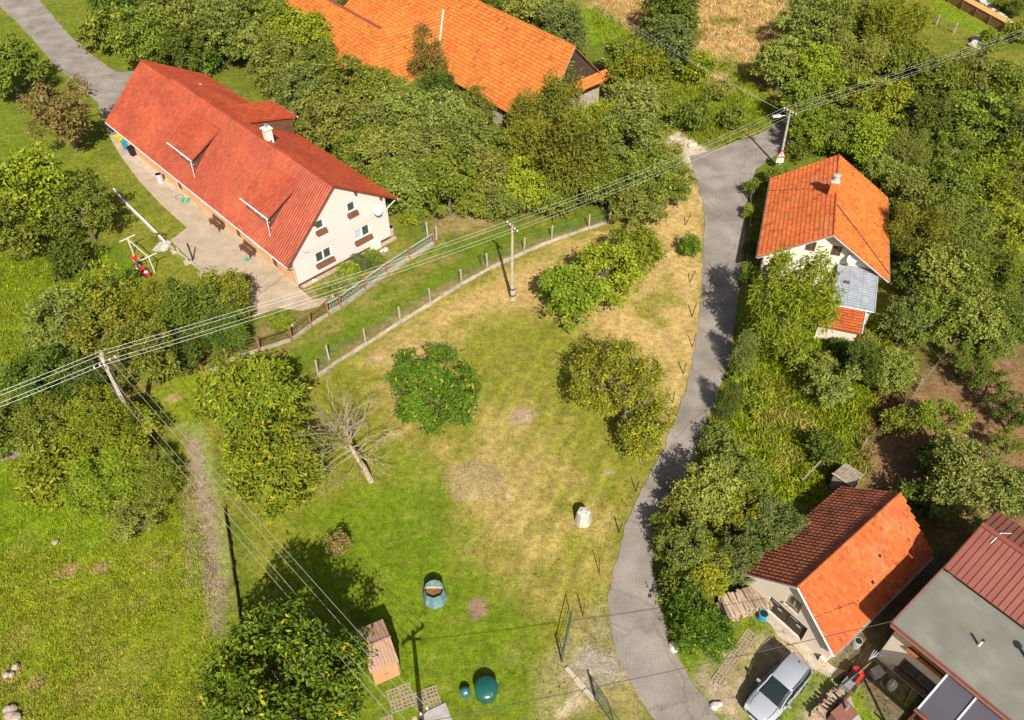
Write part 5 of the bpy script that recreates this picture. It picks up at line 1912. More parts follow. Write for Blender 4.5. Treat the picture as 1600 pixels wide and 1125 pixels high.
def plank_shed():
    p = G(1328, 744, 1.6)
    t = thing('plank_shed', 'weathered plank-roofed shed behind the garage with brown and orange slopes', 'shed', (p.x, p.y, 0), GAR.rotation_euler.z)
    for i in range(7):
        MB().box((-.75 + i * .21, 0, 1.6 + random.uniform(-.01, .01) + .02 * i), (.195, 1.5, .03)).build('plank', M['wood_grey'], t)
    MB().box((-.12, 0, .77), (1.3, 1.3, 1.54)).build('wall', M['wood_grey'], t)
    MB().bar((-.88, -.74, 1.62), (.64, -.74, 1.76), .05, .1).build('edge_board', M['stone_white'], t)
    MB().box((-2.0, -1.1, 1.3), (.1, 2.8, .05), rz=R(5)).build('side_board', M['wood_grey'], t)


plank_shed()


# ------------------------------------------------------------------ flat-roofed house, lower right
def flat_house():
    RZ = 4.8
    c = G(1395, 973, RZ)
    f = G(1600, 1140, RZ)
    dd = (f - c)
    dd.z = 0
    dd.normalize()
    ang = math.atan2(dd.y, dd.x)
    t = thing('flat_roofed_house', 'house with flat grey felt roof, brown metal roof part and glazed veranda', 'house', (c.x, c.y, 0), ang)
    X, Y = Vector((1, 0, 0)), Vector((0, 1, 0))
    L_, D_ = 16.0, 5.05
    MB().box((L_ / 2, D_ / 2, RZ - .1), (L_, D_, .2)).build('flat_roof', M['roof_felt'], t)
    for i in range(6):
        MB().box((L_ / 2, .42 + i * .84, RZ + .004 + .002 * (i % 2)), (L_ - .1, .83, .012)).build('felt_strip', M['roof_felt'], t)
    MB().box((L_ / 2, -.04, RZ - .1), (L_ + .1, .08, .26)).build('fascia', M['brown_metal'], t)
    MB().box((-.04, D_ / 2, RZ - .1), (.08, D_ + .08, .26)).build('fascia', M['brown_metal'], t)
    gutter(t, (0, -.15, RZ - .12), (L_, -.15, RZ - .12), mat='brown_metal')
    # brown standing-seam roof rising behind
    z1 = RZ + .2
    q0, q1 = D_ + .0, D_ + 3.0
    z2 = RZ + 1.6
    mr = MB().slab([(-.05, q0, z1 - .04), (L_, q0, z1 - .04), (L_, q1, z2 - .04), (-.05, q1, z2 - .04)], .14).build('metal_roof', M['roof_metal'], t)
    n = 46
    pm = MB()
    wd = L_ / n
    vs = [(0, q0, z1), (wd - .03, q0, z1), (wd - .03, q1, z2), (0, q1, z2)]
    pm.slab(vs, .02)
    pm.bar((wd - .02, q0, z1 + .02), (wd - .02, q1, z2 + .02), .03, .06)
    po = pm.build('roof_panel', M['roof_metal'], mr)
    for i in range(1, n):
        mk('roof_panel', po.data, None, mr, (i * wd, 0, 0))
    MB().bar((-.05, q1, z2 + .04), (L_, q1, z2 + .04), .3, .08).build('ridge_cap', M['roof_metal'], mr)
    # other slope of that roof
    m2 = MB().slab([(-.05, q1, z2 - .04), (L_, q1, z2 - .04), (L_, q1 + 3, z1 - .04), (-.05, q1 + 3, z1 - .04)], .14).build('metal_roof', M['roof_metal'], t)
    pm = MB()
    pm.slab([(0, q1, z2), (wd - .03, q1, z2), (wd - .03, q1 + 3, z1), (0, q1 + 3, z1)], .02)
    pm.bar((wd - .02, q1, z2 + .02), (wd - .02, q1 + 3, z1 + .02), .03, .06)
    po = pm.build('roof_panel', M['roof_metal'], m2)
    for i in range(1, n):
        mk('roof_panel', po.data, None, m2, (i * wd, 0, 0))
    MB().tube([(.9, q1 - .6, z2 - .2), (.95, q1 + .2, z2 + .1), (1.3, q1 + 1.2, z2 - .5)], .03, 5).build('cable', M['white_metal'], t)
    # pipes
    for x, y, hh, cap in ((3.55, 2.35, .55, 0), (5.55, 3.55, .75, 1)):
        p = MB().tube([(x, y, RZ), (x, y, RZ + hh)], .075 if not cap else .1, 12).build('vent_pipe', M['white'], t)
        if cap:
            MB().lathe([(.22, 0), (.2, .08), (.05, .14)], 14, (x, y, RZ + hh + .02)).build('pipe_cowl', M['brown_metal'], p)
        else:
            MB().lathe([(.085, 0), (.085, .05)], 12, (x, y, RZ + hh)).build('pipe_rim', M['dark_metal'], p)
    # walls: set back below the roof
    holes = [(1.0, 2.95, 3.3, 4.05), (1.1, .75, 3.4, 1.85)]
    wall_face(t, 'wall', M['plaster_grey'], (.25, .75, 0), X, [(0, 0), (L_ - .5, 0), (L_ - .5, RZ - .2), (0, RZ - .2)], holes)
    window(t, (.25, .75, 0), X, *holes[0], panes=2, frame='wood_tan', glass=['glass_pale', 'glass'], sill=('tile_old', .22, .1), fw_=.1)
    window(t, (.25, .75, 0), X, *holes[1], panes=2, frame='wood_brown', sill=('wood_dark', .3, .2), fw_=.1)
    wall_face(t, 'side_wall', M['plaster_grey'], (.25, D_ + 5.8, 0), -Y, [(0, 0), (D_ + 4.75, 0), (D_ + 4.75, RZ - .2), (0, RZ - .2)], [])
    MB().lathe([(.05, 0), (.07, .1), (.03, .2)], 10, (.75, .66, 3.35)).build('wall_lamp', M['white'], t)
    # glazed veranda roof
    x0 = 3.35
    yb, yf = .1, -2.5
    zb, zf = RZ - .35, RZ - .95
    n = 5
    sp = 1.55
    for i in range(n + 1):
        x = x0 + i * sp
        MB().bar((x, yb, zb + .05), (x, yf, zf + .05), .09, .08).build('glazing_bar', M['white_metal'], t)
    for i in range(n):
        x = x0 + i * sp + .05
        MB().slab([(x, yf, zf), (x + sp - .1, yf, zf), (x + sp - .1, yb, zb), (x, yb, zb)], .02).build('glass_panel', M['veranda'], t)
    MB().bar((x0 - .1, yf - .05, zf - .02), (x0 + n * sp, yf - .05, zf - .02), .12, .14).build('veranda_beam', M['wood_brown'], t)
    gutter(t, (x0 - .1, yf - .16, zf), (x0 + n * sp, yf - .16, zf), mat='brown_metal', name='veranda_gutter')
    for x in (x0 + .05, x0 + 4.0):
        MB().box((x, yf + .05, zf / 2 - .05), (.12, .12, zf - .1)).build('post', M['wood_brown'], t)
    # deck and things below the glass
    for i in range(12):
        MB().box((x0 + 4, .55 - i * .27, .3 + .02), (8.0, .25, .04)).build('deck_board', M['wood_brown'], t)
    MB().box((x0 + 4, -1.0, .14), (7.9, 3.2, .28)).build('deck_base', M['wood_dark'], t)
    # balustrade in front
    for x in (x0 + .2, x0 + 2.0, x0 + 3.8):
        MB().box((x, -2.75, .8), (.07, .07, 1.0)).build('railing_post', M['white'], t)
    MB().box((x0 + 2, -2.75, 1.3), (4.2, .09, .06)).build('handrail', M['white'], t)
    m = MB()
    for i in range(10):
        x = x0 + .3 + i * .36
        m.bar((x, -2.75, .38), (x + .3, -2.75, 1.26), .02, .03, up=(0, 1, 0))
        m.bar((x + .3, -2.752, .38), (x, -2.752, 1.26), .02, .03, up=(0, 1, 0))
    m.build('lattice', M['white'], t)
    return t


M['veranda'] = glassmat('veranda_glass', (.10, .095, .115), .12, .72, .5)
FLAT = flat_house()


# ------------------------------------------------------------------ brown garden shed
def garden_shed():
    p = [G(556, 985, 1.9), G(597, 968, 1.9), G(590, 1049, 1.9), G(624, 1034, 1.9)]
    c = (p[0] + p[1] + p[2] + p[3]) / 4
    e = (p[1] - p[0] + p[3] - p[2]).normalized()
    ang = math.atan2(e.y, e.x)
    w = ((p[1] - p[0]).length + (p[3] - p[2]).length) / 2
    l_ = ((p[0] - p[2]).length + (p[1] - p[3]).length) / 2
    t = thing('garden_shed', 'tan plastic garden shed with ribbed pinkish-brown roof under the walnut tree', 'shed', (c.x - .1, c.y, 0), ang)
    w += .25
    hw, hl = w / 2, l_ / 2
    RZ, EZ = 2.2, 1.85
    n = 9
    for sgn in (-1, 1):
        for i in range(n):
            x0, x1 = -hw + w * i / n, -hw + w * (i + 1) / n - .015
            MB().slab([(x0, sgn * hl, EZ), (x1, sgn * hl, EZ), (x1, 0, RZ), (x0, 0, RZ)], .035).build('roof_panel', M['shed_roof'], t)
    MB().bar((-hw - .02, 0, RZ + .03), (hw + .02, 0, RZ + .03), .12, .05).build('ridge_cap', M['shed_roof'], t)
    wl = MB()
    wl.prism([(-hw + .1, -hl + .12), (hw - .1, -hl + .12), (hw - .1, hl - .12), (-hw + .1, hl - .12)], 0, EZ - .05)
    wl.add([(-hw + .1, -hl + .12, EZ - .05), (-hw + .1, hl - .12, EZ - .05), (-hw + .1, 0, RZ - .06), (hw - .1, -hl + .12, EZ - .05), (hw - .1, hl - .12, EZ - .05), (hw - .1, 0, RZ - .06)], [(0, 1, 2), (3, 4, 5)])
    wl.build('wall', M['shed_wall'], t)
    for x0 in (-.42, .02):
        d = MB().box((x0 + .2, -hl + .10, .9), (.40, .03, 1.6)).build('door', M['shed_wall'], t)
        MB().box((x0 + (.34 if x0 < 0 else .06), -hl + .075, .9), (.04, .03, .16)).build('handle', M['dark_metal'], d)
    MB().box((hw - .04, -hl + .25, .9), (.04, .12, 1.75)).build('corner_trim', M['shed_roof'], t)


garden_shed()


# ------------------------------------------------------------------ poles and wires
def insulators(parent, pts):
    for p in pts:
        MB().lathe([(.02, 0), (.02, .06), (.06, .07), (.06, .12), (.045, .13), (.055, .18), (.03, .22)], 10, p).build('insulator', M['white'], parent)


def arm(parent, c, d, half, mat='rust'):
    d = Vector(d)
    return MB().bar(Vector(c) - d * half, Vector(c) + d * half, .09, .10).build('crossarm', M[mat], parent)


PM, PL = G(800, 468), G(219, 674)
PB = G(648, 1122, 7.6)
PB.z = 0
PLM = G(1217, 262)
PLT = G(1234, 176, 6.4)
dML = (PM - PL).normalized()
dME = (G(1232, 178, 6.4) - PM)
dME.z = 0
dME.normalize()
dLB = (PB - PL).normalized()
pr = lambda d: Vector((-d.y, d.x, 0))
OFF = (-.72, -.34, .34, .72)

t = thing('wooden_pole', 'bare wooden power pole standing in the paddock on a concrete stub', 'power pole', PM)
MB().tube([(0, 0, -.2), (0, 0, 3), (.03, 0, 7.7)], [.15, .135, .10], 10).build('shaft', M['wood_pole'], t)
MB().box((.17, 0, .7), (.16, .2, 1.7)).build('concrete_stub', M['concrete_grey'], t)
for z in (.5, 1.2):
    MB().lathe([(.24, 0), (.24, .06)], 12, (.06, 0, z)).build('clamp_band', M['dark_metal'], t)
pm = pr((dML + dME).normalized())
a1 = arm(t, (.03, 0, 7.45), pm, .85)
insulators(t, [Vector((.03, 0, 7.5)) + pm * o_ for o_ in OFF])

t = thing('concrete_pole', 'thick grey concrete power pole with crossarms rising from the hedge', 'power pole', PL)
m = MB()
vs = []
for z, w_, h_ in ((-.2, .46, .34), (7.7, .26, .20)):
    for sx, sy in ((-1, -1), (1, -1), (1, 1), (-1, 1)):
        vs.append((sx * w_ / 2, sy * h_ / 2, z))
m.add(vs, [(3, 2, 1, 0), (4, 5, 6, 7), (0, 1, 5, 4), (1, 2, 6, 5), (2, 3, 7, 6), (3, 0, 4, 7)])
m.build('shaft', M['concrete'], t)
for i in range(9):
    z = .6 + i * .72
    k = .46 - .2 * (z + .2) / 7.9
    MB().box((0, -.34 / 2 * (1 - .41 * (z + .2) / 7.9) - .002, z), (k * .42, .012, .42)).build('recess', M['concrete_grey'], t)
for d_, z in ((pr(dML), 7.35), (pr(dLB), 7.0)):
    arm(t, (0, -.0, z), d_, .85)
    insulators(t, [Vector((0, 0, z + .05)) + d_ * o_ for o_ in OFF])
MB().tube([(.15, -.15, 6.6), (.2, -.22, 5), (.25, -.2, 2.5), (.28, -.2, .2)], .03, 5).build('cable', M['dark_metal'], t)
MB().lathe([(.14, 0), (.16, .05), (.16, .3), (.1, .38)], 10, (.05, .05, 7.7)).build('pole_cap', M['stone'], t)

lt_ = PLT - PLM
t = thing('street_lamp', 'leaning wooden power pole carrying a white street lamp at the junction', 'street lamp', PLM)
MB().tube([(0, 0, -.2), lt_ * .5, lt_ + Vector((0, 0, .25))], [.15, .13, .10], 10).build('shaft', M['wood_pole'], t)
pe = pr(dME)
arm(t, lt_, pe, .85)
insulators(t, [lt_ + Vector((0, 0, .05)) + pe * o_ for o_ in OFF])
ar_ = MB().tube([lt_ + Vector((0, 0, -.45)), lt_ + Vector((-.5, -.2, -.2)), lt_ + Vector((-1.0, -.25, -.2))], .03, 6).build('lamp_arm', M['steel'], t)
m = MB()
m.box(lt_ + Vector((-1.3, -.28, -.22)), (.85, .3, .14), rz=R(10))
m.build('lamp_head', M['white'], t)
MB().box(lt_ + Vector((-1.32, -.28, -.31)), (.5, .2, .05), rz=R(10)).build('lamp_lens', M['glass_pale'], t)

t = thing('warning_sign', 'red-bordered triangular warning sign with white plate below by the lamp pole', 'road sign', G(1214, 268))
MB().tube([(0, 0, 0), (0, 0, 2.2)], .035, 8).build('post', M['steel'], t)
tri = lambda s_, y, z: [(-s_ * .5, y, z - s_ * .29), (s_ * .5, y, z - s_ * .29), (0, y, z + s_ * .58)]


def flat3(pts, th):
    n_ = len(pts)
    return MB().add(list(pts) + [(p[0], p[1] + th, p[2]) for p in pts], [tuple(range(n_)), tuple(range(2 * n_ - 1, n_ - 1, -1))] + [(i, n_ + i, n_ + (i + 1) % n_, (i + 1) % n_) for i in range(n_)])


M['sign_red'] = pmat('sign_red', (.55, .03, .02), .5, .03, 2)
sg = flat3(tri(1.0, -.05, 2.0), .015).build('sign_panel', M['sign_red'], t)
flat3(tri(.68, -.056, 2.0), .006).build('sign_face', M['white'], sg)
flat3([(-.045, -.062, 1.98), (.045, -.062, 1.98), (.05, -.062, 2.22), (-.05, -.062, 2.22)], .005).build('exclamation_bar', M['black'], sg)
flat3([(-.045, -.062, 1.86), (.045, -.062, 1.86), (.045, -.062, 1.94), (-.045, -.062, 1.94)], .005).build('exclamation_dot', M['black'], sg)
pl_ = MB().box((0, -.045, 1.35), (.75, .015, .55)).build('text_plate', M['white'], t)
for k in range(3):
    MB().box((-.05 + .03 * k, -.056, 1.48 - k * .12), (.45 - .06 * k, .006, .05)).build('text_line', M['concrete_grey'], pl_)

t = thing('utility_pole', 'dark utility pole at the bottom edge above the lattice paving', 'power pole', PB)
MB().tube([(0, 0, -.2), (0, 0, 7.5)], [.17, .11], 10).build('shaft', M['wood_pole'], t)
arm(t, (0, 0, 7.3), pr(dLB), .85)
arm(t, (0, 0, 7.05), (1, 0, 0), .45)
insulators(t, [Vector((0, 0, 7.35)) + pr(dLB) * o_ for o_ in OFF])


def span(name, label, a, b, sag=.5, r=.0115, mat='wire', group=None, n=14):
    a, b = Vector(a), Vector(b)
    pts = []
    for i in range(n + 1):
        u = i / n
        p = a.lerp(b, u)
        p.z -= 4 * sag * u * (1 - u)
        pts.append(p)
    o = MB().tube(pts, r, 4, False).build(name, M[mat])
    return tag(o, label, 'wire', group)


WW = G(-330, 745, 7.3)
EE = G(1790, -20, 7.0)
for wi, o_ in enumerate(OFF):
    vw = ('lowest', 'second lowest', 'second highest', 'highest')[wi]
    hw_ = ('leftmost', 'second from left', 'third from left', 'rightmost')[wi]
    l0 = PL + Vector((0, 0, 7.58)) + pr(dML) * o_
    m0 = PM + Vector((.03, 0, 7.7)) + pm * o_
    e0 = PLT + Vector((0, 0, .25)) + pe * o_
    span('power_wire', vw + ' of four pale wires between the concrete pole and the wooden paddock pole', l0, m0, .35, group='wires from concrete pole to paddock pole')
    span('power_wire', vw + ' of four pale wires between the wooden paddock pole and the lamp pole', m0, e0, .45, group='wires from paddock pole to lamp pole')
    span('power_wire', vw + ' of four pale wires running from the lamp pole to the right edge', e0, EE + pe * o_ * .8, .4, group='wires right of the lamp pole')
    span('power_wire', vw + ' of four pale wires running from the concrete pole to the left edge', l0, WW + pr(dML) * o_, .2, group='wires left of the concrete pole')
    span('power_wire', hw_ + ' of four pale wires descending from concrete pole to the bottom edge', PL + Vector((0, 0, 7.22)) + pr(dLB) * o_, PB + Vector((0, 0, 7.5)) + pr(dLB) * o_, .3, group='wires from concrete pole to bottom pole')
FT = G(880, -30, 7.0)
for o_ in (-.3, .3):
    span('service_wire', ('lower' if o_ < 0 else 'upper') + ' of two thin wires from the lamp pole to the top edge', PLT + Vector((0, 0, -.2)) + pe * o_, FT + Vector((o_ * 2, 0, 0)), .5, .012, group='thin wires to the top edge')
span('service_cable', 'dark cable crossing the lane from the bottom pole to the flat-roofed house', PB + Vector((.2, 0, 7.0)), G(1397, 970, 5.1), .25, .02, 'wire_dark')
for dz in (0, .5):
    span('house_cable', ('lower' if dz == 0 else 'upper') + ' dark cable from the farmhouse gable bracket to the concrete pole', fh(-.3 + dz, -.3, 3.1 + dz), PL + Vector((.1, 0, 6.9 - dz)), .5, .014, 'wire_dark', group='dark cables to the farmhouse')


# ------------------------------------------------------------------ fences, kerbs, posts
def polyline(pts):
    return [G(*p) for p in pts]


KERB = polyline([(497, 589), (530, 564), (575, 537), (627, 503), (675, 474), (722, 444), (765, 420), (819, 395), (870, 374), (920, 357), (957, 345)])
t = thing('low_wall', 'low whitish concrete wall curving along the top of the paddock', 'wall', KERB[0])
for i in range(len(KERB) - 1):
    a, b = KERB[i] - KERB[0], KERB[i + 1] - KERB[0]
    L_ = (b - a).length
    n = max(1, int(L_ / 1.1))
    for k in range(n):
        p, q = a.lerp(b, (k + .01) / n), a.lerp(b, (k + .985) / n)
        z = .02 + random.uniform(-.05, .04)
        jw = random.uniform(.16, .26)
        MB().bar(p + Vector((0, 0, z)), q + Vector((0, 0, z + random.uniform(-.02, .02))), jw, .3).build('coping_block', M['coping'], t)


def chain_link(name, label, pts, h=1.15, step=.16, posts=None, post_mat='concrete', r=.0026, group=None):
    t = thing(name, label, 'fence', pts[0], group=group)
    P0 = pts[0]
    mb = MB()
    for i in range(len(pts) - 1):
        a, b = pts[i] - P0, pts[i + 1] - P0
        L_ = (b - a).length
        n = int(L_ / step)
        for k in range(-int(h / step), n):
            for s_ in (0, 1):
                u0, u1 = k * step, k * step + h
                z0, z1 = .15, .15 + h
                if s_:
                    u0, u1 = u1, u0
                # clip to the bay
                pa, pb = [u0, z0], [u1, z1]
                lo, hi = 0.0, 1.0
                du = u1 - u0
                for lim_, sg_ in ((0, 1), (L_, -1)):
                    f0, f1 = (pa[0] - lim_) * sg_, (pb[0] - lim_) * sg_
                    if f0 < 0 and f1 < 0:
                        lo = 2
                        break
                    if f0 < 0:
                        lo = max(lo, f0 / (f0 - f1))
                    if f1 < 0:
                        hi = min(hi, f0 / (f0 - f1))
                if lo >= hi:
                    continue
                d_ = (b - a) / L_
                g = lambda q: a + d_ * (u0 + du * q) + Vector((0, 0, z0 + h * q))
                mb.tube([g(lo), g(hi)], r, 3, False)
        for z in (.16, .15 + h / 2, .15 + h):
            mb.tube([a + Vector((0, 0, z)), b + Vector((0, 0, z))], r * 1.4, 3, False)
    mb.build('wire_mesh', M['fence_wire'], t)
    for i, p in enumerate(posts or pts):
        q = p - P0
        ln = Vector((random.uniform(-.05, .05), random.uniform(-.05, .05), 0))
        MB().bar(q + Vector((0, 0, -.1)), q + ln + Vector((0, 0, h + .3)), .11, .11).build('post', M[post_mat], t)
    return t


chain_link('chain_link_fence', 'wire mesh fence with pale concrete posts along the low white wall', polyline([(497, 583), (514, 561), (571, 534), (625, 500), (672, 471), (721, 441), (761, 416), (819, 391), (862, 372), (920, 355), (953, 343)]))
chain_link('chain_link_fence', 'green wire mesh fence at the back corner of the pink gable', polyline([(617, 322), (640, 345), (668, 368), (682, 374)]), 1.2, .2, post_mat='zinc')
chain_link('chain_link_fence', 'wire fence with steel posts along the right edge of the lane', polyline([(1171, 315), (1168, 372), (1163, 440), (1158, 512), (1150, 560)]), 1.2, .22, post_mat='rust')
chain_link('chain_link_fence', 'thin wire fence between the weedy bank and the brown garden', polyline([(1345, 705), (1400, 660), (1432, 612), (1470, 566)]), 1.1, .25, post_mat='wood_grey')
chain_link('chain_link_fence', 'grey wire fence along the narrow lawn strip at the upper right', polyline([(1440, 22), (1462, 40), (1490, 52)]), 1.1, .25, post_mat='zinc')

# ornamental front fence of the farmhouse
FP = polyline([(318, 586), (356, 564), (406, 547), (456, 531), (486, 508), (513, 491), (533, 480), (571, 453), (605, 428), (640, 405), (678, 381)])
t = thing('ornamental_fence', 'ornamental metal garden fence with rusty brown posts on a stone plinth', 'fence', FP[0])
for i, p in enumerate(FP):
    q = p - FP[0]
    MB().box(q + Vector((0, 0, .68)), (.14, .14, 1.36), rz=R(40)).build('post', M['rust_post'] if 'rust_post' in M else M['tile_old'], t)
for i in range(len(FP) - 1):
    a, b = FP[i] - FP[0], FP[i + 1] - FP[0]
    d_ = (b - a).normalized()
    a2, b2 = a + d_ * .1, b - d_ * .1
    MB().bar(a2 + Vector((0, 0, .08)), b2 + Vector((0, 0, .08)), .3, .26).build('plinth', M['stone'], t)
    met = M['rust'] if i < 5 else M['zinc']
    pn = MB().bar(a2 + Vector((0, 0, 1.18)), b2 + Vector((0, 0, 1.18)), .06, .06).bar(a2 + Vector((0, 0, .32)), b2 + Vector((0, 0, .32)), .04, .04).build('panel_frame', met, t)
    L_ = (b2 - a2).length
    n = max(3, int(L_ / .16))
    br = MB()
    for k in range(1, n):
        p = a2.lerp(b2, k / n)
        br.tube([p + Vector((0, 0, .33)), p + d_ * .05 + Vector((0, 0, .75)), p + Vector((0, 0, 1.16))], .013, 4, False)
        if k % 2:
            ring = [p + d_ * (.07 * math.cos(q)) + Vector((0, 0, .75 + .1 * math.sin(q))) for q in np.linspace(0, 6.28, 7)]
            br.tube(ring, .011, 3, False)
    br.build('scroll_bars', met, pn)

# leaning rusty posts by the lane
for k, (bx, by, tx, ty) in enumerate([(1070, 352, 1080, 334), (1077, 441, 1087, 423), (1081, 495, 1088, 475), (1082, 542, 1087, 522), (1068, 584, 1072, 566), (1051, 630, 1054, 611), (994, 768, 998, 752), (967, 832, 972, 817), (937, 897, 937, 872), (911, 962, 913, 945), (761, 416, 760, 394), (752, 414, 750, 396)]):
    b_ = G(bx, by)
    hh = 1.25 if k < 10 else 1.4
    tp = G(tx, ty, hh)
    ln = tp - b_
    ln.z = 0
    if ln.length > .5:
        ln = ln.normalized() * .5
    if k < 10:
        lb, gr = ('first', 'second', 'third', 'fourth', 'fifth', 'sixth', 'seventh', 'eighth', 'ninth', 'tenth')[k] + ' thin rusty iron post along the lane verge, counting from the junction', 'rusty posts along the lane'
    else:
        lb, gr = ('right', 'left')[k - 10] + ' one of two rusty iron stakes leaning beside the low white wall', 'rusty stakes at the white wall'
    o = MB().bar((0, 0, -.1), (ln.x, ln.y, hh), .06, .06).bar((ln.x * .85, ln.y * .85, hh * .85), (ln.x * .85 + .12, ln.y * .85, hh * .83), .02, .02).build('iron_post', M['rust'], None, b_)
    tag(o, lb, 'post', gr)


# gate leaves
def gate(base, end, label, h=1.45):
    a, b = G(*base), G(*end)
    t = thing('gate_leaf', label, 'gate', a)
    e = b - a
    L_ = e.length
    d_ = e / L_
    MB().bar((0, 0, -.1), (0, 0, h + .15), .1, .1).build('gate_post', M['green_metal'], t)
    f = MB()
    for z in (.15, h):
        f.bar(Vector((0, 0, z)), e + Vector((0, 0, z)), .045, .045)
    for u in (.12, 1):
        f.bar(e * u + Vector((0, 0, .15)), e * u + Vector((0, 0, h)), .045, .045)
    fr_ = f.build('frame', M['green_metal'], t)
    m = MB()
    n = int(L_ / .25)
    for k in range(n):
        p = e * ((k + .5) / n)
        m.tube([p + Vector((0, 0, .17)), p + Vector((0, 0, h - .02))], .007, 3, False)
    for k in range(3):
        z = .25 + k * (h - .3) / 3
        m.tube([Vector((0, 0, z)), e + Vector((0, 0, z))], .007, 3, False)
    m.build('mesh_infill', M['green_metal'], fr_)


gate((878, 1034), (893, 965), 'green metal gate leaf standing open at the upper end of the concrete sill')
gate((930, 1093), (962, 1140), 'dark metal gate leaf standing open at the lower end of the concrete sill')
a, b = G(884, 1043), G(928, 1094)
t = thing('gate_sill', 'narrow pale concrete sill strip between the two gate leaves', 'sill', a)
e = b - a
for k in range(3):
    p, q = e * (k / 3 + .01), e * ((k + 1) / 3 - .01)
    MB().bar(p + Vector((0, 0, .03)), q + Vector((0, 0, .03)), .26 + .08 * (k % 2), .1).build('sill_slab', M['concrete'], t)

# white kerb of the sunken lawn
KB = polyline([(178, 298), (200, 322), (222, 343), (247, 368), (259, 381), (272, 391), (300, 412), (324, 432)])
t = thing('garden_kerb', 'long straight white kerb beam across the lawn beside the paved yard', 'kerb', KB[0])
for i in range(len(KB) - 1):
    a, b = KB[i] - KB[0], KB[i + 1] - KB[0]
    d_ = (b - a).normalized() * .012
    MB().bar(a + d_ + Vector((0, 0, .12)), b - d_ + Vector((0, 0, .12)), .18 if i < 4 else .13, .3).build('kerb_stone', M['white'] if i < 4 else M['concrete'], t)
for q, nm_ in (((274, 394), 'nearest the rounded steps'), ((294, 411), 'in the middle of the three'), ((317, 431), 'farthest from the rounded steps')):
    o = MB().box((0, 0, .12), (.7, .4, .3), rz=R(38)).build('kerb_block', M['concrete'], None, G(*q))
    tag(o, 'short pale concrete block against the yard kerb, ' + nm_, 'block', 'blocks along the yard kerb')
t = thing('garden_steps', 'two rounded pale concrete steps from yard kerb to lawn', 'steps', G(257, 384))
for k in range(3):
    MB().prism([(-.9 + .35 * k, -.7), (-.5 + .35 * k, -.95), (-.2 + .35 * k, -.6), (-.1 + .35 * k, .3), (-.55 + .35 * k, .55)], 0, .08 + .07 * k).build('step', M['stone_white'], t)

# small slatted fence, left edge
t = thing('slatted_fence', 'low weathered slatted wooden fence at the left edge above the meadow', 'fence', G(-8, 722))
a, b = Vector(), G(58, 712) - G(-8, 722)
n = 26
for k in range(n):
    p = a.lerp(b, k / n)
    MB().box(p + Vector((0, 0, .45)), (.07, .03, .9 + random.uniform(-.06, .06)), rz=.15, m=Matrix.Rotation(R(random.uniform(-6, 6)), 3, 'Y')).build('slat', M['wood_grey'], t)
for z in (.25, .7):
    MB().bar(a + Vector((0, .03, z)), b + Vector((0, .03, z)), .04, .07).build('rail', M['wood_grey'], t)

# board fence with wide cap, upper right
a, b = G(1462, -8), G(1566, 50)
t = thing('board_fence', 'brown board fence with broad tan plank cap before the pond', 'fence', a)
e = b - a
L_ = e.length
d_ = e / L_
nrm = Vector((-d_.y, d_.x, 0))
n = int(L_ / .3)
for k in range(n):
    p = e * ((k + .5) / n)
    MB().bar(p + Vector((0, 0, 0)), p + Vector((0, 0, 1.15)), L_ / n - .02, .03, up=nrm).build('board', M['wood_fence'] if 'wood_fence' in M else M['wood_grey'], t)
for k in range(6):
    p = e * (k / 5)
    MB().bar(p - nrm * .08, p - nrm * .08 + Vector((0, 0, 1.2)), .14, .14).build('post', M['wood_brown'], t)
n = int(L_ / .24)
for k in range(n):
    p = e * ((k + .5) / n)
    MB().bar(p - nrm * .05 + Vector((0, 0, 1.2)), p + nrm * .85 + Vector((0, 0, 1.4)), L_ / n - .012, .035).build('cap_board', M['wood_tan'], t)
# pond with pale boulders
pond = sheet('pond', gp([(1500, -12), (1518, -6), (1535, 8), (1560, 18), (1574, 33), (1566, 40), (1545, 28), (1520, 12), (1505, 2)]), .03, glassmat('pond_water', (.006, .03, .045), .08, 1, .6), .1, .4)
random.seed(3)
for k in range(18):
    q = G(1524 + k * 3.3 + random.uniform(-2, 2), -4 + k * 2.35 + random.uniform(-2, 2))
    bm = bmesh.new()
    bmesh.ops.create_icosphere(bm, subdivisions=1, radius=.42)
    for v_ in bm.verts:
        v_.co *= random.uniform(.75, 1.2)
        v_.co.z *= .7
    me = bpy.data.meshes.new('boulder')
    bm.to_mesh(me)
    bm.free()
    o = mk('boulder', me, M['stone_white'], None, q)
    o.scale = (1, 1, 1) if k % 3 else (1.5, 1.3, 1.4)
    tag(o, 'pale boulder on the far bank of the small dark pond', 'boulder', 'boulders around the pond')


def rock(px, py, r_, label, mat='stone', seed=1, n=1):
    rr = random.Random(seed)
    t = thing('rock_heap' if n > 1 else 'rock', label, 'rocks' if n > 1 else 'rock', G(px, py))
    for i in range(n):
        bm = bmesh.new()
        bmesh.ops.create_icosphere(bm, subdivisions=2, radius=r_ * rr.uniform(.7, 1.1))
        ax = Vector((rr.uniform(.8, 1.3), rr.uniform(.8, 1.2), rr.uniform(.6, .9)))
        for v_ in bm.verts:
            v_.co = Vector((v_.co.x * ax.x, v_.co.y * ax.y, v_.co.z * ax.z)) * rr.uniform(.85, 1.12)
        me = bpy.data.meshes.new('stone')
        bm.to_mesh(me)
        bm.free()
        mk('stone', me, M[mat], t, (rr.uniform(-1, 1) * r_ * 1.2 * (n > 1), rr.uniform(-1, 1) * r_ * 1.2 * (n > 1), r_ * .3))


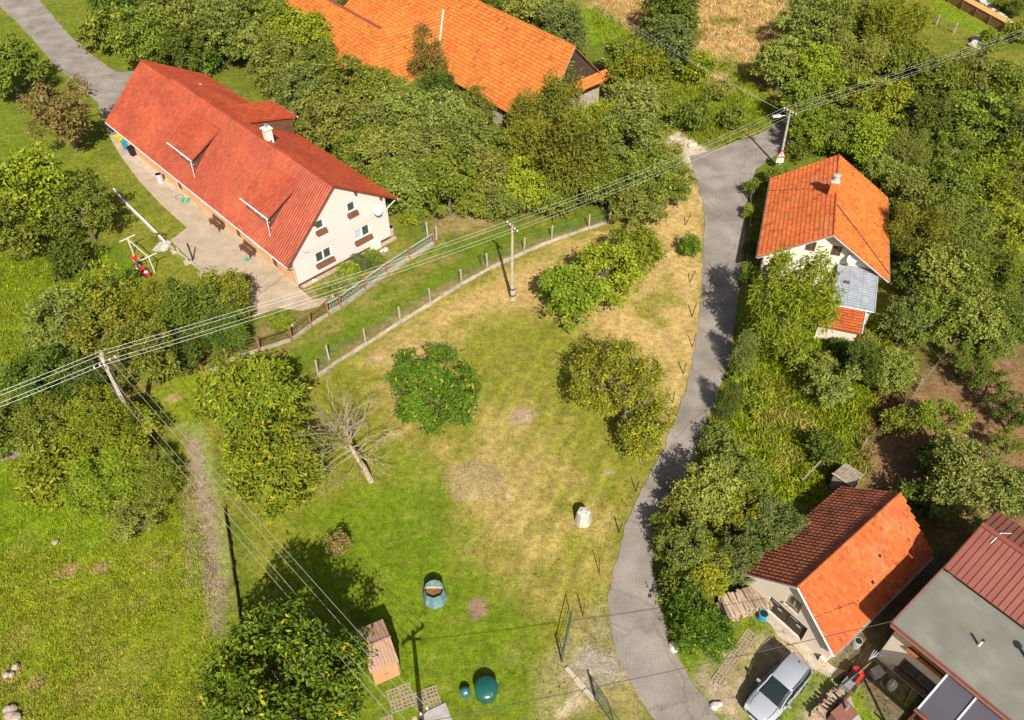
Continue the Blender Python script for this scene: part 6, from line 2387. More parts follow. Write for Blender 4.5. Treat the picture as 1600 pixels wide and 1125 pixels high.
rock(87, 848, .26, 'single pale rock lying at the top of the meadow')
rock(17, 1047, .26, 'heap of pinkish stones at the left edge of the meadow', seed=4, n=4)
rock(20, 1116, .34, 'large pale stones in the bottom left corner', seed=8, n=4)
rock(1082, 228, .3, 'pale stones at the mouth of the lane', 'stone_white', 5, 5)
rock(1525, 68, .8, 'pale rock slab at the end of the narrow lawn strip', 'stone_white', 12, 2)
rock(1052, 1012, .3, 'pale stone on the right verge of the lane', 'stone_white', 15, 1)
rock(1120, 1100, .2, 'scatter of white rubble beside the garage drive', 'stone_white', 16, 4)


# ------------------------------------------------------------------ garden containers
def hexbin(px, py, r0, r1, h, n, label, mat, cat='compost bin'):
    t = thing('compost_bin', label, cat, G(px, py))
    m = MB()
    body = [(r0, 0), (r0 * .98, .03), (r1, h)]
    vs, fs = [], []
    k = n * 2
    for r_, z in body:
        for i in range(k):
            a_ = math.pi * 2 * i / k
            rr = r_ * (1 if i % 2 == 0 else .93)
            vs.append((rr * math.cos(a_), rr * math.sin(a_), z))
    for j in range(len(body) - 1):
        for i in range(k):
            fs.append((j * k + i, j * k + (i + 1) % k, (j + 1) * k + (i + 1) % k, (j + 1) * k + i))
    fs.append(tuple(range(k - 1, -1, -1)))
    m.add(vs, fs)
    m.build('body', mat, t)
    return t, r1, h


M['bin_white'] = pmat('bin_white', (.42, .42, .35), .6, .15, 3)
M['bin_teal'] = pmat('bin_teal', (.11, .20, .22), .5, .15, 4, col2=(.2, .27, .28), c2scale=3)
M['tank_green'] = pmat('tank_green', (.012, .085, .072), .28, .1, 3, spec=.6)
M['tank_blue'] = pmat('tank_blue', (.035, .13, .16), .3, .1, 3, spec=.6)
t, r_, h_ = hexbin(911, 814, .58, .46, 1.0, 6, 'whitish six-sided plastic compost bin standing in the paddock', M['bin_white'])
MB().lathe([(r_ * 1.02, 0), (r_ * .98, .05), (r_ * .4, .12)], 6, (0, 0, h_)).build('lid', M['bin_white'], t)
for x_, y_ in ((-.18, .1), (.2, .12), (.12, -.15)):
    MB().box((x_, y_, h_ + .115), (.12, .04, .02), rz=.8).build('lid_slot', M['black'], t)
t, r_, h_ = hexbin(680, 934, .78, .58, 1.05, 8, 'blue-green octagonal compost bin with its lid half open', M['bin_teal'])
half = [(r_ * 1.02 * math.cos(q), r_ * 1.02 * math.sin(q)) for q in np.linspace(R(0), R(180), 7)]
MB().prism(half, h_, h_ + .08).build('lid', M['bin_teal'], t)
half2 = [(r_ * 1.02 * math.cos(q), r_ * 1.02 * math.sin(q)) for q in np.linspace(R(200), R(340), 6)]
MB().lathe([(r_ * .93, 0), (r_ * .9, .12)], 16, (0, 0, h_ - .45)).build('contents', M['leafbrown'], t)
MB().box((0, .09, h_ + .05), (r_ * 1.6, .1, .12), m=Matrix.Rotation(R(35), 3, 'X')).build('hinge_board', M['wood_tan'], t)


def tank(px, py, r_, h_, label, mat):
    t = thing('water_tank', label, 'tank', G(px, py))
    MB().lathe([(r_ * .92, 0), (r_ * .95, h_), (r_ * .95, h_ + .01)], 28).build('body', M[mat], t, smooth=False)
    MB().lathe([(r_, h_ - .05), (r_ * 1.02, h_), (r_ * .97, h_ + .05), (r_ * .8, h_ + .12), (r_ * .45, h_ + .19), (.02, h_ + .22)], 32).build('lid', M[mat], t, smooth=True)
    for k in range(2):
        a_ = R(40 + 90 * k)
        pts_ = []
        for u in np.linspace(-.92, .92, 9):
            pts_.append((math.cos(a_) * u * r_, math.sin(a_) * u * r_, h_ + .215 - .17 * u * u))
        MB().tube(pts_, .03, 5).build('lid_rib', M[mat], t)


tank(760, 1083, .66, .75, 'large round dark green water tank with ribbed lid on the lawn', 'tank_green')
tank(727, 1085, .28, .4, 'small round blue-green tank beside the big green one', 'tank_blue')

# hay heap: a low mound of cut grass
def hay():
    t = thing('hay_heap', 'low round heap of dried cut grass in the paddock', 'hay heap', G(740, 752))
    r = np.random.default_rng(9)
    n = 5200
    a_ = r.uniform(0, 2 * np.pi, n)
    q = np.sqrt(r.random(n))
    rx, ry = 1.85, 1.6
    x, y = q * np.cos(a_) * rx, q * np.sin(a_) * ry
    q = q * (1 + .35 * (r.random(n) ** 4))
    x, y = q * np.cos(a_) * rx * (1 + .12 * np.sin(3 * a_ + 1)), q * np.sin(a_) * ry * (1 + .1 * np.sin(5 * a_))
    z = .42 * np.clip(1 - q ** 2.0, 0, 1) + r.uniform(-.01, .05, n)
    d = r.uniform(0, 2 * np.pi, n)
    ln = r.uniform(.08, .2, n)
    V = np.empty((n, 3, 3))
    w_ = .022
    V[:, 0] = np.stack([x - np.sin(d) * w_, y + np.cos(d) * w_, z], 1)
    V[:, 1] = np.stack([x + np.sin(d) * w_, y - np.cos(d) * w_, z], 1)
    V[:, 2] = np.stack([x + np.cos(d) * ln, y + np.sin(d) * ln, z + r.uniform(-.03, .05, n)], 1)
    o = mk('straws', np_mesh('straws', V.reshape(-1, 3), np.arange(n * 3).reshape(-1, 3)), pmat('hay', (.36, .28, .115), .9, .2, 3, isl=.3), t)
    kind(o, 'stuff')
    MB().lathe([(1.7, -.1), (1.45, .08), (1.05, .2), (.55, .31), (.02, .36)], 24).build('mound', pmat('hay_core', (.27, .22, .085), .95, .3, 6, bump=.8), t, smooth=True)


hay()


# ------------------------------------------------------------------ wood stacks
def log_stack(name, label, corners, ncol, nlay, ll, rad, group=None):
    a, b = G(*corners[0]), G(*corners[1])
    e = b - a
    L_ = e.length
    d_ = e / L_
    nr = Vector((-d_.y, d_.x, 0))
    t = thing(name, label, 'wood pile', a)
    me = []
    for k in range(4):
        mb = MB()
        rr = random.Random(k)
        pr_ = [rad * rr.uniform(.75, 1.15) for _ in range(7)]
        vs = []
        for y in (-ll / 2, ll / 2):
            for i in range(7):
                q = 2 * math.pi * i / 7
                vs.append((pr_[i] * math.cos(q), y, pr_[i] * math.sin(q)))
        mb.add(vs, [tuple(range(7)), tuple(range(13, 6, -1))] + [(i, (i + 1) % 7, 7 + (i + 1) % 7, 7 + i) for i in range(7)])
        o = mb.build('log', M['log'], t)
        o.location = (0, 0, -5)
        me.append(o)
    cnt = 0
    for j in range(nlay):
        for i in range(ncol):
            p = d_ * (L_ * (i + .5 + .25 * (j % 2)) / ncol) + Vector((0, 0, rad + j * rad * 1.7)) + nr * random.uniform(-.12, .12)
            o = me[cnt] if cnt < 4 else mk('log', me[cnt % 4].data, None, t)
            o.location = p
            o.rotation_euler = (R(random.uniform(-5, 5)), random.uniform(0, 6), math.atan2(d_.y, d_.x) + R(random.uniform(-7, 7)))
            cnt += 1


log_stack('wood_pile', 'long stack of grey split logs against the garage side', ((1126, 958), (1195, 938)), 15, 5, 1.35, .105)
log_stack('wood_pile', 'stack of fresh orange-tan firewood at the bottom edge beside the car', ((1270, 1128), (1308, 1082)), 9, 5, .5, .08)


# ------------------------------------------------------------------ silver car
def car():
    z = 1.6
    rl, rr_, fl, fr_ = G(1239, 1021.5, z), G(1265.4, 1041.7, z), G(1200.7, 1063, z), G(1230, 1085.6, z)
    d = ((fl - rl) + (fr_ - rr_)).normalized()
    c = (rl + rr_) / 2
    ang = math.atan2(d.y, d.x)
    t = thing('parked_car', 'silver compact SUV parked on the drive in front of the garage', 'car', (c.x - d.x * .3, c.y - d.y * .3, 0), ang)
    paint = pmat('car_silver', (.44, .46, .50), .3, .02, 2, metal=.35, spec=.6)
    gl = glassmat('car_glass', (.012, .02, .02), .04, 1, .8)
    # stations along local x (0 = rear bumper .. 4.45 = front): half width, sill, belt
    st = [(-.02, .70, .45, .85), (.08, .82, .30, .98), (.6, .89, .26, 1.02), (1.4, .90, .25, 1.0), (2.4, .90, .25, .97), (3.1, .90, .26, .97), (3.6, .89, .28, .95), (4.05, .84, .30, .86), (4.32, .74, .32, .74), (4.42, .60, .40, .62)]
    m = MB()
    vs, fs = [], []
    K = 9
    for x, w_, z0, z1 in st:
        zc_ = z1 + (.05 if x > 3.0 else .02)
        for y, zz in ((-w_ * .93, z0), (-w_, z0 + (z1 - z0) * .35), (-w_ * .985, z0 + (z1 - z0) * .75), (-w_ * .93, z1), (0, zc_), (w_ * .93, z1), (w_ * .985, z0 + (z1 - z0) * .75), (w_, z0 + (z1 - z0) * .35), (w_ * .93, z0)):
            vs.append((x, y, zz))
    for i in range(len(st) - 1):
        for k in range(K - 1):
            fs.append((i * K + k, i * K + k + 1, (i + 1) * K + k + 1, (i + 1) * K + k))
        fs.append((i * K + K - 1, i * K, (i + 1) * K, (i + 1) * K + K - 1))
    fs.append(tuple(range(K)))
    fs.append(tuple((len(st) - 1) * K + k for k in range(K - 1, -1, -1)))
    m.add(vs, fs)
    b = m.build('body', paint, t, smooth=True)
    sm = b.modifiers.new('s', 'SUBSURF')
    sm.levels = sm.render_levels = 1
    # cabin: glass body with painted roof
    cab = [(.12, .72, 1.0, .70, 1.30), (.35, .80, 1.0, .66, 1.60), (1.2, .82, .99, .67, 1.66), (2.15, .82, .98, .66, 1.60), (2.55, .81, .97, .62, 1.42), (3.15, .78, .96, .70, .99)]
    m = MB()
    vs, fs = [], []
    for x, wb, zb, wt, zt in cab:
        vs += [(x, -wb, zb), (x, -wt, zt - .05), (x, -wt * .8, zt), (x, wt * .8, zt), (x, wt, zt - .05), (x, wb, zb)]
    for i in range(len(cab) - 1):
        for k in range(5):
            fs.append((i * 6 + k, i * 6 + k + 1, (i + 1) * 6 + k + 1, (i + 1) * 6 + k))
    fs.append((0, 1, 2, 3, 4, 5))
    m.add(vs, fs)
    m.build('glasshouse', gl, t)
    # roof skin
    rs = [(.22, .60, 1.50), (.34, .66, 1.615), (1.2, .69, 1.685), (2.0, .68, 1.64), (2.22, .66, 1.60)]
    m = MB()
    vs, fs = [], []
    for x, w_, zt in rs:
        vs += [(x, -w_, zt - .05), (x, -w_ * .8, zt), (x, 0, zt + .025), (x, w_ * .8, zt), (x, w_, zt - .05)]
    for i in range(len(rs) - 1):
        for k in range(4):
            fs.append((i * 5 + k, i * 5 + k + 1, (i + 1) * 5 + k + 1, (i + 1) * 5 + k))
    m.add(vs, fs)
    m.build('roof', paint, t, smooth=True)
    for s_ in (-1, 1):
        MB().tube([(2.2, s_ * .665, 1.57), (2.6, s_ * .66, 1.38), (3.18, s_ * .74, .98)], [.045, .04, .045], 6).build('windscreen_pillar', paint, t)
        MB().tube([(.2, s_ * .64, 1.5), (.14, s_ * .74, 1.0)], .07, 6).build('rear_pillar', paint, t)
        for x in (1.15, 2.05):
            MB().tube([(x, s_ * .675, 1.58), (x, s_ * .815, 1.0)], .035, 6).build('door_pillar', M['black'], t)
        MB().tube([(.4, s_ * .64, 1.68), (1.2, s_ * .655, 1.73), (2.1, s_ * .64, 1.66)], .022, 6).build('roof_rail', M['dark_metal'], t)
        mr = MB().box((2.72, s_ * 1.0, 1.03), (.12, .2, .14)).build('mirror', paint, t)
        MB().box((2.65, s_ * 1.0, 1.03), (.02, .16, .1)).build('mirror_glass', gl, mr)
        MB().box((4.22, s_ * .58, .72), (.22, .3, .13), rz=s_ * -.35).build('headlight', M['glass_pale'], t)
        MB().box((.03, s_ * .66, .95), (.1, .16, .3)).build('tail_light', M['sign_red'], t)
        MB().box((1.62, s_ * .905, .86), (.2, .03, .04)).build('door_handle', paint, t)
        MB().box((2.35, s_ * .905, .86), (.2, .03, .04)).build('door_handle', paint, t)
        for x in (.82, 3.55):
            w = MB()
            pts = [(.34, -.1), (.36, -.06), (.36, .06), (.34, .1)]
            vs, fs = [], []
            n = 20
            for r_, y in pts:
                for k in range(n):
                    q = 2 * math.pi * k / n
                    vs.append((x + r_ * math.cos(q), s_ * .83 + y, .34 + r_ * math.sin(q)))
            for j in range(3):
                for k in range(n):
                    fs.append((j * n + k, j * n + (k + 1) % n, (j + 1) * n + (k + 1) % n, (j + 1) * n + k))
            fs += [tuple(range(n)), tuple(3 * n + k for k in range(n))]
            wh = w.add(vs, fs).build('wheel', M['rubber'], t)
            rm = MB()
            for k in range(5):
                q = 2 * math.pi * k / 5
                rm.bar((x, s_ * .935, .34), (x + .22 * math.cos(q), s_ * .935, .34 + .22 * math.sin(q)), .06, .02, up=(0, 1, 0))
            rm.build('rim', M['steel'], wh)
    for s_ in (-1, 1):
        for x in (1.12, 2.08, 2.98):
            MB().box((x, s_ * .893, .65), (.015, .03, .5)).build('door_seam', M['black'], t)
        MB().tube([(3.2, s_ * .60, .985), (3.7, s_ * .62, .965), (4.1, s_ * .56, .90)], .01, 4).build('bonnet_seam', M['black'], t)
    MB().box((4.44, 0, .52), (.03, .5, .11)).build('number_plate', M['white'], t)
    MB().box((4.40, 0, .66), (.06, .9, .1)).build('grille', M['black'], t)
    MB().tube([(.55, 0, 1.66), (.5, 0, 1.76)], .025, 6).build('antenna', M['black'], t)
    MB().box((2.98, 0, 1.02), (.05, 1.3, .03)).build('wiper_cowl', M['black'], t)
    return t


car()


# red ride-on machine and bicycle tangle in the passage
def ride_on():
    t = thing('ride_on_mower', 'red and silver ride-on mower parked in the narrow passage', 'mower', G(1332, 1062), R(40))
    MB().prism([(-.35, -.3), (.35, -.34), (.5, -.2), (.5, .2), (.35, .34), (-.35, .3)], .25, .7).build('hood', M['sign_red'], t)
    MB().box((-.75, 0, .5), (.6, .55, .45)).build('bagger', M['steel'], t)
    MB().lathe([(.18, 0), (.2, .02), (.18, .05)], 14, (-.1, 0, .85)).build('steering_wheel', M['black'], t)
    MB().box((-.35, 0, .75), (.35, .4, .12)).build('seat', M['black'], t)
    for x, y in ((.3, .38), (.3, -.38), (-.5, .38), (-.5, -.38)):
        m = MB()
        m.tube([(x, y - .08, .2), (x, y + .08, .2)], .2, 14)
        m.build('wheel', M['rubber'], t)
    m = MB()
    for k in range(6):
        m.tube([(.5 + .1 * k, .25, .9), (1.2 + .06 * k, .5 - .12 * k, 1.0)], .02, 5)
    o = m.build('metal_rods', M['zinc'], None, G(1345, 1055), R(30))
    tag(o, 'bundle of grey metal rods leaning over the red mower', 'rods')


ride_on()
# trellis fence between car and passage
a, b = G(1300, 1090), G(1352, 1046)
t = thing('picket_fence', 'dark slatted picket gate between car and passage', 'fence', a)
e = b - a
for k in range(20):
    p = e * (k / 19)
    MB().bar(p, p + Vector((0, 0, 1.0)), .06, .025).build('picket', M['wood_grey'], t)
for z in (.25, .8):
    MB().bar(Vector((0, 0, z)), e + Vector((0, 0, z)), .03, .08).build('rail', M['wood_grey'], t)
a, b = G(1305, 1112), G(1360, 1045)
o = MB().bar((0, 0, .1), (b - a) + Vector((0, 0, .1)), .14, .25).build('garden_border', M['wood_brown'], None, a)
tag(o, 'long brown timber border between picket gate and garden path', 'border')


def barrel(px, py, r_, h_, label, mat, cat='barrel', open_=True, name='barrel'):
    t = thing(name, label, cat, G(px, py))
    MB().lathe([(r_ * .9, 0), (r_, h_ * .35), (r_ * .98, h_ * .36), (r_, h_ * .65), (r_ * .93, h_)], 18).build('body', M[mat], t)
    if open_:
        MB().lathe([(r_ * .82, 0), (r_ * .82, .012)], 18, (0, 0, h_ + .001)).build('opening', M['black'], t)
        m = MB()
        m.tube([(r_ * .92 * math.cos(q), r_ * .92 * math.sin(q), h_) for q in np.linspace(0, 6.283, 17)], .025, 5, False)
        m.build('rim', M[mat], t)
    else:
        MB().lathe([(r_ * .99, 0), (r_ * .95, .05), (.03, .09)], 18, (0, 0, h_)).build('lid', M[mat], t)


M['blue_plastic'] = pmat('blue_plastic', (.03, .25, .42), .4, .08, 3)
M['yellow_plastic'] = pmat('yellow_plastic', (.72, .45, .01), .4, .06, 3)
M['green_plastic'] = pmat('green_plastic', (.02, .36, .20), .45, .08, 3)
barrel(1190, 966, .28, .6, 'blue plastic barrel between wood pile and garage door', 'blue_plastic')
barrel(251, 284, .36, .9, 'grey metal barrel on the paved yard under the eave', 'zinc')
barrel(611, 366, .36, .85, 'pale rain barrel at the far corner of the pink gable', 'stone')
barrel(1391, 1074, .25, .5, 'white round tub beside the wall of the flat-roofed house', 'bin_white', 'tub', False)
barrel(1336, 1010, .24, .7, 'grey rain barrel under the garage gutter corner', 'concrete_grey')


def wheelie(px, py, mat, label, rz):
    t = thing('wheelie_bin', label, 'bin', G(px, py), rz)
    m = MB()
    vs = [(-.22, -.26, .06), (.22, -.26, .06), (.22, .24, .06), (-.22, .24, .06), (-.29, -.34, 1.0), (.29, -.34, 1.0), (.29, .34, 1.0), (-.29, .34, 1.0)]
    m.add(vs, [(0, 3, 2, 1), (4, 5, 6, 7), (0, 1, 5, 4), (1, 2, 6, 5), (2, 3, 7, 6), (3, 0, 4, 7)])
    m.build('body', mat, t)
    MB().slab([(-.32, -.38, 1.02), (.32, -.38, 1.02), (.32, .38, 1.10), (-.32, .38, 1.10)], .05).build('lid', mat, t)
    MB().tube([(-.25, .42, 1.0), (.25, .42, 1.0)], .025, 6).build('handle', M['black'], t)
    for x in (-.25, .25):
        MB().tube([(x - .03, .27, .1), (x + .03, .27, .1)], .1, 10).build('wheel', M['rubber'], t)


wheelie(209, 243, M['black'], 'black wheelie bin under the farmhouse eave', R(-40))
wheelie(199, 233, M['blue_plastic'], 'blue wheelie bin half hidden behind the black one', R(-40))
wheelie(190, 225, M['yellow_plastic'], 'yellow wheelie bin at the far corner of the paved yard', R(-40))


def bench(px, py, label):
    p = G(px, py)
    t = thing('bench', label, 'bench', p, FH.rotation_euler.z + R(90))
    for k in range(4):
        MB().box((0, -.25 + k * .13, .46), (1.9, .11, .035)).build('seat_slat', M['wood_brown'], t)
    for k in range(3):
        MB().box((0, -.36 - .03 * k, .62 + k * .14), (1.9, .03, .11)).build('back_slat', M['wood_brown'], t)
    for x in (-.8, .8):
        m = MB()
        m.box((x, .12, .22), (.07, .07, .44))
        m.build('leg', M['wood_dark'], t)
        MB().bar((x, -.3, 0), (x, -.42, 1.0), .07, .06, up=(0, 1, 0)).build('back_leg', M['wood_dark'], t)
        MB().box((x, -.05, .66), (.07, .5, .05)).build('armrest', M['wood_brown'], t)
    return t


B1 = bench(338, 356, 'dark brown wooden bench by the wall, further from the gable')
B2 = bench(386, 397, 'dark brown wooden bench by the wall, nearer the gable')
for b_ in (B1, B2):
    b_.rotation_euler.z = FH.rotation_euler.z + R(90)
# yard bits
o = MB().tube([(.42 * math.cos(q) * (1 - .01 * k), .42 * math.sin(q), .06 + .012 * (k % 6)) for k, q in enumerate(np.linspace(0, 25, 60))], .035, 5).build('garden_hose', M['green_plastic'], None, G(290, 314))
tag(o, 'coiled bright green garden hose on the paved yard', 'hose')
o = MB().tube([(.4 * math.cos(q), .4 * math.sin(q), .05) for q in np.linspace(0, 6.2, 18)], .02, 5).build('hose_loop', M['rust'], None, G(281, 308))
tag(o, 'thin reddish hose loop beside the green hose', 'hose')
t = thing('watering_can', 'small green watering can in front of the nearer bench', 'watering can', G(385, 408))
MB().lathe([(.14, 0), (.15, .25), (.08, .3)], 12).build('body', M['green_plastic'], t)
MB().tube([(.12, 0, .08), (.36, 0, .3)], [.035, .02], 6).build('spout', M['green_plastic'], t)
MB().tube([(-.13, 0, .25), (-.24, 0, .2), (-.14, 0, .06)], .02, 5).build('handle', M['green_plastic'], t)
o = MB().box((0, 0, .03), (.9, .7, .03), rz=FH.rotation_euler.z).build('door_mat', M['concrete_grey'], None, G(371, 372))
tag(o, 'grey door mat between the two benches', 'mat')
t = thing('dark_post', 'dark post pair bracket standing on the paved yard near the kerb', 'post', G(302, 407))
MB().bar((0, 0, 0), (0, 0, 1.9), .12, .12).build('shaft', M['wood_dark'], t)
MB().tube([(0, 0, 1.5), (.35, 0, 1.65), (.4, 0, 1.6)], .02, 5).build('hook', M['dark_metal'], t)
MB().box((0, 0, .03), (.5, .3, .06)).build('base', M['concrete_grey'], t)
t = thing('wooden_stand', 'small dark wooden table frame behind the kerb steps', 'table', G(251, 374))
for x, y in ((-.4, -.25), (.4, -.25), (-.4, .25), (.4, .25)):
    MB().box((x, y, .33), (.06, .06, .66), rz=.5).build('leg', M['wood_brown'], t)
MB().box((0, 0, .68), (1.0, .12, .05), rz=R(10)).build('top_rail', M['wood_brown'], t)
o = MB().box((0, 0, .3), (.7, .5, .6), rz=R(35)).box((0, 0, .62), (.8, .6, .05), rz=R(35)).build('white_box', M['white'], None, G(285, 580))
tag(o, 'white box standing at the left end of the ornamental fence', 'box')

# laundry frame
t = thing('laundry_frame', 'white T-shaped laundry frame standing on the lawn near the mower', 'laundry frame', G(209, 397))
p2 = G(242, 426) - G(209, 397)
dl = p2.normalized()
nl = Vector((-dl.y, dl.x, 0))
for nm, q in (('post', Vector()), ('post', p2)):
    MB().tube([q + Vector((0, 0, -.05)), q + Vector((0, 0, 1.75))], .05, 8).build(nm, M['white'], t)
    MB().bar(q + Vector((0, 0, 1.78)) - nl * .75, q + Vector((0, 0, 1.78)) + nl * .75, .08, .06).build('crossbar', M['white'], t)
MB().bar(Vector((0, 0, 1.7)), p2 + Vector((0, 0, 1.7)), .07, .07).build('top_rail', M['white'], t)


# ------------------------------------------------------------------ the mowing person
def skin_obj(name, verts, edges, rads, mat, parent, root=0, sub=2):
    me = bpy.data.meshes.new(name)
    me.from_pydata(verts, edges, [])
    o = mk(name, me, mat, parent)
    md = o.modifiers.new('skin', 'SKIN')
    md.use_smooth_shade = True
    for i, r_ in enumerate(rads):
        rr = r_ if isinstance(r_, tuple) else (r_, r_)
        me.skin_vertices[0].data[i].radius = rr
    me.skin_vertices[0].data[root].use_root = True
    s_ = o.modifiers.new('sub', 'SUBSURF')
    s_.levels = s_.render_levels = sub
    return o


def person():
    pb = G(217, 420)
    mp_ = G(238, 436)
    d = (mp_ - pb)
    d.z = 0
    ang = math.atan2(d.y, d.x)
    t = thing('person', 'person in red shirt and dark shorts pushing a lawn mower', 'person', pb, ang)
    sk = pmat('skin', (.55, .30, .20), .6, .04, 4)
    shirt = pmat('shirt_red', (.62, .02, .015), .8, .08, 5)
    shorts = pmat('shorts_dark', (.03, .04, .07), .85, .1, 5)
    hair = pmat('hair_grey', (.30, .26, .22), .8, .1, 5)
    v = [(0, 0, .95), (.04, 0, 1.15), (.09, 0, 1.38), (.12, 0, 1.50), (.15, 0, 1.57)]
    r = [(.15, .12), (.14, .11), (.16, .11), (.06, .06), (.055, .055)]
    e = [(0, 1), (1, 2), (2, 3), (3, 4)]

    def chain(start, pts, rs):
        k = start
        for p, q in zip(pts, rs):
            v.append(p)
            r.append(q)
            e.append((k, len(v) - 1))
            k = len(v) - 1
        return k
    for s_ in (-1, 1):
        st = .18 if s_ > 0 else -.16
        chain(0, [(0, s_ * .10, .88), (st * .5 + .04, s_ * .11, .50), (st, s_ * .11, .09), (st + .16, s_ * .12, .04)], [.09, .06, .045, .04])
        w = chain(2, [(.10, s_ * .19, 1.42), (.22, s_ * .24, 1.18), (.46, s_ * .22, 1.08), (.54, s_ * .22, 1.08)], [.06, .045, .035, .03])
        for k in range(4):
            chain(w, [(.58, s_ * (.19 + .02 * k), 1.09), (.61, s_ * (.19 + .02 * k), 1.075), (.60, s_ * (.19 + .02 * k), 1.05)], [.011, .010, .009])
        chain(w, [(.56, s_ * .17, 1.07), (.59, s_ * .175, 1.05)], [.011, .009])
    body = skin_obj('body', v, e, r, sk, t)
    hd = MB()
    bm = bmesh.new()
    bmesh.ops.create_uvsphere(bm, u_segments=16, v_segments=12, radius=.115)
    for q in bm.verts:
        q.co.z *= 1.18
        q.co.x *= 1.05
        if q.co.x > .1 and abs(q.co.y) < .03 and abs(q.co.z) < .04:
            q.co.x += .02
    me = bpy.data.meshes.new('head')
    bm.to_mesh(me)
    bm.free()
    head = mk('head', me, sk, t, (.18, 0, 1.68), smooth=True)
    for s_ in (-1, 1):
        MB().box((.112, s_ * .04, .01), (.012, .03, .014)).build('eye', M['black'], head)
        MB().box((0, s_ * .118, 0), (.04, .02, .06)).build('ear', sk, head)
    MB().box((.118, 0, -.06), (.012, .05, .012)).build('mouth', M['sign_red'], head)
    bm = bmesh.new()
    bmesh.ops.create_uvsphere(bm, u_segments=14, v_segments=10, radius=.125)
    bmesh.ops.delete(bm, geom=[q for q in bm.verts if q.co.z < .0 and q.co.x > -.03], context='VERTS')
    me = bpy.data.meshes.new('hair')
    bm.to_mesh(me)
    bm.free()
    hr = mk('hair', me, hair, head, (-.01, 0, .03), smooth=True)
    sv = [(0, 0, .92), (.04, 0, 1.15), (.09, 0, 1.38), (.115, 0, 1.49)]
    se = [(0, 1), (1, 2), (2, 3)]
    sr_ = [(.175, .135), (.165, .13), (.185, .13), (.08, .08)]
    for s_ in (-1, 1):
        sv += [(.10, s_ * .2, 1.42), (.19, s_ * .235, 1.24)]
        n = len(sv)
        se += [(2, n - 2), (n - 2, n - 1)]
        sr_ += [.085, .07]
    skin_obj('shirt', sv, se, sr_, shirt, t)
    tv = [(0, 0, .97), (0, 0, .90)]
    te = [(0, 1)]
    tr = [(.165, .13), (.165, .13)]
    for s_ in (-1, 1):
        st = .18 if s_ > 0 else -.16
        tv += [(.0, s_ * .10, .84), (st * .5 + .03, s_ * .11, .52)]
        n = len(tv)
        te += [(1, n - 2), (n - 2, n - 1)]
        tr += [.11, .09]
    skin_obj('shorts', tv, te, tr, shorts, t)
    for s_ in (-1, 1):
        st = .18 if s_ > 0 else -.16
        m = MB()
        m.box((st + .07, s_ * .115, .05), (.28, .11, .1))
        m.build('shoe', M['white'], t)
    # the mower
    mw = thing('lawn_mower', 'red push lawn mower in front of the person', 'lawn mower', pb + Vector((math.cos(ang), math.sin(ang), 0)) * 1.35, ang)
    MB().prism([(-.35, -.24), (.25, -.26), (.4, -.15), (.4, .15), (.25, .26), (-.35, .24)], .1, .28).build('deck', shirt, mw)
    MB().lathe([(.16, 0), (.17, .14), (.12, .2), (.03, .22)], 14, (.05, 0, .28)).build('engine', M['white'], mw)
    MB().box((-.2, 0, .33), (.25, .35, .12)).build('housing', M['black'], mw)
    for x in (-.3, .28):
        for y in (-.29, .29):
            MB().tube([(x, y - .03, .1), (x, y + .03, .1)], .1, 12).build('wheel', M['rubber'], mw)
    for y in (-.2, .2):
        MB().tube([(-.32, y, .3), (-.78, y, 1.08)], .014, 6).build('handle_tube', M['dark_metal'], mw)
    MB().tube([(-.78, -.27, 1.08), (-.78, .27, 1.08)], .016, 6).build('grip_bar', M['black'], mw)
    m = MB()
    m.add([(-.38, -.2, .2), (-.38, .2, .2), (-.38, .2, .5), (-.38, -.2, .5), (-.85, -.17, .25), (-.85, .17, .25), (-.8, .17, .55), (-.8, -.17, .55)], [(0, 1, 2, 3), (7, 6, 5, 4), (0, 4, 5, 1), (1, 5, 6, 2), (2, 6, 7, 3), (3, 7, 4, 0)])
    m.build('grass_bag', shirt, mw)


person()

# flower bed plants and bits by the gable
for a_ in [(546, 421, 17, 'bush', 'lime', 'round yellow-green shrub in the bed below the gable window', 'bush', .8), (567, 408, 16, 'bush', 'blue', 'grey-green shrub in the bed below the right gable window', 'bush', 1.0),
           (583, 402, 14, 'bush', 'apple', 'small green shrub at the right of the gable bed', 'bush', 1.0), (537, 441, 20, 'bush', 'grey', 'round grey-green cushion shrub beside the ornamental fence', 'bush', .7),
           (506, 453, 12, 'bush', 'yellow', 'bright yellow cushion plant at the left of the gable bed', 'bush', .6), (521, 452, 11, 'bush', 'dark', 'dark green cushion plant next to the yellow one', 'bush', .7),
           (440, 505, 17, 'bush', 'lime', 'low green plant in the rockery behind the fence corner', 'bush', .5), (380, 438, 10, 'bush', 'red', 'reddish potted shrub at the hedge end on the yard', 'bush', 1.0),
           (1550, 60, 16, 'bush', 'yellow', 'bright yellow shrub below the end of the board fence', 'bush', 1.0), (1592, 8, 14, 'round', 'dark', 'dark tree beyond the pond', 'tree', 1.0), (1565, 5, 10, 'bush', 'yellow', 'yellow shrub on the far pond bank', 'bush', 1.0), (1590, 45, 20, 'bush', 'yellow', 'yellow-green shrub right of the pond', 'bush', 1.0)]:
    T(*a_[:6], cat=a_[6], hk=a_[7])
rock(492, 440, .16, 'line of small pale stones edging the gable flower bed', 'stone_white', 31, 6)
rock(600, 392, .2, 'pale stones bordering the bed near the gable corner', 'stone_white', 33, 5)
rock(455, 508, .16, 'pale rockery stones behind the corner of the ornamental fence', 'stone_white', 35, 5)

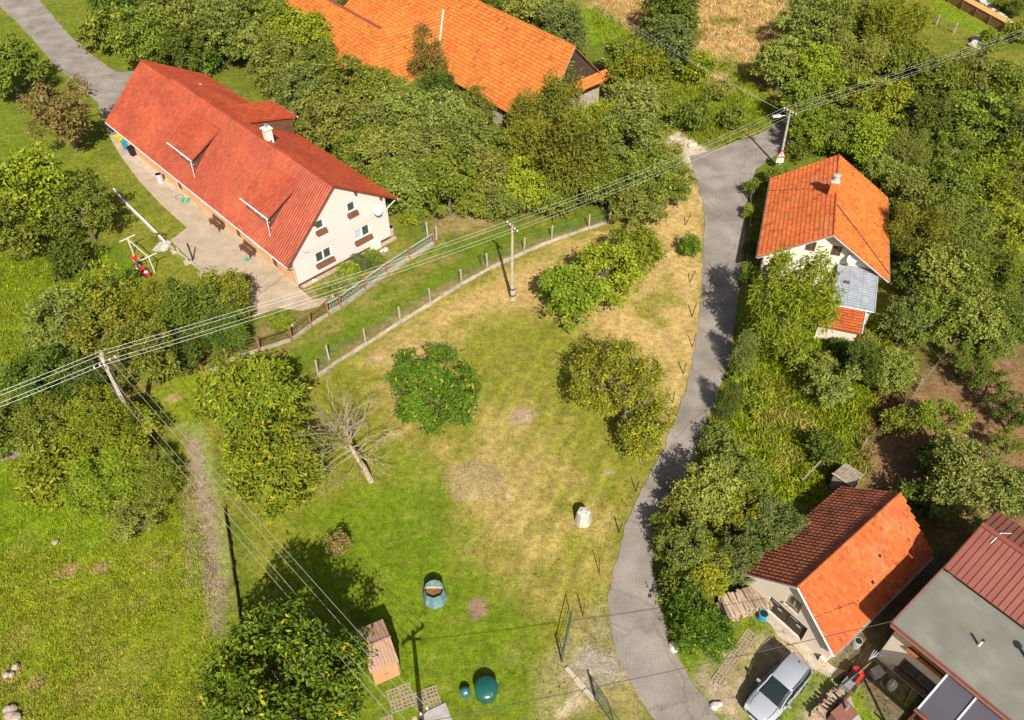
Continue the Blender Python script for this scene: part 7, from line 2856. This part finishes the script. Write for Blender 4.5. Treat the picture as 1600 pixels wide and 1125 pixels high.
# trailer in the courtyard
t = thing('trailer', 'black flatbed trailer standing in the farm courtyard', 'trailer', G(606, 34), R(35))
MB().box((0, 0, .6), (3.2, 1.6, .12)).build('bed', M['dark_metal'], t)
for s_ in (-1, 1):
    MB().box((0, s_ * .8, .8), (3.2, .05, .35)).build('side_board', M['dark_metal'], t)
    for x in (-.2, .6):
        MB().tube([(x, s_ * .9 - .1, .32), (x, s_ * .9 + .1, .32)], .32, 14).build('wheel', M['rubber'], t)
MB().bar((1.6, 0, .55), (2.9, 0, .5), .1, .1).build('drawbar', M['dark_metal'], t)
# slab by the lattice paving, garden table by the house wall
o = MB().box((0, 0, .04), (1.5, 1.1, .07), rz=R(25)).build('stone_slab', M['concrete_grey'], None, G(682, 1122))
tag(o, 'smooth grey slab lying on the lattice paving at the bottom edge', 'slab')
o = MB().box((0, 0, .2), (.6, .5, .4), rz=.4).box((0, 0, .42), (.66, .56, .04), rz=.4).build('stone_block', M['concrete_grey'], None, G(1368, 1054))
tag(o, 'square grey stone block near the wall of the flat-roofed house', 'block')
t = thing('brick_grill', 'brown metal grill box with steel chimney at the bottom edge', 'grill', G(1312, 1125), .6)
MB().box((0, 0, .45), (1.2, .8, .9)).build('body', M['brown_metal'], t)
MB().slab([(-.65, -.45, .92), (.65, -.45, .92), (.65, .45, 1.0), (-.65, .45, 1.0)], .04).build('cover', M['brown_metal'], t)
MB().tube([(.2, .1, .95), (.2, .1, 1.5)], .08, 10).build('chimney_pipe', M['steel'], t)
o = MB().tube([(0, 0, .2), (2.6, -.15, .35)], .045, 6).build('wooden_rail', M['wood_tan'], None, G(1218, 568))
tag(o, 'thin pale wooden pole lying on the weedy bank below the willow', 'pole')
o = MB().tube([(0, 0, .1), (.9, 1.1, .9)], .05, 6).build('white_stake', M['white'], None, G(1398, 657))
tag(o, 'short white stake at the corner of the brown garden', 'stake')


# ------------------------------------------------------------------ loose gravel on the path
def gravel(name, label, poly, n, r0, seed):
    r = np.random.default_rng(seed)
    P_ = np.array(poly)
    x = r.uniform(P_[:, 0].min(), P_[:, 0].max(), n)
    y = r.uniform(P_[:, 1].min(), P_[:, 1].max(), n)
    k = sdpoly(x, y, poly) + (fbm(x, y, .9, 3) - .5) * .9 < -.05
    x, y = x[k], y[k]
    n = len(x)
    base = np.array([(1, 0, 0), (-.5, .87, 0), (-.5, -.87, 0), (0, 0, .8)])
    s_ = r0 * r.uniform(.5, 1.6, n)
    a = r.uniform(0, 6.28, n)
    ca, sa = np.cos(a), np.sin(a)
    V = np.empty((n, 4, 3))
    for i, b in enumerate(base):
        V[:, i, 0] = x + s_ * (b[0] * ca - b[1] * sa)
        V[:, i, 1] = y + s_ * (b[0] * sa + b[1] * ca)
        V[:, i, 2] = -.045 + s_ * (b[2] + .2)
    F_ = np.array([(0, 1, 3), (1, 2, 3), (2, 0, 3)])
    F_ = (F_[None] + (np.arange(n) * 4)[:, None, None]).reshape(-1, 3)
    me = np_mesh(name, V.reshape(-1, 3), F_)
    me.shade_flat()
    o = mk(name, me, M['gravel_stone'])
    tag(o, label, 'gravel')
    kind(o, 'stuff')


M['gravel_stone'] = pmat('gravel_stone', (.235, .175, .12), .95, .2, 3, isl=.45)
gravel('path_gravel', 'grey-brown gravel on the mossy path left of the ash tree', gp([(286, 672), (316, 680), (346, 800), (362, 940), (354, 1000), (324, 982), (308, 850)]), 8000, .045, 1)
gravel('verge_gravel', 'loose pale gravel between the gate sill and the lane', gp([(880, 1060), (945, 955), (962, 1010), (990, 1065), (930, 1080), (905, 1050)]), 2600, .035, 2)
gravel('lane_edge_gravel', 'loose grit along the outer edge of the lane', gp([(940, 960), (962, 860), (1000, 770), (1050, 660), (1090, 530), (1098, 400), (1110, 400), (1100, 530), (1060, 660), (1012, 770), (974, 860), (960, 960)]), 9000, .03, 3)

# dark boards added in place of a low wall's shadow right of the path
a, b = G(352, 800), G(380, 990)
t = thing('shadow_boards', 'low dark boards standing in for the shadow line right of the mossy gravel path', 'edging', a)
e = b - a
for k in range(6):
    p, q = e * (k / 6 + .004), e * ((k + 1) / 6 - .004)
    MB().bar(p + Vector((random.uniform(-.03, .03), 0, .2)), q + Vector((random.uniform(-.03, .03), 0, .2)), .06, .55).build('plank', M['wood_dark'], t)
    MB().box(p + Vector((.06, 0, .2)), (.08, .08, .8)).build('stake', M['wood_dark'], t)
rock(520, 462, .17, 'row of small stones at the foot of the ornamental fence bed', 'stone', 41, 7)
rock(560, 425, .16, 'small stones between the shrubs of the gable bed', 'stone', 43, 6)
T(1318, 543, 17, 'bush', 'dark', 'dark shrub against the wall of the small orange annex', 'bush', 1.1)
T(1352, 528, 13, 'bush', 'olive', 'olive shrub at the right corner of the orange annex', 'bush', 1.2)
